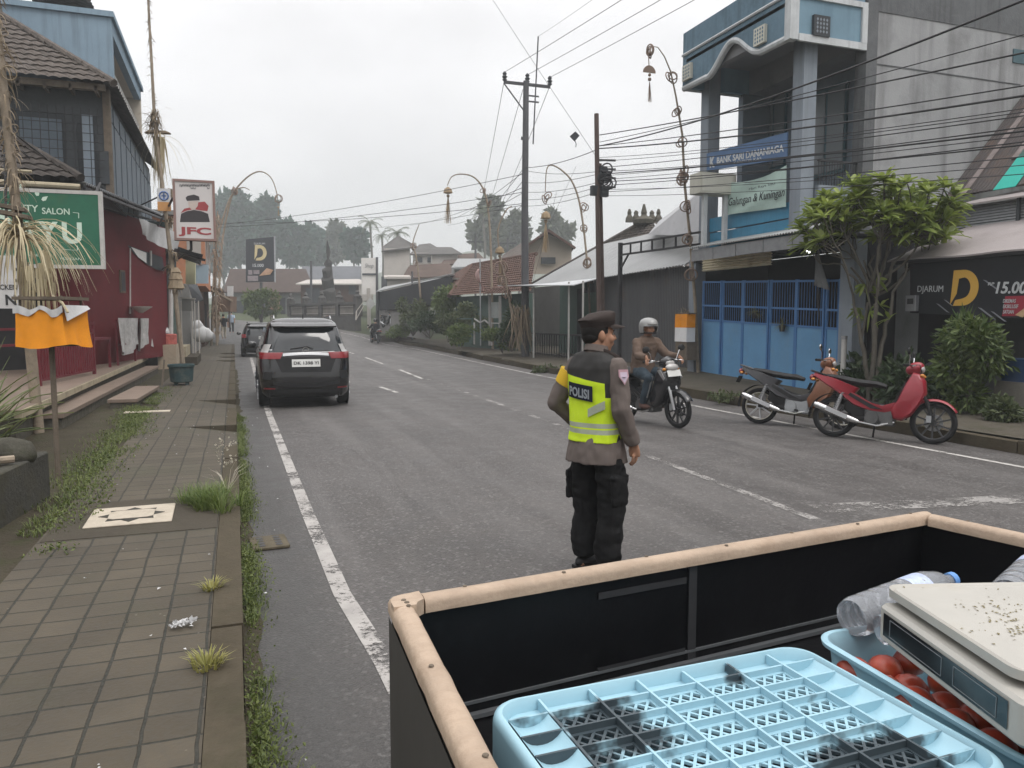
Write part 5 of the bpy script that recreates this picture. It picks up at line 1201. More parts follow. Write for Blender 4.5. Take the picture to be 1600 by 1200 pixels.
# overhead wires
m_wire = M('wire_black', (.03,.03,.032), .6, .1, 2)
WL = 'black overhead wire strung between the poles above the street'; WG = 'overhead wires along the street'
def wire(a, c, s=.15, r=.012, lab=WL, grp=WG):
    a, c = Vector(a), Vector(c); o = MB().tube([p-a for p in sag(a, c, s, 22)], r*.72, 5, 0, False).build('overhead_wire', m_wire, None, 80); o.location = a; tag(o, lab, 'wire', grp); return o
HV = 'thin high wire running from the crossarm up over the street'
for (px,py),(qx,qy) in (((788,113),(1010,-25)),((824,117),(1075,-25)),((859,121),(1130,-25)),((841,57),(960,-25))): wire(D(px,py,29.7), D(qx,qy,19), .02, .013 if py > 60 else .007, HV, 'high wires')
for (px,py),(qx,qy) in (((787,130),(740,374)),((817,140),(746,374)),((858,137),(757,376))): wire(D(px,py,29.7), D(qx,qy,75), .3, .016, 'wire dropping from the crossarm to the far pole', 'wires to the far pole')
wire(D(767,-5,24), D(935,250,21), .02, .008, 'thin slanting stay wire crossing behind the top of the dark pole', None)
# bundle running along the right side, past the camera
for (y0, y1, rr) in ((211,60,.018),(222,25,.012),(228,112,.014),(232,118,.022),(246,138,.009),(252,150,.009),(262,160,.012),(268,168,.01),(272,184,.018),(275,176,.009),(281,196,.009),(284,205,.014),(290,198,.012),(296,236,.008),(300,226,.01),(306,250,.008)):
    a = D(937,y0,21); c = D(1640,y1,9.2); e = a+(c-a)*1.5; wire(a, e, .1+rnd.uniform(0,.12), rr)
a = D(820,262,29.6); wire(a, D(937,232,21), .12, .016); c = D(1536,-5,9.0); wire(D(937,228,21), D(937,228,21).lerp(c,1.35), .3, .022, 'thick cable sagging across the front of the bank building', None)
for (y0,y1) in ((266,268),(285,272),(300,285),(312,292),(322,300)): wire(D(819,y0,29.6), D(934,y1,21), .1, .011)
for (y0,x1,y1) in ((262,750,338),(268,700,345),(280,752,350),(292,640,352),(300,700,352),(318,754,360)): wire(D(819,y0,29.6), D(x1,y1,70), .25, .016)
for (x0,y0,f0,x1,y1,f1) in ((318,353,45,819,272,29.6),(318,356,45,819,300,29.6),(330,348,50,819,318,29.6),(560,356,80,819,320,29.6)): wire(D(x0,y0,f0), D(x1,y1,f1), .25, .016, 'long wire crossing the street from the left shops to the dark pole', 'wires crossing the street')
for (x0,y0,x1,y1) in ((830,450,870,300),(826,420,900,260)): wire(D(x0,y0,29.5), D(x1,y1,25), .02, .006, 'thin stay wire near the poles', 'stay wires')
b = MB(); o_ = D(898,213,22); b.prism([(-.14,0),(0,-.14),(.14,.02),(.02,.14)], (0,0,0), (.94,-.34,0), UP, (0,.02,0)); k_ = b.build('kite', m_dkgrey); k_.location = o_; tag(k_, 'small dark torn kite caught on a wire', 'kite'); q = MB(); q.tube([(0,0,-.1),(.05,0,-.22),(.03,0,-.3)],.012,5); q.build('tail', m_dkgrey, k_)
# ornamental arched poles further down both sides
m_tassel = M_leaf('brown_tassel', (.20,.14,.08), (.42,.32,.2), .2, .8)
def penjor(label, pts, f, rg=(), hang=None, base=None):
    o_ = D(*pts[0], f); t = thing('festival_pole', label, 'festival pole', o_, 0, 'arched bamboo festival poles'); cv = [D(px,py,f)-o_ for px,py in pts]
    # smooth the traced points
    sm = []
    for i in range(len(cv)-1):
        p0 = cv[max(0,i-1)]; p1 = cv[i]; p2 = cv[i+1]; p3 = cv[min(len(cv)-1,i+2)]
        for k in range(4):
            u = k/4; sm.append(.5*((2*p1)+(p2-p0)*u+(2*p0-5*p1+4*p2-p3)*u*u+(3*p1-3*p2+p3-p0)*u**3))
    sm.append(cv[-1]); n = len(sm); b = MB(); b.tube(sm, [.045*f/30*(1-.75*i/n)+.006 for i in range(n)], 6); b.build('pole', m_bamboo, t)
    r_ = random.Random(int(pts[0][0]))
    for (px,py,s) in rg: q = MB(); rings(q, D(px,py,f)-o_, s*f/1200, r_, 3); q.build('ring_ornament', m_orn, t)
    if hang:
        px, py, h = hang; q = MB(); p = D(px,py,f)-o_; s = h*f/1200; q.lathe([(.02*s,0),(.10*s,-.06*s),(.13*s,-.16*s),(.02*s,-.19*s)], 8, p); q.ell(p+V(0,0,-.24*s),.045*s,8,6)
        for k in range(22): strip(q, p+Vector((0,0,-.25*s)), (r_.uniform(-.16,.16),r_.uniform(-.14,.14),-1), .72*s,.035*s,r_,.0,3)
        q.build('hanging_ornament', m_tassel, t)
    return t
penjor('arched pole curving right over the far billboard', [(330,545),(334,440),(338,382),(352,330),(364,302),(385,278),(405,268),(422,276),(431,296),(435,320)], 46, ((364,300,7),(434,311,6)), (435,322,16))
penjor('low arched twig pole behind the first arch by the billboard', [(340,535),(345,400),(356,330),(366,300),(380,293),(390,297)], 47)
penjor('arched pole with a pale straw tassel hanging left of the tall dark pole', [(770,545),(768,420),(764,340),(757,300),(742,278),(722,272),(706,276),(699,290)], 36, ((764,318,5),(755,300,5)), (700,292,58))
penjor('arched pole with a wide straw tassel just right of the tall dark pole', [(925,560),(918,420),(908,330),(896,288),(880,268),(862,258),(854,266),(852,300)], 29, ((852,309,7),(912,325,6),(914,355,6),(919,410,8),(924,440,7)), (853,330,66))
penjor('slim leaning pole with small ornaments over the hall', [(660,505),(655,440),(650,400),(645,380),(655,350)], 47, ((651,410,4),(645,386,5)))
penjor('leaning dried frond pole in front of the zinc roof porch', [(812,548),(800,490),(790,440),(782,400),(778,360),(790,330),(800,322)], 30, ((788,440,9),(785,415,10),(793,463,8)), (781,385,62))
t = thing('dried_frond_heap', 'heap of brown dried fronds tied to the porch corner', 'fronds', D(815,552,29.5)); b = MB(); r_ = random.Random(9)
for k in range(90): strip(b, (r_.uniform(-.4,.3), r_.uniform(-.2,.2), r_.uniform(1.3,1.9)), (r_.uniform(-.4,.4),r_.uniform(-.3,.3),-.7), r_.uniform(.8,1.6), .05, r_, .2, 5)
b.build('fronds', m_strawdk, t)
# roadside shrubs on the right
def shrub(label, px, yb, f, w_, h_, mat, seed, n=1500, ls=.16, name='roadside_shrub', grp='shrubs along the right pavement'):
    c = D(px, yb, f); t = thing(name, label, 'bush', c, 0, grp); b = MB(); r_ = random.Random(seed); blobs = []
    for k in range(7): blobs.append(((r_.uniform(-.35,.35)*w_, r_.uniform(-.3,.3)*w_, h_*r_.uniform(.25,.8)), (w_*r_.uniform(.2,.33), w_*r_.uniform(.2,.33), h_*r_.uniform(.14,.26))))
    crown(b, blobs, n, ls, ls*.45, r_, .35); b.build('foliage', mat, t); q = MB()
    for k in range(4): branch(q, (0,0,-.1), blobs[k][0], .04*h_*.5, .012)
    q.build('stem', m_bark, t); return t
shrub('tall loose shrub growing before the grey hall wall', 645, 522, 47, 2.0, 2.6, m_bush2, 1, 2200, .2)
shrub('leafy upright shrub with pale tops near the pavement', 694, 520, 42, 1.7, 3.0, m_ixl, 2, 2400, .2)
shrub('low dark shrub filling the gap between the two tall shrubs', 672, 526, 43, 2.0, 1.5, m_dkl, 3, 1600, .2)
shrub('bright low ground shrub at the kerb nearest the far rider', 620, 530, 47, 1.5, .9, m_ixl, 4, 1000, .16)
shrub('rounded green shrub below the flag pole', 785, 548, 31.5, 1.5, 1.0, m_ixl, 5, 1400, .15)
shrub('wispy green shrub beside the green garden gate', 700, 532, 39, 1.3, 1.4, m_bush2, 6, 1200, .17)
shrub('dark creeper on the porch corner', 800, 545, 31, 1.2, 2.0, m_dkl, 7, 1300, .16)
shrub('broad leafy shrub between the garden gate and the two tall shrubs', 722, 540, 34.5, 1.3, 1.0, m_ixl, 11, 1300, .15)
shrub('green climbing shrub in front of the red tiled house wall', 740, 530, 37.5, 1.6, 2.2, m_bush2, 12, 1500, .17)
shrub('grassy tuft on the edge of the right kerb', 855, 584, 24, .9, .28, m_bush2, 8, 400, .12)
shrub('mossy tuft on the kerb left of the parked motorbikes', 1135, 625, 15.2, 1.0, .16, m_bush2, 9, 400, .09)
# ================================================================ far end of the street
sw = thing('stone_shrine_wall', 'dark carved stone wall with panels round the shrine at the bend', 'wall'); m_lava = M('dark_lava_stone', (.085,.082,.078), .9, .3, 1.2, .5, 8, dirt=.3); m_lava2 = M('pale_carved_stone', (.19,.175,.155), .9, .3, 1.5, .4, 8)
A0, A1 = D(452,506,70), D(556,512,62); d_ = (A1-A0); L = Vector((d_.x,d_.y,0)).length; dv = Vector((d_.x,d_.y,0)).normalized(); nv = Vector((dv.y,-dv.x,0)); z0 = -.3
def wb(b, u0, u1, za, zb, off, th): 
    zb0 = A0.z+(A1.z-A0.z)*.5; b.prism([(u0,za),(u1,za),(u1,zb),(u0,zb)], Vector((A0.x,A0.y,zb0))+nv*off, dv, UP, -nv*th)
b = MB(); wb(b,0,L,-1.2,.85,0,.5); wb(b,-.1,L+.1,1.75,1.95,.1,.7); b.build('wall', m_lava, sw); b = MB(); wb(b,0,L,.85,1.75,-.12,.3); b.build('panel', m_lava2, sw)
for k in range(5): q = MB(); u = L*k/4; wb(q,u-.22,u+.22,.8,2.25,.08,.6); q.lathe([(.3,2.25),(.34,2.4),(.12,2.6),(.18,2.7),(.02,2.95)],8,Vector((A0.x,A0.y,(A0.z+A1.z)/2))+dv*u-nv*.2); q.build('pillar', m_lava, sw)
b = MB()
for k in range(4): u = L*(k+.5)/4; wb(b,u-L*.09,u+L*.09,1.0,1.05,.0,.1); wb(b,u-L*.09,u+L*.09,1.55,1.6,0,.1)
b.build('panel_frame', m_palew, sw)
ss = thing('stone_shrine', 'dark stepped stone shrine tower with a pointed top', 'shrine', D(514,495,72)); b = MB(); r_ = random.Random(3); sc = 72/1200
prof = [(22,0),(24,5),(18,10),(20,22),(15,26),(17,40),(11,44),(12,58),(8,62),(10,72),(6,76),(8,84),(3,90),(4,98),(.5,118)]
b.lathe([(r*sc*.75,z*sc) for r,z in prof], 10); b.v = [p+Vector((vnoise(p,1.4,1),vnoise(p,1.4,2),vnoise(p,1.4,3)))*.28 for p in b.v]; b.build('tower', M('shrine_stone', (.06,.058,.055), .9, .35, 1.5, .5, 8), ss)
def farhouse(name, label, cat, f, roofpts, wall, mr, mw, win=(), depth=5, rt=(0,0,-.15)):
    t = thing(name, label, cat); b = MB(); quadD(b, [(*p,f+(0 if i in (2,3) and len(roofpts) == 4 else depth)) if len(p) == 2 else p for i,p in enumerate(roofpts)], rt); b.build('roof', mr, t)
    b = MB(); x0,y0,x1,y1 = wall; quadD(b, ((x0,y0,f+.4),(x1,y0,f+.4),(x1,y1,f+.4),(x0,y1,f+.4)), (1.0,depth*.9,0)); b.build('wall', mw, t)
    for (a,c,e,g) in win: q = MB(); quadD(q, ((a,c,f+.3),(e,c,f+.3),(e,g,f+.3),(a,g,f+.3)), (0,.05,0)); q.build('window', m_dkgrey, t)
    return t
farhouse('brown_roof_house', 'long house with a dark brown tiled roof behind the billboard', 'house', 84, ((360,420),(478,420),(492,456),(348,456)), (352,455,470,505), M('brown_tile_roof', (.07,.052,.045), .85, .2, 1, .3, 6), M('grey_shopfront', (.17,.18,.17), .8, .25, .5), ((365,470,390,500),(436,465,446,500)))
q = MB(); quadD(q, ((416,457,83.5),(437,459,83.5),(437,485,83.5),(416,485,83.5)), (0,.2,0)); q.build('pink_wall', M('pink_wall', (.34,.18,.15), .8, .1, .6), bpy.data.objects['brown_roof_house'])
farhouse('awning_house', 'house with a pale flared awning behind the stone shrine', 'house', 80, ((480,437),(560,436),(585,443),(462,443)), (470,443,556,492), M('pale_awning', (.40,.37,.34), .6, .1, .5), m_brown, ((478,450,500,485),(545,446,556,460)))
farhouse('slate_roof_house', 'grey roofed house between the shrine and the tall white sign', 'house', 88, ((472,416),(580,416),(575,440),(472,440)), (472,438,580,470), M('slate_grey_roof', (.12,.125,.135), .8, .15, .5), m_palew)
farhouse('grey_house', 'pale grey house with its gable just right of the white sign', 'house', 78, ((598,385),(622,368),(652,385),(596,392)), (600,388,640,470), M('grey_tile_roof', (.10,.095,.09), .85, .2, .5), m_palew, ((596,432,606,450),))
farhouse('grey_house', 'pale house with a hipped grey roof left of centre', 'house', 92, ((655,382),(672,380),(700,396),(640,397)), (645,395,700,470), M('grey_tile_roof', (.10,.095,.09), .85, .2, .5), m_palew, ((650,402,660,410),(668,402,678,410)))
farhouse('grey_house', 'wide pale house with a long roof right beside the far pole', 'house', 86, ((675,386),(705,386),(722,396),(668,397)), (675,396,715,470), M('grey_tile_roof', (.10,.095,.09), .85, .2, .5), m_palew, ())
farhouse('rust_roof_house', 'low house with a rusty brown roof behind the dark canopy hall', 'house', 74, ((640,414),(700,411),(722,430),(628,434)), (634,432,716,462), M('rusty_brown_roof', (.085,.058,.046), .85, .3, .6, dirt=.4), m_greyw, ((650,438,662,450),))
farhouse('rust_roof_house', 'small rusty roofed house far behind the zinc shed', 'house', 84, ((700,398),(748,395),(762,410),(688,413)), (694,411,756,440), M('rusty_brown_roof', (.085,.058,.046), .85, .3, .6, dirt=.4), m_palew, ())
farhouse('yard_wall', 'plain pale yard wall in front of the far houses', 'wall', 64, ((600,430),(640,430),(642,433),(600,433)), (605,432,642,462), m_palew, M('dull_white_wall', (.36,.34,.31), .85, .12, .6))
farhouse('flat_roof_shop', 'low shop with a light sheet roof behind the dark canopy hall', 'building', 60, ((650,440),(715,425),(740,432),(668,448)), (668,440,720,470), m_zinc, m_greyw)
farhouse('zinc_roof_shed', 'shed with a bright sheet roof above the red tiled house', 'building', 58, ((715,404),(770,404),(770,414),(705,418)), (710,416,768,440), m_zinc, m_greyw)
farhouse('slope_roof_house', 'house with a steep dark roof close right of the tall dark pole', 'house', 50, ((786,398),(826,372),(826,400),(780,412)), (790,405,826,440), m_tileold, m_palew)
ws = thing('white_sign', 'tall white signboard with faint dark lettering at the bend', 'sign', D(577,505,66)); o_ = D(577,505,66); b = MB(); P_ = [D(566,460,66)-o_,D(588,460,66)-o_,D(587,403,66)-o_,D(565,403,66)-o_]; b.add(P_+[p+V(0,.3,0) for p in P_], [(0,1,2,3),(7,6,5,4),(0,4,5,1),(1,5,6,2),(2,6,7,3),(3,7,4,0)]); b.build('board', M('white_board', (.62,.60,.57), .6, .06, 1), ws); b = MB(); P_ = [D(566,430,65.9)-o_,D(588,430,65.9)-o_,D(588,427,65.9)-o_,D(566,427,65.9)-o_]; b.add(P_, [(0,1,2,3)]); p = D(570,418,65.9)-o_; b.text('Shop',p,(.94,-.34,0),UP,.35,w=.75,shear=.3); b.build('lettering', m_dkgrey, ws); b = MB(); b.bar((0,.2,-.5),(0,.2,3),.25,.25); b.build('post', m_palew, ws)
rs = thing('road_sign', 'pale diamond road sign on a thin post at the bend', 'sign', D(579,508,63)); b = MB(); b.prism([(-.42,0),(0,-.5),(.42,0),(0,.5)], (0,0,1.75), (.94,-.34,0), UP, (.01,.03,0)); b.build('plate', M('sign_back', (.45,.45,.44), .6, .1, 2), rs); b = MB(); b.tube([(0.02,.05,-.5),(.02,.05,2.2)], .03, 6); b.build('post', m_frame, rs)
b = MB(); b.bar(D(556,500,61.5),D(568,478,61.5),.12,.06); b.bar(D(556,500,61.5),D(557,486,61.5),.1,.06); b.bar(D(557,486,61.5),D(569,470,61.5),.1,.06); o = b.build('guard_rail', m_palew); tag(o, 'small white slanted rail beside the end of the stone wall', 'rail')
# billboard
bb = thing('billboard', 'tall black cigarette billboard with a gold letter D standing by the far trees', 'billboard', D(408,500,66)); o_ = D(408,500,66); f = 66
q_ = lambda px,py,l=0: D(px,py,f-l)-o_
b = MB(); P_ = [q_(384,441),q_(430,440),q_(429,370),q_(384,374)]; b.add(P_+[p+V(0,.4,0) for p in P_], [(0,1,2,3),(7,6,5,4),(0,4,5,1),(1,5,6,2),(2,6,7,3),(3,7,4,0)]); b.build('board', M('billboard_black', (.014,.016,.022), .4, .2, .5), bb)
ex = (q_(430,440)-q_(384,440)).normalized(); b = MB(); bigD(b, q_(397,407,.05), ex, 20*f/1200, 24*f/1200, V(-.34,-.94,0)*.05); b.build('gold_letter', M('pale_gold_print', (.6,.5,.27), .5, .1, 1), bb)
b = MB(); p = q_(395,417,.05); b.text('15.000',p,ex,UP,5*f/1200,w=17*f/1200,bold=.02); p = q_(397,382,.05); b.text('DJARUM',p,ex,UP,3*f/1200,w=17*f/1200); b.build('lettering', m_trim, bb)
b = MB()
for (x,y,w_,h) in ((388,429,6,7),(396,428,9,6),(387,439,16,8)): b.prism([(0,0),(w_*f/1200,0),(w_*f/1200,h*f/1200),(0,h*f/1200)], q_(x,y,.05), ex, UP, V(.02,.05,0))
b.build('printed_panel', M('pale_print2', (.28,.24,.25), .6, .3, 3), bb); b = MB(); b.prism([(0,0),(12*f/1200,12*f/1200),(22*f/1200,9*f/1200),(17*f/1200,2*f/1200)], q_(405,431,.06), ex, UP, V(.02,.05,0)); b.build('printed_cigar', M('tan_print2', (.45,.28,.18), .6, .2, 3), bb)
b = MB(); b.tube([(0,.3,-.5), q_(408,441)+V(0,.3,0)], .13, 8); b.build('post', m_pole, bb); b = MB(); b.bar(q_(430,441,.1), q_(429,369,.1), .12,.12); b.build('edge_frame', m_steel, bb)
# far trees
m_ft = M_leaf('far_tree_leaf', (.012,.055,.038), (.04,.10,.06), .2, .7); m_ft2 = M_leaf('far_tree_leaf_dull', (.05,.065,.035), (.09,.11,.05), .2, .7); m_palm = M_leaf('palm_frond', (.05,.07,.03), (.10,.12,.05), .2, .6)
def fartree(label, px, yt, yb, wpx, f, seed, mat=m_ft, n=3200, nb=11, gap=.3):
    base = D(px, yb, f); h = (yb-yt)*f/1200; w_ = wpx*f/1200; t = thing('tree', label, 'tree', (base.x,base.y,max(groundz(base.x,base.y)-.2, base.z-h*.3) if False else base.z), 0, 'trees beyond the end of the street')
    b = MB(); r_ = random.Random(seed); blobs = []
    for k in range(nb):
        zz = r_.uniform(.38,.92)*h; q = math.sin(PI*min(1,(zz/h)*.85+.12))
        blobs.append(((r_.uniform(-.38,.38)*w_*q, r_.uniform(-.3,.3)*w_*q, zz), (w_*r_.uniform(.13,.24), w_*r_.uniform(.13,.24), h*r_.uniform(.07,.15))))
    blobs.append(((0,0,h*.55),(w_*.25,w_*.25,h*.3)))
    crown(b, blobs, n, min(f,120)*.009*f/120, min(f,120)*.0055*f/120, r_, gap); b.build('crown', mat, t); q = MB()
    pts = branch(q, (0,0,-6), (0,0,h*.6), .02*h+.1, .01*h+.05)
    for k in range(6): branch(q, pts[3], blobs[k][0], .01*h+.04, .03)
    q.build('trunk', m_bark, t); return t
fartree('tallest dark hazy tree behind the billboard', 374, 299, 455, 84, 180, 1, n=4200)
fartree('broad hazy tree right of the tallest tree', 412, 312, 450, 80, 177, 2, n=3800)
fartree('round dark tree behind the right edge of the billboard', 458, 344, 440, 70, 172, 3, n=3000)
fartree('dense hazy tree behind the slate roof house', 490, 355, 440, 55, 183, 4, n=2600)
fartree('thin leaved tree behind the stone shrine', 522, 352, 425, 42, 192, 5, m_ft2, 1800)
fartree('dark conical tree standing left of the palms', 556, 356, 425, 38, 165, 6, n=2600)
fartree('low hazy thicket tree at the far left street end', 345, 350, 460, 50, 187, 7, n=2600)
fartree('tall airy tree behind the red tiled house', 768, 312, 430, 72, 150, 8, m_ft2, 3000, 13, .2)
fartree('airy tree with open branches behind the cream gable', 870, 330, 420, 60, 142, 9, m_ft2, 1500, 12, .2)
fartree('tall thin crown directly behind the tall dark pole', 812, 335, 430, 50, 147, 10, m_ft2, 2000, 11, .2)
def palm(label, px, yt, yb, f, seed, n=17, L=22):
    base = D(px, yb, f); h = (yb-yt)*f/1200; t = thing('palm_tree', label, 'palm tree', base, 0, 'palms beyond the end of the street'); r_ = random.Random(seed); q = MB(); q.tube([(0,0,-6),(.1*h*.2,0,h*.4),(.0,.05*h,h)], [.28,.2,.16], 7); q.build('trunk', m_bark, t); b = MB(); L = L*f/1200
    for i in range(n):
        a = 2*PI*i/n+r_.uniform(-.2,.2); el = r_.uniform(-.2,1.2); d = Vector((math.cos(a)*math.cos(el), math.sin(a)*math.cos(el), math.sin(el))); p = Vector((0,.05*h,h)); v = d.copy(); side = d.cross(UP).normalized()
        for k in range(9):
            t_ = k/9; v = (v+Vector((0,0,-.17))).normalized(); p2 = p+v*L/9
            for s in (-1,1):
                for m_ in range(2): pp_ = p.lerp(p2, m_/2); b.add([pp_, pp_+(p2-p)*.35, pp_+side*s*L*.24*(1-.6*t_)+Vector((0,0,-L*.12))+v*L*.1], [(0,1,2)])
            p = p2
    b.build('crown', m_palm, t); return t
palm('tallest palm right of the dark conical tree', 580, 348, 430, 140, 1)
palm('second palm leaning close to the tallest palm', 598, 368, 430, 134, 2, 15, 18)
palm('palm with ragged fronds above the grey gable house', 622, 364, 420, 128, 3, 16, 22)
palm('far small palm behind the pale houses', 640, 385, 420, 154, 4, 13, 16)
palm('shaggy palm beside the airy tree by the tall pole', 756, 330, 430, 128, 5, 14, 22)
t = shrub('round bushy topiary beside the second parked car', 408, 500, 66, 3.0, 2.6, m_ixl, 40, 2600, .3, 'round_bush', None)
hl = thing('hill', 'faint hazy hill', 'hill') if False else None
b = MB(); b.grid(lambda u, v: (lambda x, y: (x, y, 4+34*math.exp(-((x-150)/120)**2)*sstep(300,405,y)+6*vnoise((x*.02,y*.02,0),1)))(-310+620*u, 290+125*v), 50, 12); o = b.build('hills', m_earth, None, 60); o['kind'] = 'structure'
# ================================================================ left row beyond the red shop
l2 = thing('dark_green_shop', 'narrow shop with a dark green front next to the red shop', 'building'); b = MB(); b.box(-9,28.2,0,-2.05,33,4.9); b.build('wall', M('dark_green_front', (.018,.032,.03), .7, .3, 1), l2)
b = MB(); b.obox((-1.6,30.2,4.0),(1.0,4.2,.12),Euler((0,.35,0)).to_matrix()); b.build('awning', M('black_awning', (.02,.022,.026), .6, .2, 2), l2); b = MB(); b.box(-2.0,28.6,.4,-1.97,31.5,2.9); b.build('doorway', m_greenw, l2)
l3 = thing('orange_house', 'orange upper house with balcony beyond the green shop', 'building'); b = MB(); b.box(-9,36,0,-1.75,46,3.2); b.build('wall', m_greyw, l3); m_org = M('orange_render', (.48,.22,.125), .8, .15, .6, dirt=.2, dcol=(.3,.2,.15)); b = MB(); b.box(-9,38,3.2,-1.15,46,6.3); b.build('upper_wall', m_org, l3)
b = MB(); b.box(-9,37.6,6.3,-.95,46.4,6.5); b.build('roof', m_greyw, l3)
for y in (38.8,41.2,43.6): q = MB(); q.box(-1.14,y,4.0,-1.1,y+1.2,5.7); w_ = q.build('window', m_palew, l3); q = MB(); q.box(-1.1,y+.12,4.1,-1.085,y+1.08,5.6); q.build('pane', m_glass, w_)
q = MB(); q.box(-1.9,37.97,4.2,-1.3,38.0,5.6); w_ = q.build('window', m_palew, l3)
l4 = thing('brown_shop', 'brown shop with a low roof near the walking people', 'building'); b = MB(); b.box(-9,48,0,-1.6,58,3.9); b.build('wall', m_brown, l4); b = MB(); b.obox((-1.3,53,3.6),(1.6,10,.12),Euler((0,.3,0)).to_matrix()); b.build('roof', m_tileold, l4)
q = MB(); q.box(-1.62,49,.5,-1.57,52,2.6); q.build('doorway', m_dark, l4)
def block(name, label, cat, px0, py0, px1, py1, f, m, dep=.1):
    t = thing(name, label, cat, D((px0+px1)/2, py1, f)); o_ = D((px0+px1)/2, py1, f); b = MB(); P_ = [D(px0,py1,f)-o_, D(px1,py1,f)-o_, D(px1,py0,f)-o_, D(px0,py0,f)-o_]; b.add(P_+[p+V(-.34*dep,.94*dep,0)*1 if False else p+V(.34*dep,.94*dep,0) for p in P_], [(0,1,2,3),(7,6,5,4),(0,4,5,1),(1,5,6,2),(2,6,7,3),(3,7,4,0)]); b.build('panel', m, t); return t
t = block('yellow_blind', 'pale yellow blind hanging below the black awning', 'blind', 290,405,305,444,30, M('pale_yellow_cloth', (.52,.50,.33), .8, .12, 2), .06); q = MB(); q.bar(V(-.25,.05,.98),V(.25,.05,.98),.04,.04); q.build('rail', m_steel, t)
t = block('blue_sheet', 'pale blue corrugated sheet beside the yellow blind', 'sheet', 306,414,325,443,32, M('pale_blue_sheet', (.34,.42,.48), .6, .12, 2), .06); q = MB(); q.bar(V(-.3,.05,.8),V(.3,.05,.8),.04,.04); q.build('rail', m_steel, t)
t = thing('slanting_awning', 'slanted grey awning under the yellow blind', 'awning', D(302,470,30)); o_ = D(302,470,30); b = MB(); P_ = [D(294,444,30.8)-o_,D(308,444,30.8)-o_,D(318,468,29)-o_,D(303,473,29)-o_]; b.add(P_+[p+V(0,0,-.03) for p in P_], [(0,1,2,3),(7,6,5,4),(0,4,5,1),(1,5,6,2),(2,6,7,3),(3,7,4,0)]); b.build('sheet', m_dkgrey, t); q = MB(); q.bar(P_[3],P_[3]+V(0,0,-2.2),.04,.04); q.build('post', m_steel, t)
t = block('cart_sign', 'pale signboard on thin white legs beside the pavement', 'sign', 284,467,303,486,28.5, m_greyw, .06); o_ = D(293.5,486,28.5)
for px in (283,300,304,310): q = MB(); q.bar(D(px,470,28.5)-o_, D(px+2,552,28.5)-o_, .035,.035); q.build('leg', m_palew, t)
q = MB(); q.bar(D(281,465,28.5)-o_,D(305,467,28.5)-o_,.05,.05); q.build('rail', m_palew, t)
t = block('brown_stall', 'stacked brown street stall box near the walkers', 'stall', 334,463,360,487,44, M('brown_stall_wood', (.16,.11,.08), .8, .25, 3), 1.0); o_ = D(347,487,44); q = MB(); q.bar(D(318,447,42)-o_, D(362,470,44)-o_, .14,.1); q.build('roof_beam', m_bamboo, t)
for px in (335,358): q = MB(); q.bar(D(px,486,44)-o_, D(px,512,44)-o_, .08,.08); q.build('leg', m_brown, t)
t = block('notice_board', 'small white notice board above the brown stall', 'sign', 355,447,364,465,46, m_offwh, .08); q = MB(); q.bar(V(0,.1,.1),V(0,.1,-1.8),.05,.05); q.build('post', m_steel, t)
t = thing('sack_pile', 'pile of dirty white sacks standing on the left pavement', 'sacks', D(314,533,33)); r_ = random.Random(8)
for k,(x,z,s) in enumerate(((0,.3,.34),(.22,.28,.28),(-.1,.62,.24))): b = MB(); b.ell((x,0,z),(s,s*.8,s*1.1),14,9); b.v = [p*(1+.12*vnoise(p,5,k)) for p in b.v]; b.build('sack', m_offwh, t, 60)
t = thing('tall_frond_pole', 'thick column of brown dried fronds at the corner of the orange house', 'festival pole', D(339,540,38)); o_ = D(339,540,38); b = MB(); b.tube([V(0,0,0), D(336,420,38)-o_, D(340,330,38)-o_], [.06,.05,.03], 7); b.build('pole', m_bamboo, t); b = MB()
for k in range(420):
    py = r_.uniform(335,520); p = D(337+r_.uniform(-5,7),py,38)-o_; strip(b, p, (r_.uniform(-1,1),r_.uniform(-.6,.6),r_.uniform(-.7,.5)), r_.uniform(.15,.5), .05, r_, .9, 4)
b.build('fronds', M_leaf('pale_dry_frond', (.26,.17,.11),(.5,.4,.3),.2,.8), t)
# second penjor and signs by the pavement
p2 = thing('frond_pole', 'slender leaning pole with a palm skirt and ornaments above the fried chicken sign', 'festival pole', (-1.2,21.0,.1)); o_ = V(-1.2,21,.1); f = 19.4
q2 = lambda px,py,ff=f: D(px,py,ff)-o_
b = MB(); b.tube([V(0,0,0), q2(276,480), q2(262,360), q2(250,260), q2(241,180), q2(237,100), q2(233,30), q2(230,-40)], [.06,.055,.05,.045,.04,.035,.03,.02], 8); b.build('pole', m_bamboo, p2); r_ = random.Random(13); b = MB()
for k in range(130):
    py = r_.uniform(-10,180); px = 231+ (py+10)*.055; p = q2(px+r_.uniform(-1,1),py); strip(b, p, rdir(r_), r_.uniform(.06,.2), .03, r_, .8, 4)
for k in range(170): p = q2(241+r_.uniform(-6,8), r_.uniform(172,212)); strip(b, p, rdir(r_), r_.uniform(.15,.4), .03, r_, .8, 4)
b.prism([(-.28,0),(.32,.03),(.2,.08),(-.2,.06)], q2(245,208), (1,0,0), UP, (0,.2,0)); b.build('dried_fronds', m_strawdk, p2); b = MB()
for k in range(46): p = q2(247+r_.uniform(-7,10), 214); strip(b, p, (r_.uniform(-.12,.14),r_.uniform(-.1,.1),-1), r_.uniform(.8,1.4), .045, r_, .0, 5)
for k in range(8): p = q2(247+r_.uniform(-10,14), 212); strip(b, p, (r_.uniform(-.5,.5),r_.uniform(-.3,.3),.1), r_.uniform(1.0,1.5), .02, r_, 1.1, 9)
b.build('palm_skirt', m_straw, p2)
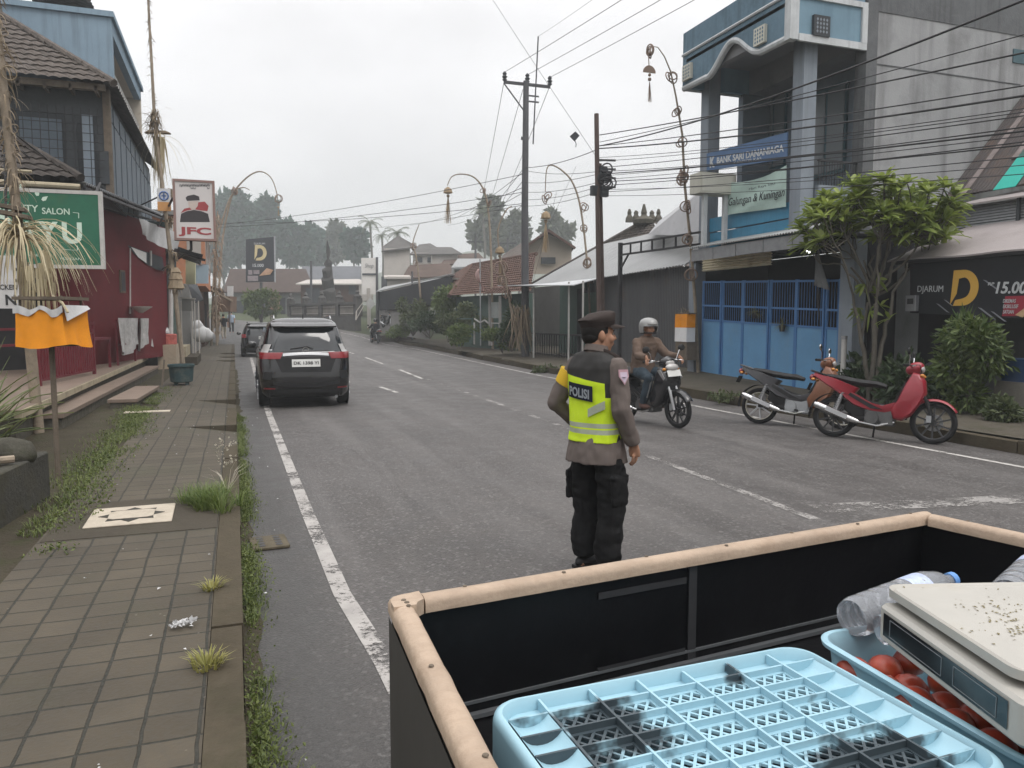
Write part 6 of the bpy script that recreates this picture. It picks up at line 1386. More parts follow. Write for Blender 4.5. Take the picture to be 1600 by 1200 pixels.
for k,(px,py,s) in enumerate(((268,300,.2),(254,320,.2),(266,345,.16),(270,395,.22),(268,420,.2),(274,445,.24))):
    b = MB(); p = q2(px,py)
    for m_ in range(50): strip(b, p+rdir(r_)*s*.4, rdir(r_), s*r_.uniform(.6,1.2), .04, r_, .9, 4)
    b.build('frond_knot', m_strawdk, p2)
b = MB(); p = q2(274,418); b.lathe([(.06,0),(.14,-.12),(.12,-.14),(.17,-.3),(.15,-.32),(.2,-.52),(.16,-.55)], 10, p); b.build('woven_bell', M('woven_straw', (.33,.26,.18), .8, .3, 12), p2)
# fried chicken sign
jf = thing('fried_chicken_sign', 'white vertical signboard with a brown frame and red letters over the pavement', 'sign', (0,0,0)); Yj = 19.0; pj_ = lambda px,py,l=0: ATY(px,py,Yj-l)
A_, B_ = pj_(269,279), pj_(338,377); b = MB(); b.box(A_.x+.03,Yj,B_.z+.03,B_.x-.03,Yj+.18,A_.z-.03); b.build('board', M('sign_pale_pink', (.56,.53,.52), .5, .08, 1, dirt=.1, dcol=(.4,.36,.36)), jf)
m_brf = M('brown_sign_frame', (.26,.17,.15), .6, .12, 3); b = MB()
for (x0,z0_,x1,z1) in ((A_.x,B_.z,A_.x+.05,A_.z),(B_.x-.05,B_.z,B_.x,A_.z),(A_.x+.05,A_.z-.05,B_.x-.05,A_.z),(A_.x+.05,B_.z,B_.x-.05,B_.z+.05)): b.box(x0,Yj-.02,z0_,x1,Yj+.2,z1)
b.build('frame', m_brf, jf); m_redp = M('red_sign_print', (.30,.045,.05), .5, .1, 2); fJ = lambda px,py: pj_(px,py)+V(0,-.003,0)
def polyJ(b, pts, l=.003): P_ = [pj_(*p)+V(0,-l,0) for p in pts]; b.add(P_, [tuple(range(len(P_)-1,-1,-1))])
b = MB(); fitY(b,'JFC',Yj,279,330,354,365,.035); b.build('lettering', m_redp, jf)
b = MB(); polyJ(b, ((281,347),(283,334),(292,330),(303,328),(315,330),(325,334),(328,347))); polyJ(b, ((292,314),(290,309),(293,306),(303,304),(311,307),(312,313))) ; b.build('print_dark', M('dark_sign_print', (.03,.025,.028), .5, .1, 2), jf)
b = MB(); polyJ(b, ((282,333),(288,326),(298,324),(310,316),(320,315),(326,322),(324,330),(315,329),(303,327),(292,329))); b.build('print_red', m_redp, jf)
b = MB(); polyJ(b, ((294,315),(310,314),(309,322),(304,328),(300,328),(295,323)), .004); b.build('print_pale', M('skin_sign_print', (.50,.42,.38), .5, .05, 2), jf)
b = MB(); rj = random.Random(2)
for k in range(11):
    px = 281+k*4.3; py = 290+(-.6 if k % 3 else 0); a = [pj_(px+dx,py+dy)+V(0,-.004,0) for dx,dy in ((0,1.5),(0,-1.5),(1.4,-2),(2,0),(2,1.8),(3.2,1.8),(3.4,-1))]; b.tube(a,.006,4)
    if k in (4,5,8,9): b.tube([pj_(px+dx,py+dy)+V(0,-.004,0) for dx,dy in ((0,-4.5),(1.5,-5.5),(3,-4.5))],.006,4)
    if k in (4,5,10): b.tube([pj_(px+dx,py+dy)+V(0,-.004,0) for dx,dy in ((0,3),(.5,5.5),(2.5,5.5),(3,3.5))],.006,4)
b.build('script_lettering', m_dkgrey, jf); b = MB(); b.tube([((A_.x+B_.x)/2-.1,Yj+.1,B_.z),((A_.x+B_.x)/2-.1,Yj+.1,B_.z-.2),(-2.2,27.6,B_.z-.2)],.03,6); b.tube([((A_.x+B_.x)/2-.1,Yj+.1,A_.z-.4),(A_.x-.02,Yj+.25,A_.z-.4),(-2.3,27.6,A_.z-.3)],.03,6); b.build('bracket', m_black, jf)
b = MB(); p = pj_(292,392); b.obox((0,0,0),(.5,.6,.08),Euler((.1,.2,.3)).to_matrix()); b.obox((.12,.1,-.08),(.4,.5,.05),Euler((.1,.3,.3)).to_matrix()); o = b.build('speaker_bracket', m_black); o.location = (p.x,19.6,p.z); tag(o, 'black folded metal fixture under the fried chicken sign', 'fixture')
sh2 = thing('shield_sign', 'small white sign with a blue emblem and an orange lower band', 'sign'); Yk = 20.6; A_, B_ = ATY(245,294,Yk), ATY(267,320,Yk); b = MB(); b.box(A_.x,Yk,B_.z,B_.x,Yk+.05,A_.z); b.build('board', m_offwh, sh2); C2 = ATY(267,330,Yk); b = MB(); b.box(A_.x,Yk-.004,C2.z,B_.x,Yk+.04,B_.z+.06); b.build('band', M('orange_sign_print', (.5,.26,.1), .6, .1, 2), sh2); c = ATY(256,306,Yk); b = MB(); b.torus((c.x,Yk-.004,c.z),.1,.02,Euler((R(90),0,0)).to_matrix(),10,4); b.obox((c.x,Yk-.004,c.z),(.04,.006,.14)); b.obox((c.x,Yk-.004,c.z),(.11,.006,.03)); b.build('emblem', M('blue_print', (.10,.17,.36), .5, .1, 2), sh2); b = MB(); b.tube([(A_.x+.2,Yk+.04,A_.z-.1),(-2.4,24,A_.z)],.02,6); b.build('bracket', m_black, sh2)
bl = thing('entrance_block', 'cream plastered block with a black panel at the end of the steps', 'block'); b = MB(); b.box(-2.3,26.75,.05,-1.75,28.2,.86); b.build('block', M('stained_cream', (.40,.33,.25), .8, .2, 2, streak=.5, dcol=(.2,.14,.1)), bl); q = MB(); q.box(-2.6,26.73,.1,-2.31,27.5,.74); q.build('black_panel', m_black, bl)
for i,(y0,y1,x1,h,lab) in enumerate(((28.3,31.0,-1.55,.75,'upper pale entrance step beside the cream block'),(28.2,31.4,-1.2,.4,'lower grey entrance step by the teal tub'))): o = MB().box(-2.05+.02*i,y0,0,x1,y1,h).build('entrance_step', m_cream if i == 0 else m_slab); tag(o, lab, 'step')
t = thing('shopping_bag', 'red and white striped bags on the cream block', 'bag', (-2.0,27.2,.86)); b = MB(); b.rbox(-.2,-.15,0,.25,.15,.34,.06,3); b.build('bag', M('red_bag', (.42,.12,.10), .6, .5, 9), t); b = MB(); b.ell((-.12,0,.4),(.2,.15,.16),10,7); b.v = [p+rdir()*.02 for p in b.v]; b.build('white_bag', m_offwh, t)
b = MB(); p0_ = D(592,524,54); b.prism([(0,0),(2.6,0),(3.6,-1.25),(-.6,-1.25)], p0_+V(-.3,-.6,0), (.94,-.34,0), UP, (.8,2.2,0)); o = b.build('driveway', m_wconc); o['kind'] = 'structure'
# ================================================================ cars
def car_paint(name, col):
    return M(name, col, .22, .06, 2, 0, 60, 0, .6, coat=.6)
m_carblk = car_paint('black_car_paint', (.006,.006,.007)); m_carroof = car_paint('painted_sky_reflection', (.55,.56,.57))  # white coat stands in for sky reflected on the second car's black roof
m_trimblk = M('black_plastic', (.02,.02,.021), .6, .2, 8); m_tyre = M('tyre_rubber', (.022,.022,.023), .85, .2, 12, .3, 60); m_chrome = M('chrome', (.62,.62,.62), .18, .05, 3, metal=1.)
m_alloy = M('alloy', (.45,.45,.46), .35, .08, 5, metal=.8); m_redl = M('red_lamp', (.20,.006,.010), .3, .15, 12, coat=.5); m_clear = M('clear_lamp', (.38,.37,.36), .15, .15, 10, coat=.5)
m_carglass = M_glass('car_glass', (.018,.022,.025), .04); m_plate = M('number_plate', (.62,.62,.60), .5, .05, 4)
def make_car(name, label, prof, W, L, R_, roofmat, plate, loc, rz, rear_style):
    t = thing(name, label, 'car', loc, rz)
    def at(z, i):
        for a, c in zip(prof, prof[1:]):
            if a[0] <= z <= c[0]: k = (z-a[0])/(c[0]-a[0]); return a[i]+(c[i]-a[i])*k
        return prof[-1][i] if z > prof[0][0] else prof[0][i]
    def ring(z):
        yr, yf, w_ = at(z,1), at(z,2), at(z,3); rr = min(.32, w_*.5); rf = min(.45, w_*.6, (yf-yr)*.4); pts = []
        for (cx,cy,r_,a0) in ((w_-rr,yr+rr,rr,-90),(w_-rf,yf-rf,rf,0),(-(w_-rf),yf-rf,rf,90),(-(w_-rr),yr+rr,rr,180)):
            for k in range(9):
                a = R(a0+90*k/8); pts.append((cx+r_*math.cos(a), cy+r_*math.sin(a), z))
        return pts
    zb = next(p[0] for p in prof if p[4]); zs = sorted({p[0] for p in prof}); low = [z for z in zs if z <= zb+.001]; up = [z for z in zs if z >= zb-.001]
    b = MB(); b.loft([ring(z) for z in low], caps=True); body = b.build('body', m_carblk, t, 40)
    b = MB(); b.loft([ring(z) for z in up], caps=True); b.v = [Vector((p[0]*.998,p[1],p[2])) for p in b.v]; b.build('cabin', m_carblk, t, 40)
    def rear(x, z, off=.006):
        yr, w_ = at(z,1), at(z,3); rr = min(.32,w_*.5); e = max(0,abs(x)-(w_-rr)); e = min(e, rr*.995); return Vector((x, yr+rr-math.sqrt(rr*rr-e*e)-off, z))
    def patch(nm, x0, x1, z0, z1, m, off=.006, par=t, taper=0., nx=10, nz_=6, th=.004, f=None):
        q = MB(); q.grid(lambda u, v: rear((x0+(x1-x0)*u)*(1-taper*v)+(f(u,v) if f else 0), z0+(z1-z0)*v, off), nx, nz_, thick=(0,-th,0)); return q.build(nm, m, par, 40)
    def side(nm, y0, y1, z0, z1, sgn, m, par=t, sl0=0., sl1=0., off=.006):
        q = MB(); q.grid(lambda u, v: Vector((sgn*(at(z0+(z1-z0)*v,3)+off), (y0+sl0*v)+((y1+sl1*v)-(y0+sl0*v))*u, z0+(z1-z0)*v)), 6, 5, thick=(sgn*.004,0,0)); return q.build(nm, m, par, 40)
    H_ = prof[-1][0]; zbelt = zb
    patch('rear_window', -W*.42, W*.42, zbelt+.03, H_-.20, m_carglass, .008, taper=.10)
    b = MB(); b.grid(lambda u, v: rear(-W*.36+W*.72*u, H_-.16+.075*v, .17*(1-v)**.5-.0), 12, 4, thick=(0,.02,-.025)); b.build('spoiler', m_carblk, t, 40)
    for sgn in (-1,1):
        side('rear_quarter_window', -L*.36, -L*.22, zbelt+.05, H_-.22, sgn, m_carglass, sl0=.10, sl1=.0); side('side_window', -L*.20, L*.02, zbelt+.04, H_-.2, sgn, m_carglass); side('side_window', L*.035, L*.22, zbelt+.04, H_-.2, sgn, m_carglass, sl1=-.22)
        q = MB(); q.tube([(sgn*at(H_-.06,3)*.93,-L*.33,H_-.03),(sgn*at(H_-.06,3)*.93,-L*.30,H_+.03),(sgn*at(H_-.06,3)*.93,L*.0,H_+.035),(sgn*at(H_-.06,3)*.93,L*.06,H_-.02)], .018, 6); q.build('roof_rail', m_chrome if rear_style == 0 else m_trimblk, t, 40)
        q = MB(); q.ell((sgn*(W/2+.09), L*.20, zbelt+.08), (.10,.06,.075), 10, 7); q.build('wing_mirror', m_carblk, t, 60)
        for yw in (-L*.315, L*.315):
            q = MB(); rx = Euler((0,R(90),0)).to_matrix(); q.lathe([(0,0),(R_*1.17,0),(R_*1.17,.004),(0,.004)], 26, (sgn*(W/2+.001)-(.004 if sgn > 0 else 0), yw, R_+.02), rx); q.v = [p for p in q.v]; q.build('wheel_arch', m_trimblk, t)
            wt = MB(); wd = .2; wt.lathe([(R_*.62,-wd/2),(R_*.93,-wd/2),(R_,-wd/2+.03),(R_,wd/2-.03),(R_*.93,wd/2),(R_*.62,wd/2)], 30, (sgn*(W/2-.088), yw, R_), rx, 0, True); wh = wt.build('wheel', m_tyre, t, 40)
            q = MB(); xo = sgn*(W/2+.016); q.lathe([(0,-.004),(R_*.62,-.004),(R_*.62,.004),(0,.004)], 24, (xo,yw,R_), rx); 
            q2_ = MB()
            for k in range(10):
                a = 2*PI*k/10; q2_.bar((xo+sgn*.01,yw+.05*math.cos(a),R_+.05*math.sin(a)),(xo+sgn*.01,yw+R_*.6*math.cos(a),R_+R_*.6*math.sin(a)),.03,.02)
            q.build('rim', m_trimblk, wh); q2_.build('spokes', m_alloy, wh)
    if rear_style == 0:
        for sgn in (-1,1):
            patch('tail_lamp', sgn*W*.245, sgn*W*.497, .93, 1.05, m_redl, .012, nz_=4, th=.01, f=lambda u,v: sgn*.055*(1-u)*(1-v))
            q = patch('upper_lamp', sgn*W*.405, sgn*W*.482, 1.05, 1.20, m_clear, .010, taper=.09, nx=6, th=.012)
            patch('reflector', sgn*W*.34, sgn*W*.46, .37, .395, m_redl, .008, nz_=2)
            patch('bumper_vent', sgn*W*.38, sgn*W*.475, .55, .70, m_trimblk, .006, taper=.05)
        b = MB(); b.grid(lambda u, v: rear(-W*.25+W*.5*u, 1.0+.05*v-.018*abs(2*u-1)**2, .02), 14, 3, thick=(0,-.012,0)); b.build('chrome_strip', m_chrome, t, 40)
        patch('plate_recess', -W*.27, W*.27, .68, .96, m_trimblk, .004, taper=-.25, nz_=4)
        pl_ = patch('number_plate', -W*.155, W*.155, .78, .92, m_plate, .016, nx=4, nz_=2); b = MB(); p = rear(-W*.135,.825,.024); p2_ = rear(W*.135,.825,.024); b.text(plate, p, p2_-p, UP, .06, w=(p2_-p).length, bold=.015); b.build('lettering', m_trimblk, pl_)
        b = MB(); b.torus(rear(0,1.085,.014), .055, .010, Euler((R(90),0,0)).to_matrix(), 20, 6); b.obox(rear(0,1.085,.014),(.08,.01,.018)); b.build('badge', m_chrome, t)
        patch('model_badge', -W*.40, -W*.36, 1.09, 1.105, m_chrome, .012, nx=2, nz_=1)
        b = MB(); b.tube([rear(-.28,1.11,.02), rear(0.0,1.15,.03), rear(.03,1.155,.03), rear(.13,1.11,.02)], .011, 5); b.build('wiper', m_trimblk, t)
        b = MB(); b.grid(lambda u, v: rear(-W*.36+W*.72*u, .40+.06*v+.06*abs(2*u-1)**2, .012), 14, 2, thick=(0,-.006,0)); b.build('bumper_line', m_trimblk, t)
        b = MB(); b.tube([(.55,-2.0,.2),(.55,-1.8,.22)], .03, 8); b.build('exhaust', m_steel, t)
        b = MB(); b.prism([(-.02,0),(.09,0),(.0,.07)], (0,-1.35,H_-.01), (0,1,0), UP, (.02,0,0)); b.build('antenna', m_trimblk, t)
        patch('lower_bumper', -W*.40, W*.40, .22, .36, m_trimblk, .006)
    else:
        for sgn in (-1,1): patch('tail_lamp', sgn*W*.38, sgn*W*.49, .86, 1.02, m_redl, .012, nx=6, th=.01)
        pl_ = patch('number_plate', -W*.05, W*.24, .80, .92, m_plate, .016, nx=4, nz_=2); b = MB(); p = rear(-W*.03,.835,.024); p2_ = rear(W*.22,.835,.024); b.text('DK 18', p, p2_-p, UP, .06, w=(p2_-p).length, bold=.015); b.build('lettering', m_trimblk, pl_)
        patch('lower_bumper', -W*.44, W*.44, .22, .42, m_trimblk, .006); b = MB(); b.tube([rear(-.05,1.12,.02), rear(.0,1.3,.03), rear(.02,1.34,.03)], .014, 5); b.build('wiper', m_trimblk, t)
        b = MB(); b.grid(lambda u, v: (-W*.37+W*.74*u, -L*.38+L*.42*v, H_+.012-.03*(2*u-1)**2), 8, 8, thick=(0,0,-.02)); b.build('roof_reflection_panel', roofmat, t, 60)
    return t
PA = [(.20,-1.98,2.0,.74,0),(.28,-2.06,2.08,.79,0),(.45,-2.10,2.10,.82,0),(.62,-2.10,2.09,.828,0),(.80,-2.07,2.07,.83,0),(.95,-2.04,2.0,.826,0),(1.04,-2.02,1.75,.80,1),(1.07,-2.0,1.05,.775,0),(1.30,-1.92,.62,.715,0),(1.50,-1.80,.25,.655,0),(1.60,-1.73,.05,.61,0),(1.655,-1.66,-.1,.55,0),(1.685,-1.45,-.3,.42,0),(1.695,-1.2,-.5,.28,0)]
CAR1 = make_car('parked_car', 'glossy black people carrier parked nearest, seen from behind with red lamps and chrome bar', PA, 1.66, 4.2, .315, None, 'DK 1398 YI', (1.27,16.85,.0), R(-.5), 0)
PB_ = [(p[0]*.90,p[1]*.89,p[2]*.89,p[3]*.985,p[4]) for p in PA]
CAR2 = make_car('parked_car', 'smaller black hatchback with sky reflection painted white on its roof, parked ahead of the people carrier', PB_, 1.64, 3.75, .29, m_carroof, '', (1.12,38.0,0), R(0), 1)
# ================================================================ motorbikes (x forward, y left, z up)
RY = Euler((R(90),0,0)).to_matrix()
def make_bike(label, loc, rz, lean, c, group=None, number=None, steer=0., rider=False):
    t = thing('motorbike', label, 'motorbike', loc, 0, group, rot=(lean,0,rz)); m1, m2, mr = c['main'], c['accent'], c['rim']; Rw = .285; WB = .62
    def wheel(nm, x, disc):
        q = MB(); q.torus((x,0,Rw), Rw-.038, .038, RY, 36, 10); w_ = q.build(nm, m_tyre, t, 60)
        q = MB(); q.lathe([(Rw-.075,-.022),(Rw-.055,-.028),(Rw-.055,.028),(Rw-.075,.022)], 36, (x,0,Rw), RY, 0, False); q.add([],[]); q.build('rim', mr, w_, 40)
        q = MB()
        for k in range(c['spokes']): a = 2*PI*(k+.25)/c['spokes']; q.bar((x+.03*math.cos(a),0,Rw+.03*math.sin(a)),(x+(Rw-.06)*math.cos(a+.12),0,Rw+(Rw-.06)*math.sin(a+.12)),.022,.03,up=(0,1,0))
        q.lathe([(0,-.045),(.045,-.045),(.045,.045),(0,.045)],14,(x,0,Rw),RY); q.build('spokes', c['spk'], w_)
        if disc:
            q = MB(); q.lathe([(.065,-.052),(.115,-.052),(.115,-.048),(.065,-.048)],24,(x,0,Rw),RY,0,False); q.lathe([(.065,-.048),(.115,-.048)],24,(x,0,Rw),RY,0,False); q.build('brake_disc', m_alloy, w_)
        return w_
    wheel('rear_wheel', -WB, False); wheel('front_wheel', WB, True)
    head = V(.36,0,.86)
    for s in (-1,1):
        q = MB(); q.tube([(WB,.075*s,Rw),(WB-.09,.075*s,.58)],[.022,.026],8); q.tube([(WB-.09,.075*s,.56),(.42,.07*s,.80)],.018,8); q.build('fork', m_alloy if c.get('chromefork') else m_trimblk, t, 40)
    q = MB(); q.grid(lambda u, v: (lambda a, y: (WB+(Rw+.035-.02*abs(y/.07)**2)*math.cos(a)-.0, y, Rw+(Rw+.035-.03*abs(y/.07)**2)*math.sin(a)))(R(30+125*u), -.07+.14*v), 16, 6, thick=(0,0,-.004)); q.build('front_fender', m1, t, 60)
    def sidepanel(nm, poly, w0, w1, m, par=t, sm=None):
        """profile in the x-z plane thickened symmetrically, wider at the back edge than the front"""
        q = MB(); cx = sum(p[0] for p in poly)/len(poly); cz = sum(p[1] for p in poly)/len(poly)
        rings = []
        for (y,s) in ((-w0,.86),(-w0*.8,.97),(-w0*.3,1.),(w0*.3,1.),(w0*.8,.97),(w0,.86)): rings.append([(cx+(p[0]-cx)*s, y*(1+w1*(p[0]-cx)), cz+(p[1]-cz)*s) for p in poly])
        q.loft(rings); return q.build(nm, m, par, 50)
    sidepanel('leg_shield', [(.44,.93),(.36,.95),(.28,.80),(.18,.55),(.10,.42),(.14,.30),(.24,.28),(.36,.36),(.46,.52),(.53,.68),(.51,.84)], .165, .5, c.get('shield', m1))
    sidepanel('shield_inner', [(.30,.90),(.20,.66),(.08,.46),(.0,.44),(.02,.38),(.12,.36),(.26,.62)], .10, 0, m_trimblk)
    sidepanel('side_cover', [(.22,.52),(.05,.46),(-.12,.50),(-.34,.62),(-.62,.76),(-.86,.86),(-.84,.80),(-.60,.64),(-.36,.46),(-.12,.38),(.08,.36),(.22,.40)], .125, 0., m2 if c.get('two') else m1)
    sidepanel('tail_panel', [(-.30,.70),(-.60,.82),(-.90,.90),(-.92,.86),(-.70,.72),(-.40,.58)], .135, 0., m1)
    sidepanel('frame_cover', [(.20,.46),(-.10,.52),(-.44,.64),(-.50,.40),(-.26,.22),(.12,.24)], .095, 0, m_trimblk)
    q = MB(); pts = [(.04,0,.735),(-.08,0,.765),(-.25,0,.775),(-.42,0,.80),(-.58,0,.835),(-.74,0,.86)]; q.tube(pts, [(.06,.03),(.11,.045),(.125,.05),(.125,.05),(.11,.045),(.06,.03)], 12, up=(0,0,1)); q.build('seat', m_trimblk, t, 50)
    q = MB(); q.tube([(-.72,.12,.86),(-.92,.10,.92),(-.96,0,.93),(-.92,-.10,.92),(-.72,-.12,.86)], .014, 7); q.build('grab_rail', c['rail'], t, 50)
    q = MB(); q.ell((-.93,0,.83),(.05,.10,.05),10,7); q.build('tail_lamp', m_redl, t, 60)
    q = MB(); q.grid(lambda u, v: (lambda a: (-WB+(Rw+.05)*math.cos(a), -.07+.14*v, Rw+(Rw+.05)*math.sin(a)))(R(80+105*u)), 12, 4, thick=(.004,0,0)); q.build('rear_fender', m_trimblk, t, 60)
    q = MB(); q.rbox(-.22,-.12,.20,.16,.12,.42,.04,3); q.lathe([(0,-.15),(.085,-.15),(.095,-.10),(.095,.10),(.085,.15),(0,.15)],16,(-.12,0,.30),RY); q.tube([(.08,0,.34),(.30,0,.36)],[.07,.06],12); q.build('engine', m_steel if c.get('lighteng') else M('dark_engine', (.09,.09,.09), .5, .3, 9, metal=.5), t, 40)
    q = MB(); q.tube([(.16,-.09,.26),(-.05,-.13,.20),(-.30,-.15,.24)], .018, 7); q.tube([(-.28,-.15,.235),(-.36,-.155,.26),(-.82,-.165,.44),(-.86,-.165,.455)], [.028,.045,.05,.035], 12); q.build('exhaust', m_chrome, t, 40); q = MB(); q.bar((-.42,-.205,.29),(-.70,-.212,.40),.012,.06); q.build('heat_guard', m_chrome if c.get('chromefork') else m_alloy, t)
    for s in (-1,1):
        q = MB(); q.bar((-.15,.10*s,.30),(-WB,.09*s,Rw),.03,.05); q.build('swingarm', m_trimblk, t); q = MB(); q.tube([(-.50,.10*s,.66),(-WB+.02,.10*s,.34)], .026, 8); q.build('shock_absorber', m_alloy, t, 40)
        q = MB(); q.tube([(-.02,.10*s,.25),(-.02,.27*s,.25)], .018, 7); q.build('footrest', m_trimblk, t)
    hb = thing('tmp','tmp','tmp'); bpy.data.objects.remove(hb)
    q = MB(); q.ell((.37,0,1.0),(.12,.13,.085),16,10,Euler((0,-.45,0)).to_matrix()); cw = q.build('handlebar_cowl', m1 if not c.get('cowl') else c['cowl'], t, 60)
    q = MB(); q.ell((.455,0,.99),(.04,.09,.055),14,8); q.build('headlamp', m_clear, cw, 60)
    q = MB(); q.tube([(.27,.36,1.02),(.33,.22,1.03),(.36,0,1.0),(.33,-.22,1.03),(.27,-.36,1.02)], .013, 7); q.build('handlebar', m_chrome, t, 60)
    for s in (-1,1):
        q = MB(); q.tube([(.305,.26*s,1.027),(.265,.375*s,1.019)], .02, 8); q.build('grip', m_trimblk, t, 40)
        q = MB(); q.tube([(.32,.25*s,1.03),(.33,.29*s,1.14),(.32,.33*s,1.19)], .008, 6); mi_ = q.build('mirror_stem', m_chrome, t, 50); q = MB(); q.ell((.32,.36*s,1.21),(.02,.075,.05),12,8); q.build('mirror', m_trimblk if c.get('darkmirror', True) else m_chrome, mi_, 60)
    for s in (-1,1):
        q = MB(); q.ell((.47,.13*s,.90),(.03,.035,.025),8,6); q.build('turn_signal', M('amber_lens', (.5,.2,.03), .25, .1, 5), t, 60); q = MB(); q.ell((-.90,.15*s,.80),(.03,.035,.02),8,6); q.build('turn_signal', M('amber_lens', (.5,.2,.03), .25, .1, 5), t, 60)
        q = MB(); q.tube([(.32,.24*s,1.03),(.44,.20*s,1.04),(.46,.10*s,.95),(.42,.07*s,.80)], .006, 5); q.build('cable', m_trimblk, t); q = MB(); q.tube([(.36,.20*s,1.03),(.40,.30*s,1.02),(.37,.36*s,1.01)], .006, 5); q.build('brake_lever', m_alloy, t)
        q = MB(); [q.torus((-.50-.017*k,.10*s,.62-.035*k),.034,.006,Euler((0,R(-20),0)).to_matrix(),12,4) for k in range(7)]; q.build('shock_spring', m_steel, t)
        q = MB(); q.prism([(.02,.42),(-.10,.47),(-.34,.60),(-.58,.73),(-.40,.58),(-.14,.43)], (0,.127*s,0), (1,0,0), UP, (0,.004*s,0)); q.build('side_sticker', c.get('sticker', m_trimblk), t)
    q = MB(); q.obox((-.97,0,.70),(.008,.2,.11),Euler((0,.4,0)).to_matrix()); q.build('rear_plate', m_trimblk, t); q = MB(); q.rbox(-.60,.105,.24,-.12,.135,.33,.02,2); q.build('chain_case', m_trimblk, t, 40)
    q = MB(); q.obox((WB-.05,-.075,.33),(.06,.05,.09)); q.build('brake_caliper', m_steel, t)
    q = MB(); [q.box(-.17,-.115,.43+.016*k,.10,.115,.436+.016*k) for k in range(4)]; q.build('cylinder_fins', m_steel, t)
    if rider:
        q = MB(); q.ell((.43,0,.80),(.11,.18,.16),16,11,Euler((0,-.35,0)).to_matrix()); fa = q.build('front_fairing', m1, t, 60); q = MB(); q.ell((.50,0,.93),(.05,.13,.06),14,8,Euler((0,-.5,0)).to_matrix()); q.build('wide_headlamp', m_clear, fa, 60)
        for s in (-1,1): q = MB(); q.prism([(.36,.88),(.50,.74),(.53,.77),(.42,.90)], (0,.172*s,0), (1,0,0), UP, (0,.01*s,0)); q.build('silver_flash', m_alloy, fa); q = MB(); q.prism([(.26,.78),(.12,.44),(.02,.42),(.10,.50),(.20,.80)], (0,.168*s,0), (1,0,0), UP, (0,.006*s,0)); q.build('side_graphic', m_alloy, t)
    if number:
        q = MB(); q.obox((.545,0,.84),(.008,.26,.10),Euler((0,-.35,0)).to_matrix()); q.build('front_plate', m_plate, t)
    q = MB(); q.tube([(-.10,.12,.24),(-.14,.26,.0)] if not rider else [(-.10,.12,.24),(-.36,.14,.22)], .013, 6); q.build('side_stand', m_trimblk, t)
    return t
m_bred = M('red_bike_plastic', (.27,.018,.03), .3, .12, 3, coat=.3); m_bsil = M('dark_grey_bike_plastic', (.06,.06,.065), .35, .2, 4, coat=.2); m_borg = M('orange_bike_plastic', (.20,.085,.045), .35, .2, 4); m_bblk = M('black_bike_plastic', (.016,.016,.018), .25, .15, 4, coat=.4); m_rimw = M('cream_rim', (.55,.52,.44), .5, .1, 6); m_rimd = M('dark_rim', (.03,.03,.032), .4, .2, 6)
cR = dict(main=m_bred, accent=m_bred, rim=m_rimd, spk=m_rimd, spokes=10, rail=m_trimblk)
cS = dict(main=m_bsil, shield=m_borg, accent=m_bsil, two=True, rim=m_rimw, spk=m_alloy, spokes=7, rail=m_bsil, lighteng=True, cowl=m_borg, darkmirror=False)
cB = dict(main=m_bblk, accent=m_bblk, rim=m_rimd, spk=m_rimd, spokes=10, rail=m_alloy, chromefork=True)
def facing(a, c): return math.atan2(c[1]-a[1], c[0]-a[0])
make_bike('red step-through motorbike parked on its stand with a chrome exhaust', (8.33,8.12,0), facing((7.98,8.56),(8.64,7.70)), R(-7), cR)
make_bike('grey and orange motorbike with cream wheel rims parked behind the red one', (8.22,9.62,0), facing((7.83,10.05),(8.56,9.10)), R(-7), cS)
RB = V(6.24,10.72,0); RBA = facing((6.17,11.37),(6.28,10.06)); BK3 = make_bike('black motorbike with a silver fork being ridden towards the camera', RB, RBA+R(6), R(2), cB, None, True, rider=True)
pk = D(605,512,53); BK4 = make_bike('black motorbike parked by the grey hall wall far down the road', (pk.x,pk.y,pk.z), R(-75), R(-6), cB, None, True)
# ================================================================ people (x right, y forward, z up)
m_skin = M('tan_skin', (.34,.185,.12), .55, .12, 9); m_hair = M('black_hair', (.014,.012,.011), .7, .3, 30)
def skinmat(): return m_skin
def hand_mb(b, w, d, side, palm, curl=.35, s=1.0):
    """palm, four unequal bent fingers and a thumb; w wrist, d pointing along the hand, side towards the thumb, palm the way the palm faces"""
    w, d, side, palm = Vector(w), Vector(d).normalized(), Vector(side).normalized(), Vector(palm).normalized()
    b.tube([w-d*.03, w+d*.02*s, w+d*.055*s, w+d*.09*s], [(.022*s,.028*s),(.018*s,.036*s),(.015*s,.042*s),(.012*s,.039*s)], 12, up=tuple(side.cross(d)) if False else tuple(palm))
    for i, (o, L) in enumerate(((.030,.070),(.010,.080),(-.010,.074),(-.029,.058))):
        p = w+d*.085*s+side*o*s; v = d.copy(); pts = [p-d*.02*s, p]; c = curl*(1+.15*i)
        for k, f in enumerate((.45,.32,.23)):
            v = (v+palm*math.tan(c*(.5 if k == 0 else .8))).normalized(); p = p+v*L*f*s; pts.append(p)
        b.tube(pts, [.0095*s,.0098*s,.0088*s,.008*s,.0065*s], 8)
    p = w+d*.025*s+side*.030*s; v = (d*.75+side*.7+palm*.25).normalized(); pts = [p-side*.015*s, p+v*.03*s, p+v*.052*s+d*.006*s, p+v*.066*s+d*.022*s]; b.tube(pts, [.013*s,.012*s,.0105*s,.008*s], 8)
def limb(b, pts, rs, n=14): b.tube(pts, rs, n); [b.ell(p, (r if not isinstance(r, tuple) else r[0])*.98, 12, 8) for p, r in zip(pts[1:-1], rs[1:-1])]
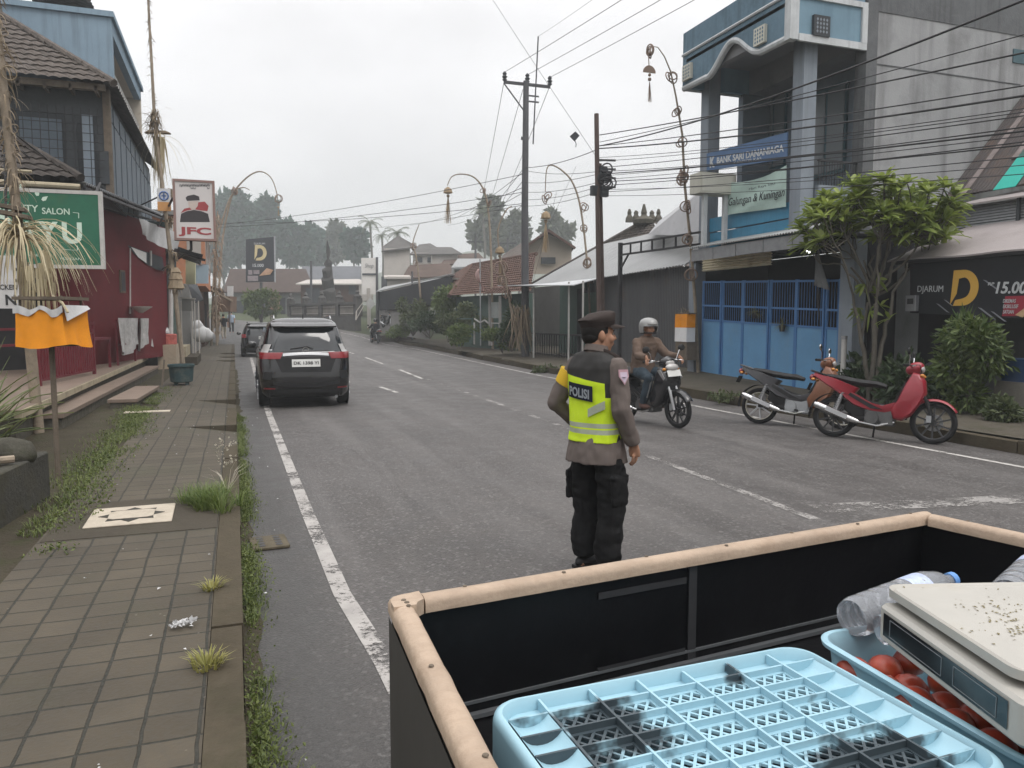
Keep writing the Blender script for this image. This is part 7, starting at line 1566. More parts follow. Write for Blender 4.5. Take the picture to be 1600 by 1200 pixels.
def torso(b, rings, n=24, k=0.0):
    rg = []
    for (z, rx, ry, cx, cyy) in rings:
        rg.append([(cx+(rx+k)*math.copysign(abs(math.cos(a))**.86, math.cos(a)), cyy+(ry+k)*math.copysign(abs(math.sin(a))**.86, math.sin(a)), z) for a in [2*PI*i/n for i in range(n)]])
    b.loft(rg)
def head_mb(b, c, yaw, s=1.0, pitch=0.0):
    """skull, jaw, brow, nose, lips, chin and ears; c is the middle of the head, faces +y before yaw"""
    old = b.M.copy(); b.M = old @ Matrix.Translation(Vector(c)) @ Euler((pitch,0,yaw)).to_matrix().to_4x4() @ Matrix.Scale(s,4)
    b.ell((0,-.012,.025),(.076,.094,.092),20,14); b.ell((0,.022,-.035),(.063,.070,.085),18,12); b.ell((0,.045,-.088),(.036,.034,.026),12,8)
    b.ell((0,.070,.020),(.052,.018,.016),12,8); b.tube([(0,.082,.012),(0,.098,-.014),(0,.104,-.026),(0,.088,-.036)],[.008,.011,.014,.010],10); b.ell((-.011,.092,-.030),(.009,.010,.007),8,6); b.ell((.011,.092,-.030),(.009,.010,.007),8,6)
    b.ell((0,.084,-.056),(.024,.012,.006),12,6); b.ell((0,.082,-.066),(.021,.012,.007),12,6)
    for sx in (-1,1):
        b.ell((sx*.045,.060,-.028),(.024,.024,.026),10,8)
        b.ell((sx*.079,-.008,-.010),(.011,.022,.034),10,8,Euler((.2,0,-sx*.35)).to_matrix()); b.ell((sx*.078,-.002,-.034),(.009,.012,.014),8,6)
    b.M = old
def headframe(t, c, yaw, s=1.0, pitch=0.0): return Matrix.Translation(Vector(c)) @ Euler((pitch,0,yaw)).to_matrix().to_4x4() @ Matrix.Scale(s,4)
def face_parts(t, F, m_white_=None):
    for sx in (-1,1):
        q = MB(); q.M = F; q.ell((sx*.030,.0785,-.0),(.012,.006,.0045),10,7); e = q.build('eye', M('eye_white', (.30,.27,.25), .3, .05, 5), t, 60); q = MB(); q.M = F; q.ell((sx*.030,.0855,-.0),(.006,.003,.006),8,6); q.build('iris', m_hair, e, 60)
        q = MB(); q.M = F; q.tube([(sx*.015,.086,.018),(sx*.03,.087,.022),(sx*.048,.076,.018)],[.003,.004,.002],6); q.build('eyebrow', m_hair, t, 60)
    q = MB(); q.M = F; q.ell((0,.093,-.061),(.022,.006,.0022),10,5); q.build('mouth', M('lip_line', (.16,.06,.05), .6, .1, 5), t, 60)
def folds(amp, sx, sz, seed): return lambda p: amp*(vnoise((p.x*sx,p.y*sx,p.z*sz),1,seed)+.5*vnoise((p.x*sx*2.1,p.y*sx*2.1,p.z*sz*2.1),1,seed+1))
# ---- policeman
m_shirt = M('taupe_uniform', (.130,.108,.098), .85, .08, 6, .15, 200); m_trous = M('black_trousers', (.012,.012,.0125), .85, .25, 9, .2, 120); m_capm = M('dark_brown_cap', (.045,.036,.033), .8, .12, 9, .2, 200)
PO = thing('person', 'policeman in a yellow hi-vis vest and dark cap standing on the road', 'person', (2.20,4.47,0.004), R(-66))
TR = [(.80,.165,.125,0,0),(.90,.168,.128,0,0),(1.0,.163,.130,0,.006),(1.12,.172,.134,0,.008),(1.24,.184,.128,0,0),(1.34,.178,.108,0,-.012),(1.40,.135,.085,0,-.016),(1.45,.065,.062,0,-.012)]
HC = (0,.012,1.556); YAW = R(-30)
SR, ER, WR = V(.168,-.015,1.345), V(.232,-.045,1.09), V(.240,.075,.865)
SL, EL, WL_ = V(-.168,-.015,1.345), V(-.292,-.075,1.10), V(-.235,.11,.93)
HR, KR, AR_ = V(.095,0,.86), V(.115,.02,.48), V(.112,-.02,.09)
HL, KL, AL = V(-.095,0,.86), V(-.105,.03,.48), V(-.10,-.0,.09)
b = MB(); torso(b, TR+[(1.50,.058,.060,0,0)], 24, -.012)
for S,E,W in ((SR,ER,WR),(SL,EL,WL_)): limb(b, [S+V(-S.x*.4,0,.02),S,E,W], [.05,.055,.042,.028])
for H_,K,A in ((HR,KR,AR_),(HL,KL,AL)):
    limb(b, [H_+V(0,0,.06),H_,K,A], [.08,.082,.055,.042]); b.tube([A+V(0,-.05,-.05),A+V(0,.06,-.06),A+V(0,.16,-.07)],[.035,.04,.03],10)
b.tube([(0,-.012,1.40),(0,-.002,1.50),(0,.008,1.55)],[.070,.066,.064],14); head_mb(b, HC, YAW, 1.07)
hand_mb(b, WR, (.04,.16,-1), (-.25,1,.1), (-1,-.2,0), .45); hand_mb(b, WL_, (.25,.9,-.5), (.5,.3,.8), (1,-.4,0), .45)
voxel(b, 'body', m_skin, .0062, PO, 3)
F = headframe(PO, HC, YAW, 1.07); face_parts(PO, F)
q = MB(); q.M = F; q.ell((0,-.020,.030),(.082,.094,.090),20,14); q.ell((0,-.045,-.012),(.070,.060,.060),16,10); q.v = [p for p in q.v]; hm = q.build('hair', m_hair, PO, 60)
for v in hm.data.vertices:
    l = F.inverted() @ v.co
    if l.y > .045: l.y = .045
    v.co = F @ l
# cap
q = MB(); q.M = F; n = 28
def el(rx, ry, z, cy_=0, tilt=0): return [(rx*math.cos(2*PI*k/n), cy_+ry*math.sin(2*PI*k/n), z+tilt*math.sin(2*PI*k/n)) for k in range(n)]
q.loft([el(.083,.100,.036,-.008,.012),el(.086,.103,.05,-.008,.012),el(.089,.107,.074,-.010,.012),el(.092,.112,.085,-.014,.012),el(.093,.115,.095,-.017,.018),el(.086,.106,.110,-.016,.023),el(.064,.080,.121,-.012,.020),el(.045,.06,.130,-.010,.012),el(.012,.02,.131,-.01,.004)]); q.v = [p+V(1,1,1)*.006*vnoise(p,14,2) for p in q.v]; cp = q.build('cap', m_capm, PO, 50)
q = MB(); q.M = F; q.loft([el(.0885,.1055,.050,-.008,.012),el(.0915,.1095,.074,-.010,.012)], caps=False); q.build('cap_band', M('cap_band', (.028,.022,.021), .75, .1, 8), cp, 60)
q = MB(); q.M = F; q.grid(lambda u, v: ((.082-.014*v*v)*math.cos(R(28+124*u)), -.008+(.101+.074*v)*math.sin(R(28+124*u)), .046+.010*math.sin(R(28+124*u))-.016*v-.006*(2*u-1)**2), 18, 6, thick=(0,0,.006)); q.build('visor', m_capm, cp, 50)
# shirt, vest, trousers, boots
b = MB(); torso(b, [(.735,.208,.170,0,0),(.80,.200,.160,0,0)]+[(z,rx+.010,ry+.012,cx,c_) for z,rx,ry,cx,c_ in TR[1:-1]]+[(1.435,.085,.075,0,-.012)])
for S,E,W in ((SR,ER,WR),(SL,EL,WL_)): limb(b, [S+V(-S.x*.35,0,.01),S,S.lerp(E,.5),E,E.lerp(W,.5),W+(W-E).normalized()*.0], [.066,.070,.067,.062,.056,.048])
b.tube([(0,-.014,1.40),(0,-.006,1.47)],[.078,.070],18)
voxel(b, 'shirt', m_shirt, .0075, PO, 3, folds(.011, 12, 8, 3))
q = MB(); q.tube([(0,-.014,1.442),(0,-.006,1.482)],[.082,.075],20,caps=False); q.build('collar', m_shirt, PO, 60)
def vestmat():
    m, nt, b = _nt('hi_vis_vest'); co = coords(nt); sp = node(nt, 'ShaderNodeSeparateXYZ'); nt.links.new(co, sp.inputs[0]); X, Y, Z = sp.outputs
    ylw = mixc(nt, nz(nt, co, 7, 4), (.50,.70,.008), (.62,.80,.02))
    top = mth(nt, 'ADD', 1.275, mth(nt, 'MULTIPLY', X, -.16)); isb = mth(nt, 'GREATER_THAN', Z, top)
    sidey = mth(nt, 'MULTIPLY', mth(nt, 'GREATER_THAN', mth(nt, 'ABSOLUTE', X), .155), mth(nt, 'GREATER_THAN', Z, 1.16)); isb = mth(nt, 'MAXIMUM', isb, sidey)
    low = mth(nt, 'MULTIPLY', mth(nt, 'GREATER_THAN', X, .183), mth(nt, 'LESS_THAN', Z, 1.0)); isb = mth(nt, 'MAXIMUM', isb, low)
    c = mixc(nt, isb, ylw, (.016,.015,.014))
    def band(a, e): return mth(nt, 'MULTIPLY', mth(nt, 'GREATER_THAN', Z, a), mth(nt, 'LESS_THAN', Z, e))
    bd = mth(nt, 'MAXIMUM', band(.925,.955), band(.965,.995)); bd = mth(nt, 'MULTIPLY', bd, mth(nt, 'SUBTRACT', 1., low))
    c = mixc(nt, bd, c, (.36,.39,.30)); nt.links.new(c, b.inputs['Base Color']); b.inputs['Roughness'].default_value = .75; return m
b = MB(); torso(b, [(.868,.192,.158,0,0)]+[(z,rx+.022,ry+.024,cx,c_) for z,rx,ry,cx,c_ in TR[1:6]]+[(1.385,.185,.112,0,-.016),(1.425,.145,.095,0,-.014),(1.445,.09,.08,0,-.013)])
vs_ = voxel(b, 'vest', vestmat(), .0075, PO, 3, folds(.009, 9, 7, 9))
def onback(x, z, off=.004):
    """point on the back of the vest"""
    rr_ = TR
    for a, c in zip(rr_, rr_[1:]):
        if a[0] <= z <= c[0]: k = (z-a[0])/(c[0]-a[0]); rx = a[1]+(c[1]-a[1])*k+.024; ry = a[2]+(c[2]-a[2])*k+.026; cy_ = a[4]+(c[4]-a[4])*k
    e = min(.98, abs(x)/rx); return V(x, cy_-ry*(1-e**(2/.86))**.43-off, z)
q = MB(); q.grid(lambda u, v: onback(-.118+.205*u, 1.155+.098*v-.022*u, .009), 12, 6, thick=(0,.003,0)); pp = q.build('name_panel', M('navy_panel', (.010,.013,.028), .6, .1, 6), PO, 60)
q = MB(); q.text('POLISI', (0,0,0), (1,0,0), (0,0,1), .058, w=.170, depth=.001, bold=.035); q.v = [onback(-.102+p.x+.0, 1.172+p.z-.022*(p.x+.016)/.205, .012) for p in q.v]; q.build('lettering', M('panel_lettering', (.50,.54,.58), .5, .05, 5), pp)
q = MB(); q.grid(lambda u, v: onback(.055+.10*u, 1.035+.055*u+.052*v, .008), 8, 4, thick=(0,.003,0)); q.build('reflective_patch', M('reflective_tape', (.34,.37,.29), .4, .15, 20), PO, 60)
for H_,K,A,sd_ in ((HR,KR,AR_,1),(HL,KL,AL,-1)): pass
b = MB(); torso(b, [(.78,.165,.135,0,0),(.86,.166,.132,0,0)])
for H_,K,A in ((HR,KR,AR_),(HL,KL,AL)): limb(b, [H_+V(0,0,.03),H_+V(0,0,-.05),H_.lerp(K,.5),K,K.lerp(A,.5),A.lerp(K,.12),A+V(0,0,-.01)], [.084,.094,.100,.090,.090,.090,.074], 16)
for (x,y,z) in ((.196,-.0,.56),(-.190,.0,.56)): b.obox((x,y,z),(.022,.15,.18),Euler((0,.05*(1 if x>0 else -1),0)).to_matrix()); b.obox((x*1.0,y,z+.075),(.028,.158,.045))
voxel(b, 'trousers', m_trous, .0085, PO, 3, folds(.015, 8, 13, 21))
for A in (AR_,AL): q = MB(); q.tube([A+V(0,0,.10),A+V(0,.0,-.01)],[.06,.058],12); q.ell(A+V(0,.045,-.045),(.05,.125,.045),14,9); q.box(A.x-.045,A.y-.07,0,A.x+.045,A.y+.165,.022); q.build('boot', m_trimblk, PO, 50)
# sleeve badge and yellow arm band
arm = (ER-SR).normalized(); nb = V(.9,-.42,.1).normalized(); ub = -arm; rb = ub.cross(nb).normalized(); c_ = SR.lerp(ER,.22)+nb*.086
q = MB(); shp = [(-.032,.045),(.032,.045),(.034,.0),(.0,-.052),(-.034,.0)]; q.prism(shp, c_, rb, ub, nb*.004); bd_ = q.build('sleeve_badge', M('badge_pink', (.36,.22,.25), .6, .1, 9), PO); q = MB(); q.prism([(x*.72,y*.72-.004) for x,y in shp], c_+nb*.0042, rb, ub, nb*.001); q.lathe([(0,.0),(.014,0.)],12,c_+nb*.006,None,0,False); q.build('badge_emblem', M('badge_pale', (.45,.38,.46), .6, .1, 9), bd_)
q = MB(); a_ = SL.lerp(EL,.18); e_ = SL.lerp(EL,.52); q.tube([a_,e_],[.084,.076],18); q.build('arm_band', M('yellow_arm_band', (.62,.40,.03), .7, .1, 6), PO, 50)
q = MB(); q.tube([V(.05,-.03,1.452),V(.12,-.02,1.43),V(.19,-.015,1.40)],[(.02,.008),(.022,.008),(.022,.008)],8,up=(0,1,0)); ep = q.build('epaulette', m_capm, PO, 50); q = MB(); q.ell((.085,-.02,1.452),(.008,.008,.005),8,6); q.build('button', m_alloy, ep)
# ---- the rider (same frame, turned to the motorbike)
RD = thing('person', 'rider in a tan jacket, jeans and silver helmet on the moving black motorbike', 'person', RB, RBA+R(6)-PI/2)
TR2 = [(.80,.16,.15,0,-.24),(.90,.165,.14,0,-.235),(1.02,.165,.13,0,-.215),(1.16,.18,.13,0,-.185),(1.28,.18,.11,0,-.155),(1.345,.13,.085,0,-.145),(1.39,.065,.06,0,-.135)]
S_, E_2, W_ = (lambda s: V(.185*s,-.15,1.29)), (lambda s: V(.30*s,.03,1.09)), (lambda s: V(.335*s,.245,1.075))
Hh_, Kk, Aa = (lambda s: V(.10*s,-.22,.84)), (lambda s: V(.185*s,.16,.74)), (lambda s: V(.165*s,-.02,.34))
HC2 = (0,-.085,1.52); b = MB(); torso(b, TR2, 20, -.012); b.tube([(0,-.14,1.36),(0,-.10,1.47)],[.06,.056],12); head_mb(b, HC2, R(-12))
for s in (-1,1):
    limb(b, [S_(s)+V(-.06*s,0,.02),S_(s),E_2(s),W_(s)], [.05,.055,.042,.03]); limb(b, [Hh_(s),Kk(s),Aa(s)], [.08,.058,.04]); b.tube([Aa(s)+V(0,-.04,-.05),Aa(s)+V(0,.12,-.06)],[.035,.03],8); hand_mb(b, W_(s), (.1*s,.25,-.25), (-s,.1,0), (0,-.6,-.8), .9, .95)
voxel(b, 'body', m_skin, .008, RD, 2); F2 = headframe(RD, HC2, R(-12)); face_parts(RD, F2)
b = MB(); torso(b, [(z,rx+.03,ry+.03,cx,c) for z,rx,ry,cx,c in TR2[:-1]]+[(1.40,.085,.08,0,-.135)])
for s in (-1,1): limb(b, [S_(s)+V(-.06*s,0,.02),S_(s),S_(s).lerp(E_2(s),.5),E_2(s),E_2(s).lerp(W_(s),.55),W_(s)], [.075,.086,.080,.070,.058,.046])
voxel(b, 'jacket', M('tan_jacket', (.12,.085,.066), .75, .15, 6, .2, 120), .010, RD, 2, folds(.014, 8, 9, 5))
b = MB(); torso(b, [(.76,.17,.15,0,-.23),(.86,.175,.15,0,-.235)])
for s in (-1,1): limb(b, [Hh_(s),Hh_(s).lerp(Kk(s),.5),Kk(s),Kk(s).lerp(Aa(s),.5),Aa(s)], [.098,.095,.082,.072,.062])
voxel(b, 'jeans', M('dark_jeans', (.045,.062,.078), .85, .18, 5, .2, 120), .010, RD, 2, folds(.012, 8, 10, 7))
for s in (-1,1): q = MB(); q.ell(Aa(s)+V(0,.05,-.055),(.048,.13,.045),12,8); q.tube([Aa(s)+V(0,-.01,.05),Aa(s)+V(0,-.01,-.04)],[.055,.052],10); q.build('shoe', M('brown_shoe', (.10,.055,.045), .6, .2, 8), RD, 60)
q = MB(); q.M = F2; hp = [el(.118,.128,-.075,-.022),el(.132,.148,-.03,-.018),el(.138,.156,.03,-.014),el(.132,.150,.08,-.014),el(.108,.124,.125,-.014),el(.06,.07,.150,-.014),el(.01,.012,.156,-.014)]; q.loft(hp, caps=False); hl = q.build('helmet', M('silver_helmet', (.24,.24,.235), .3, .06, 4, coat=.4), RD, 60)
bmh = hl.data; keep = [p for p in bmh.polygons]; import bmesh
bm = bmesh.new(); bm.from_mesh(bmh); Fi = F2.inverted()
dele = [f for f in bm.faces if (lambda c: c.z < .045 and c.y > .035 and abs(c.x) < .115)(Fi @ f.calc_center_median())]; bmesh.ops.delete(bm, geom=dele, context='FACES'); bmesh.ops.solidify(bm, geom=bm.faces[:], thickness=-.012); bm.to_mesh(bmh); bm.free(); bmh.polygons.foreach_set('use_smooth',[True]*len(bmh.polygons)); bmh.set_sharp_from_angle(angle=R(50))
q = MB(); q.M = F2; q.grid(lambda u, v: ((.128-.01*v)*math.cos(R(25+130*u)), -.01+(.146+.05*v)*math.sin(R(25+130*u)), .058+.006*v), 14, 3, thick=(0,0,.006)); q.build('helmet_peak', M('clear_grey_peak', (.42,.42,.41), .25, .05, 4), hl, 60)
q = MB(); q.M = F2; q.torus((0,-.02,-.075),.122,.012,None,24,6); q.build('helmet_trim', m_trimblk, hl, 60)
# ---- people far down the street
def walker(label, loc, rz, mt, mb_, hgt=1.65, stride=.16, hair=True, ride=None, group=None):
    t = thing('person', label, 'person', loc, rz, group); s = hgt/1.70; b = MB(); b.M = Matrix.Scale(s,4); fr = [V(.09,stride,.0),V(-.09,-stride,.0)]
    torso(b, TR, 16, -.01); head_mb(b, (0,.01,1.575), 0); b.tube([(0,0,1.4),(0,.01,1.5)],[.06,.056],10)
    arms = []
    for sx, sw in ((1,-1),(-1,1)): S,E,W = V(.19*sx,0,1.36), V(.25*sx,-.04+.10*sw,1.10), V(.25*sx,.04+.2*sw,.88); arms.append((S,E,W)); limb(b,[S,E,W],[.052,.042,.03],10); hand_mb(b, W, (0,.2*sw,-1), (0,1,.1), (-sx,0,0), .4)
    legs = []
    for sx, sw in ((1,1),(-1,-1)): H_,K,A = V(.09*sx,0,.86), V(.10*sx,.5*stride*sw+.05,.48), V(.10*sx,stride*sw,.09); legs.append((H_,K,A)); limb(b,[H_,K,A],[.08,.056,.04],10); b.tube([A+V(0,-.05,-.05),A+V(0,.13,-.06)],[.035,.03],8)
    voxel(b, 'body', m_skin, .014, t, 1); b = MB(); b.M = Matrix.Scale(s,4); torso(b, [(z,rx+.012,ry+.012,cx,c) for z,rx,ry,cx,c in TR[:-1]], 16)
    for S,E,W in arms: limb(b,[S,S.lerp(E,.5),E.lerp(S,.1)],[.075,.07,.062],10)
    voxel(b, 'shirt', mt, .014, t, 1); b = MB(); b.M = Matrix.Scale(s,4); torso(b, [(.78,.165,.13,0,0),(.95,.17,.135,0,0)], 16)
    for H_,K,A in legs: limb(b,[H_,K,A],[.10,.08,.066],10)
    voxel(b, 'trousers', mb_, .014, t, 1); q = MB(); q.M = Matrix.Scale(s,4); q.ell((0,-.02,1.605),(.084,.10,.092),12,8); q.build('hair', m_hair, t, 60); return t
p = D(350,529,50); walker('walker in a dark shirt and pale trousers on the left pavement', (p.x,p.y,p.z), R(8), M('dark_navy_shirt', (.02,.022,.028), .85, .1, 5), M('pale_trousers', (.42,.38,.32), .85, .1, 5), 1.62, .14)
p = D(362,520,57); walker('walker in a light blue shirt and dark trousers beside the parked cars', (p.x,p.y,p.z), R(-6), M('light_blue_shirt', (.33,.40,.50), .85, .1, 5), M('dark_trousers', (.025,.026,.03), .85, .1, 5), 1.62, .10)
p = D(586,534,52); FB = V(p.x, p.y, groundz(p.x,p.y)); mb4 = make_bike('dark motorbike ridden away down the far end of the road', FB, R(100), 0, cB, None, False, rider=True)
fr_ = thing('person', 'far rider in dark clothes on a motorbike going away', 'person', FB, R(100)-PI/2); b = MB(); torso(b, TR2, 16, .0); head_mb(b, HC2, 0)
for s in (-1,1): limb(b,[S_(s),E_2(s),W_(s)],[.055,.045,.03],10); limb(b,[Hh_(s),Kk(s),Aa(s)],[.085,.06,.045],10); b.tube([Aa(s)+V(0,-.04,-.05),Aa(s)+V(0,.12,-.06)],[.035,.03],8); hand_mb(b, W_(s), (.1*s,.25,-.25), (-s,.1,0), (0,-.6,-.8), .9)
voxel(b, 'body', m_skin, .016, fr_, 1); b = MB(); torso(b, [(z,rx+.03,ry+.03,cx,c) for z,rx,ry,cx,c in TR2[:-1]])
for s in (-1,1): limb(b,[S_(s),E_2(s),W_(s)],[.085,.07,.05],10)
voxel(b, 'jacket', M('black_jacket', (.018,.018,.02), .8, .2, 5), .016, fr_, 1); b = MB(); torso(b, [(.76,.17,.15,0,-.23),(.88,.175,.15,0,-.235)])
for s in (-1,1): limb(b,[Hh_(s),Kk(s),Aa(s)],[.10,.082,.062],10)
voxel(b, 'trousers', m_trous, .016, fr_, 1); q = MB(); q.M = headframe(fr_, HC2, 0); q.ell((0,-.014,.02),(.135,.15,.135),14,10); q.build('helmet', m_bblk, fr_, 60)
# ================================================================ handcart in the foreground
m_oak = M('planed_wood', (.39,.30,.225), .6, .2, 5, .15, 60, dirt=.35, dcol=(.27,.19,.13), streak=.3, ss=(3,30,30)); m_ctblk = M('black_painted_board', (.006,.006,.007), .32, .4, 3, .05, 30, spec=.3, dirt=.2, dcol=(.018,.019,.021)); m_ctgrey = M('grey_cart_side', (.055,.052,.048), .7, .2, 2, dirt=.2)
ct = thing('handcart', 'black handcart box with a pale wooden rim in the foreground', 'cart', (.35,1.88,0), 0); CO = V(.35,1.88,0)
A_, B_, C_, D_ = V(0,0,0), V(2.0,.215,0), V(2.28,-.98,0), V(-.04,-1.22,0); ZT = .95; ZF = .60
cs_ = [A_,B_,C_,D_]
def inset(k, d):
    p = cs_[k]; a = (cs_[k-1]-p).normalized(); c = (cs_[(k+1)%4]-p).normalized(); return p+(a+c)*d
for k, nm in ((0,'back_board'),(1,'end_board'),(2,'front_board'),(3,'end_board')):
    p, q = cs_[k], cs_[(k+1)%4]; pi_, qi_ = inset(k,.03), inset((k+1)%4,.03); b = MB(); po, qo = inset(k,.012), inset((k+1)%4,.012)
    b.add([po+UP*.42,qo+UP*.42,qo+UP*(ZT-.03),po+UP*(ZT-.03),pi_+UP*.42,qi_+UP*.42,qi_+UP*(ZT-.03),pi_+UP*(ZT-.03)], [(0,1,2,3),(7,6,5,4),(0,4,5,1),(1,5,6,2),(2,6,7,3),(3,7,4,0)]); b.build(nm, m_ctblk if k in (0,1) else m_ctblk, ct)
b = MB(); i4 = [inset(k,.028)+UP*ZF for k in range(4)]; b.add(i4+[p-UP*.03 for p in i4], [(0,3,2,1),(4,5,6,7)]); b.build('floor', m_ctblk, ct)
def rail(k, name='rim'):
    p, q = cs_[k]+UP*ZT, cs_[(k+1)%4]+UP*ZT; d = (q-p).normalized(); n = UP.cross(d); w_ = .062; b = MB()
    s0 = (0 if k in (1,3) else .075); s1 = .0 if k in (1,3) else .075
    p = p+d*s0; q = q-d*s1; prof = [(-.006,-.03),(w_,-.03),(w_,-.004),(w_-.012,.006),(w_*.5,.009),(.006,.006),(-.006,-.006)]
    b.loft([[p+n*-x*-1*1+UP*z if False else p+Vector((-n.x*x*-1,-n.y*x*-1,z)) for x,z in prof], [q+Vector((n.x*x,n.y*x,z)) for x,z in prof]]); return b
for k in (0,1,2,3):
    p, q = cs_[k]+UP*ZT, cs_[(k+1)%4]+UP*ZT; d = (q-p).normalized(); n = (V(1.05,-.5,ZT)-p); n = Vector((n.x,n.y,0)); n = (n-d*n.dot(d)).normalized(); w_ = .052
    sh0 = .078 if k in (0,2) else 0; p2 = p+d*sh0*(1 if k == 0 else 1); q2_ = q-d*(.0 if k == 0 else sh0); 
    if k == 1: p2 = p2+d*.056
    if k == 3: pass
    prof = [(-.004,-.034),(w_,-.034),(w_,-.012),(w_-.004,-.003),(w_-.012,.003),(w_*.5,.006),(.010,.003),(.001,-.003),(-.004,-.012)]
    b = MB(); m_ = 24; rings = []
    for i in range(m_+1): c = p2.lerp(q2_, i/m_); j = .0015*vnoise((i*.7,k*3,0),1); rings.append([c+n*(x+j)+UP*(z+j) for x,z in prof])
    b.loft(rings); rm = b.build('rim', m_oak, ct, 38)
    L_ = (q2_-p2).length; b = MB(); nn = int(L_/.27)
    for i in range(nn): c = p2+d*(.12+i*(L_-.2)/max(1,nn-1))+n*(w_*.5+(.008 if i%2 else -.008))+UP*.0062; b.lathe([(0,.002),(.005,.0022),(.006,.0)],8,c)
    b.build('screw_heads', m_wood, rm)
b = MB(); prof = [(0,-.034),(0,.003)]
ring = []
for k in range(9): a = R(90+90*k/8); ring.append((.045+.049*math.cos(a), -.045+.049*math.sin(a)))
ins = [(.052,-.078),(.058,-.062),(.078,-.052)]
poly = ring[::-1]+[(.078,.004)] if False else [(.0785,.004+.0084)]+[(x,y) for x,y in ring]+[(-.004,-.0785),(.052,-.0785),(.058,-.062),(.0785,-.044)]
b.prism([(x,y) for x,y in poly], UP*(ZT-.034), (1,0,0), (0,1,0), UP*.0395); o = b.build('rim_corner', m_oak, ct)
b = MB()
for x,y in ((.028,-.04),(.032,-.058)): b.lathe([(0,.002),(.006,.002),(.007,0)],8,(x,y,ZT+.0055))
b.build('screw_heads', m_wood, o)
b = MB(); back = lambda u, z, off: A_.lerp(B_, u)+V(.1*0,-.03*1.0-off,0)+UP*z
for (u0,u1,z0,z1) in ((.46,.475,.62,.93),(.30,.455,.64,.66),(.30,.455,.86,.88)): b.add([back(u0,z0,.006),back(u1,z0,.006),back(u1,z1,.006),back(u0,z1,.006)], [(0,1,2,3)]); b.add([back(u0,z0,.006),back(u0,z1,.006),back(u0,z1,-.0),back(u0,z0,0)], [(0,1,2,3)])
b.build('inner_batten', M('scuffed_black', (.03,.03,.032), .4, .3, 4), ct)
b = MB(); b.bar(back(.02,ZF+.012,.012),back(.98,ZF+.012,.012),.018,.012); b.bar(back(.02,ZF+.045,.004),back(.98,ZF+.045,.004),.006,.008); b.build('floor_batten', M('grey_edge_strip', (.09,.095,.10), .4, .2, 4), ct)
b = MB(); b.box(.02,-1.1,.08,.10,-1.0,.42); b.box(1.9,-.9,.08,1.98,-.8,.42)
for p in ((.06,-.15),(1.8,0.0)): pass
b.build('leg', m_oak, ct)
for x in (.35,1.65):
    q = MB(); q.torus((x,-.5,.30),.27,.03,Euler((0,R(90),0)).to_matrix(),30,8); wh = q.build('wheel', m_tyre, ct, 60); q = MB()
    for k in range(8): a = 2*PI*k/8; q.bar((x,-.5,.30),(x,-.5+.25*math.cos(a),.30+.25*math.sin(a)),.015,.015)
    q.build('spokes', m_steel, wh)
b = MB(); b.add([inset(3,.0)+V(-.006,.05,.40), A_+V(-.006,-.02,.40), A_+V(-.006,-.02,ZT-.04), inset(3,.0)+V(-.006,.05,ZT-.04)], [(0,1,2,3)]); b.v += [p+V(.008,0,0) for p in b.v]; b.f += [(7,6,5,4)]; b.mi += [0]; b.build('outer_cladding', m_ctgrey, ct)
m_cbl = M('pale_blue_plastic', (.31,.50,.585), .42, .07, 3, .0, 30, dirt=.12, dcol=(.18,.33,.40)); m_cst = M('blackened_plastic', (.03,.035,.04), .6, .3, 5)
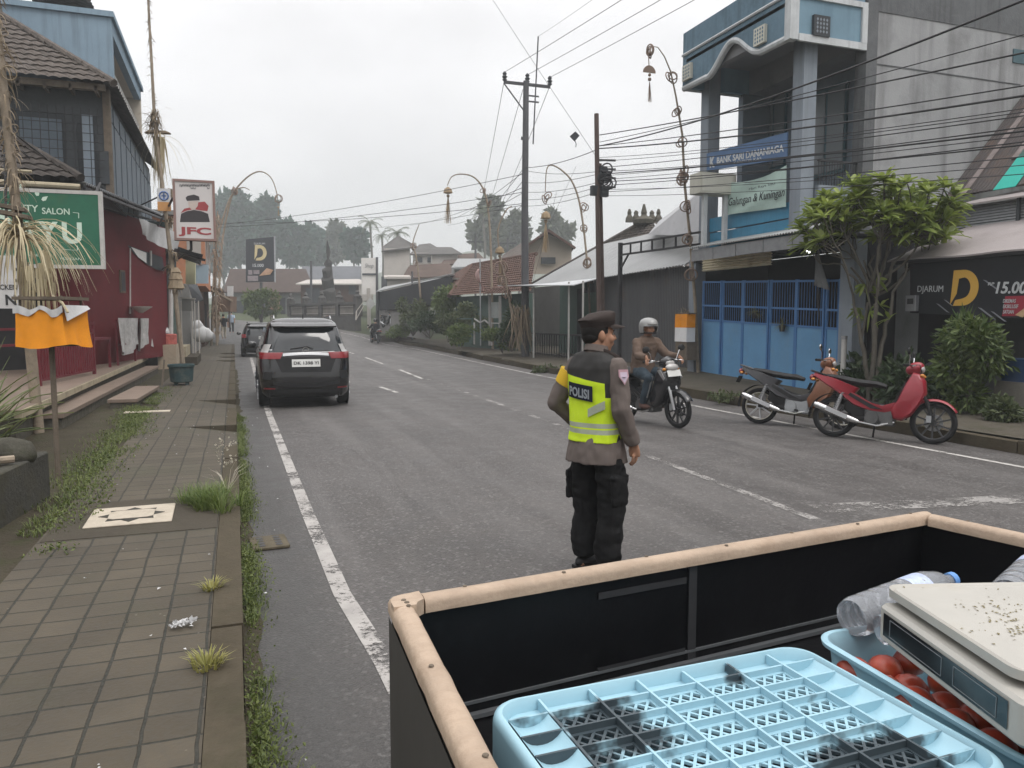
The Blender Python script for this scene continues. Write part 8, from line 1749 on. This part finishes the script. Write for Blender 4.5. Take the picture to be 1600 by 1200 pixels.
# upturned lattice crate
def lattice_mat():
    """pale blue plastic with blackened smears across the crate bottom"""
    m, nt, b = _nt('smeared_blue_plastic'); co = coords(nt); f = nz(nt, co, 3.6, 5, .6); k = ramp(nt, f, [(.515, 0.), (.575, .95)])
    c = mixc(nt, k, mixc(nt, .4, (.31,.50,.585), ramp(nt, nz(nt, co, 9, 4), [(.3,(.26,.43,.51)),(.7,(.34,.54,.63))])), (.03,.038,.045)); nt.links.new(c, b.inputs['Base Color']); b.inputs['Roughness'].default_value = .42; return m
m_lat = lattice_mat()
def crate(label, loc, rz, W, Dp, z1, hgt, nx, ny):
    t = thing('plastic_crate', label, 'crate', loc, rz); b = MB(); rr = .07
    def rrect(x0,y0,x1,y1,r,z,n=6):
        pts = []
        for (cx,cy,a0) in ((x1-r,y1-r,0),(x0+r,y1-r,90),(x0+r,y0+r,180),(x1-r,y0+r,270)):
            for k in range(n+1): a = R(a0+90*k/n); pts.append((cx+r*math.cos(a), cy+r*math.sin(a), z))
        return pts
    e = .012; rings = [rrect(-e,-e,W+e,Dp+e,rr+e,0),rrect(-e,-e,W+e,Dp+e,rr+e,.03),rrect(0,0,W,Dp,rr,.034),rrect(0,0,W,Dp,rr,hgt-.02),rrect(.003,.003,W-.003,Dp-.003,rr,hgt-.006),rrect(.012,.012,W-.012,Dp-.012,rr-.01,hgt),rrect(.018,.018,W-.018,Dp-.018,rr-.012,hgt),rrect(.024,.024,W-.024,Dp-.024,rr-.015,hgt-.012),rrect(.028,.028,W-.028,Dp-.028,rr-.018,hgt-.05)]
    b.loft(rings, caps=False); b.build('side_wall', m_cbl, t, 45)
    b = MB(); zt = hgt-.004; x0,y0,x1,y1 = .026,.026,W-.026,Dp-.026; bx = .09
    for i in range(1, nx): x = x0+bx+(x1-x0-2*bx)*(i-1)/(nx-2) if nx > 2 else 0; b.box(x-.0028,y0,zt-.024,x+.0028,y1,zt)
    for j in range(1, ny): y = y0+.055+(y1-y0-.11)*(j-1)/(ny-2); b.box(x0,y-.0026,zt-.024,x1,y+.0026,zt-.0015)
    b.build('ribs', m_lat, t); b = MB(); zl = zt-.020; ang = math.atan2(.55,1); P_ = .036; wd = .0058
    def clip(p, d):
        t0, t1 = -9, 9
        for lo, hi, pv, dv_ in ((x0+bx,x1-bx,p[0],d[0]),(y0+.055,y1-.055,p[1],d[1])):
            if abs(dv_) < 1e-9: continue
            a, c = (lo-pv)/dv_, (hi-pv)/dv_; t0, t1 = max(t0,min(a,c)), min(t1,max(a,c))
        return (t0,t1) if t1 > t0+.005 else None
    for s in (-1,1):
        d = (math.cos(R(52)), s*math.sin(R(52))); k = -60
        while k < 60:
            p = ((x0+x1)/2+k*P_*.78, (y0+y1)/2); cc = clip(p, d)
            if cc: b.bar((p[0]+d[0]*cc[0],p[1]+d[1]*cc[0],zl+(.001 if s > 0 else 0)),(p[0]+d[0]*cc[1],p[1]+d[1]*cc[1],zl+(.001 if s > 0 else 0)),wd,.006)
            k += 1
    for j in range(1, ny): y = y0+.055+(y1-y0-.11)*(j-1)/(ny-2); b.box(x0+bx,y-.011,zl-.004,x1-bx,y+.011,zl+.0045)
    for i in range(1, nx): x = x0+bx+(x1-x0-2*bx)*(i-1)/(nx-2); b.box(x-.008,y0+.055,zl-.004,x+.008,y1-.055,zl+.005)
    b.build('lattice', m_lat, t); b = MB()
    for (a0,a1,c0,c1) in ((x0,x0+bx-.004,y0+.05,y1-.05),(x1-bx+.004,x1,y0+.05,y1-.05)):
        n = ny-2
        for j in range(n):
            ya = c0+(c1-c0)*j/n; yb_ = c0+(c1-c0)*(j+1)/n; b.grid(lambda u, v: (a0+(a1-a0)*u, ya+(yb_-ya)*v, zl-.004+.030*(abs(2*u-1)**2.5)*.7), 8, 3)
    b.box(x0,y0,zl-.008,x1,y0+.055,zl-.003); b.box(x0,y1-.055,zl-.008,x1,y1,zl-.003); b.build('rounded_channel', m_cbl, t, 60); return t
crate('upturned pale blue lattice crate with black smears in the cart', (.485,.905,ZF+.002), R(1.5), .83, .575, .85, .25, 7, 8)
crate('second pale blue crate lying nearest the camera beside the smeared one', (.62,.29,ZF+.002), R(2.5), .80, .575, .84, .235, 7, 6)
# tub with tomatoes, bottles, scale
tu = thing('plastic_tub', 'pale blue plastic tub holding tomatoes', 'tub', (1.365,.92,ZF+.001), R(-3)); b = MB(); W, Dp, h = .62, .64, .235
def rr4(e, z, r=.07):
    pts = []
    for (cx,cy,a0) in ((W-r,Dp-r,0),(r,Dp-r,90),(r,r,180),(W-r,r,270)):
        for k in range(8): a = R(a0+90*k/7); pts.append((cx+(r+e)*math.cos(a), cy+(r+e)*math.sin(a), z))
    return pts
b.loft([rr4(-.04,0),rr4(-.012,h-.02),rr4(.008,h-.014),rr4(.01,h-.004),rr4(.004,h),rr4(-.006,h-.002),rr4(-.016,h-.02),rr4(-.044,.01)], caps=True); b.build('tub', m_cbl, tu, 45)
m_tom = M('tomato', (.42,.065,.035), .3, .35, 7, dcol=(.4,.2,.05), dirt=.3); r_ = random.Random(6); TB = MB(); k = 0
for i in range(6):
    for j in range(6):
        s = r_.uniform(.036,.046); c = V(1.365+.07+i*.088+r_.uniform(-.01,.01), .92+.07+j*.09+r_.uniform(-.01,.01), ZF+.165+r_.uniform(-.012,.02))
        if c.x > 1.66 and c.y < 1.35: continue
        q = MB(); q.lathe([(.004,-s*.86),(s*.6,-s*.78),(s*.95,-.35*s),(s*1.02,0),(s*.92,.5*s),(s*.55,.82*s),(s*.15,.80*s),(0,.74*s)], 14, (0,0,0)); o = q.build('tomato', m_tom, None, 60); o.location = c; o.rotation_euler = (r_.uniform(-1,1),r_.uniform(-1,1),0); tag(o, 'ripe red tomato lying in the pale blue tub', 'tomato', 'tomatoes in the tub')
# clear plastic bottles
def mat_clear(name, col, alpha):
    m, nt, b = _nt(name); b.inputs['Base Color'].default_value = (*col,1); b.inputs['Roughness'].default_value = .12; b.inputs['IOR'].default_value = 1.2; b.inputs['Transmission Weight'].default_value = alpha; b.inputs['Specular IOR Level'].default_value = .9; return m
m_pet = mat_clear('clear_plastic', (.86,.90,.96), .78); m_petb = M('blue_label_film', (.15,.28,.55), .35, .5, 14); m_cap = M('bottle_cap', (.10,.25,.55), .4, .1, 4)
def bottle(label, p, q, r):
    p, q = Vector(p), Vector(q); d = (q-p); L = d.length; t = thing('plastic_bottle', label, 'bottle', p, 0, None, rot=d.to_track_quat('Z','Y').to_euler()); b = MB()
    prof = [(r*.55,.006),(r*.9,0),(r,.02)]
    for k in range(5): z = L*(.10+.11*k); prof += [(r,z),(r*.93,z+L*.015),(r,z+L*.03)]
    prof += [(r,L*.66),(r*.98,L*.72),(r*.75,L*.84),(r*.36,L*.93),(r*.34,L*.97)]; b.lathe(prof, 24, caps=True); b.build('bottle', m_pet, t, 50); b = MB(); b.lathe([(r*1.012,L*.50),(r*1.012,L*.66)], 24, caps=False); b.build('label', M('printed_label', (.40,.46,.62), .4, .45, 16), t, 60)
    b = MB(); b.lathe([(r*.42,L*.955),(r*.42,L*1.0),(0,L*1.0)], 14); b.build('cap', m_cap, t, 40)
bottle('clear water bottle lying on the tub with its base towards the left', (1.50,1.535,.872), (1.93,1.60,.905), .052)
bottle('clear water bottle half hidden behind the other bottle', (2.02,1.50,.88), (2.40,1.66,.90), .05)
bottle('crumpled clear bottle on the tub under the first bottle', (1.52,1.455,.868), (1.80,1.40,.90), .04)
# weighing scale
m_scw = M('grimy_white_plastic', (.40,.385,.35), .5, .08, 4, dirt=.3, dcol=(.34,.30,.24)); wsl = thing('weighing_scale', 'grimy white weighing scale with a flat pan lying on the tub', 'scale', (1.56,1.27,.912), R(-17)); b = MB(); b.rbox(-.14,-.40,-.035,.26,.10,.055,.02,3); b.build('body', m_scw, wsl, 40)
b = MB(); b.add([(-.1425,-.36,-.015),(-.1425,.07,-.015),(-.1425,.07,.040),(-.1425,-.36,.040)], [(3,2,1,0)]); b.v += [p+V(.004,0,0) for p in b.v]; b.f += [(4,5,6,7)]; b.mi += [0]; dp = b.build('display', M_glass('display_black', (.012,.014,.016), .2), wsl)
b = MB()
for (y0,y1) in ((-.33,-.20),(-.16,.04)):
    for a, c in (((y0,-.008),(y1,-.008)),((y1,-.008),(y1,.032)),((y1,.032),(y0,.032)),((y0,.032),(y0,-.008))): b.bar((-.1432,a[0],a[1]),(-.1432,c[0],c[1]),.0012,.0012)
b.build('display_outline', m_steel, dp)
b = MB(); b.rbox(-.12,-.36,.075,.30,.12,.088,.04,5); pan = b.build('pan', m_scw, wsl, 40); b = MB(); b.lathe([(.05,.055),(.05,.076)],14,(.06,-.12,0),caps=False); b.build('pan_support', m_trimblk, wsl)
b = MB()
for _ in range(160): x = r_.gauss(.05,.06); y = r_.gauss(-.12,.09); s = r_.uniform(.002,.006); leafcard(b, (x,y,.0885), s*2, s, (r_.uniform(-1,1),r_.uniform(-1,1),.1), (0,0,1))
o = b.build('vegetable_scraps', M('dry_scraps', (.20,.17,.09), .9, .4, 30)); o['kind'] = 'stuff'; o.location = (1.56,1.27,.912); o.rotation_euler = (0,0,R(-17))
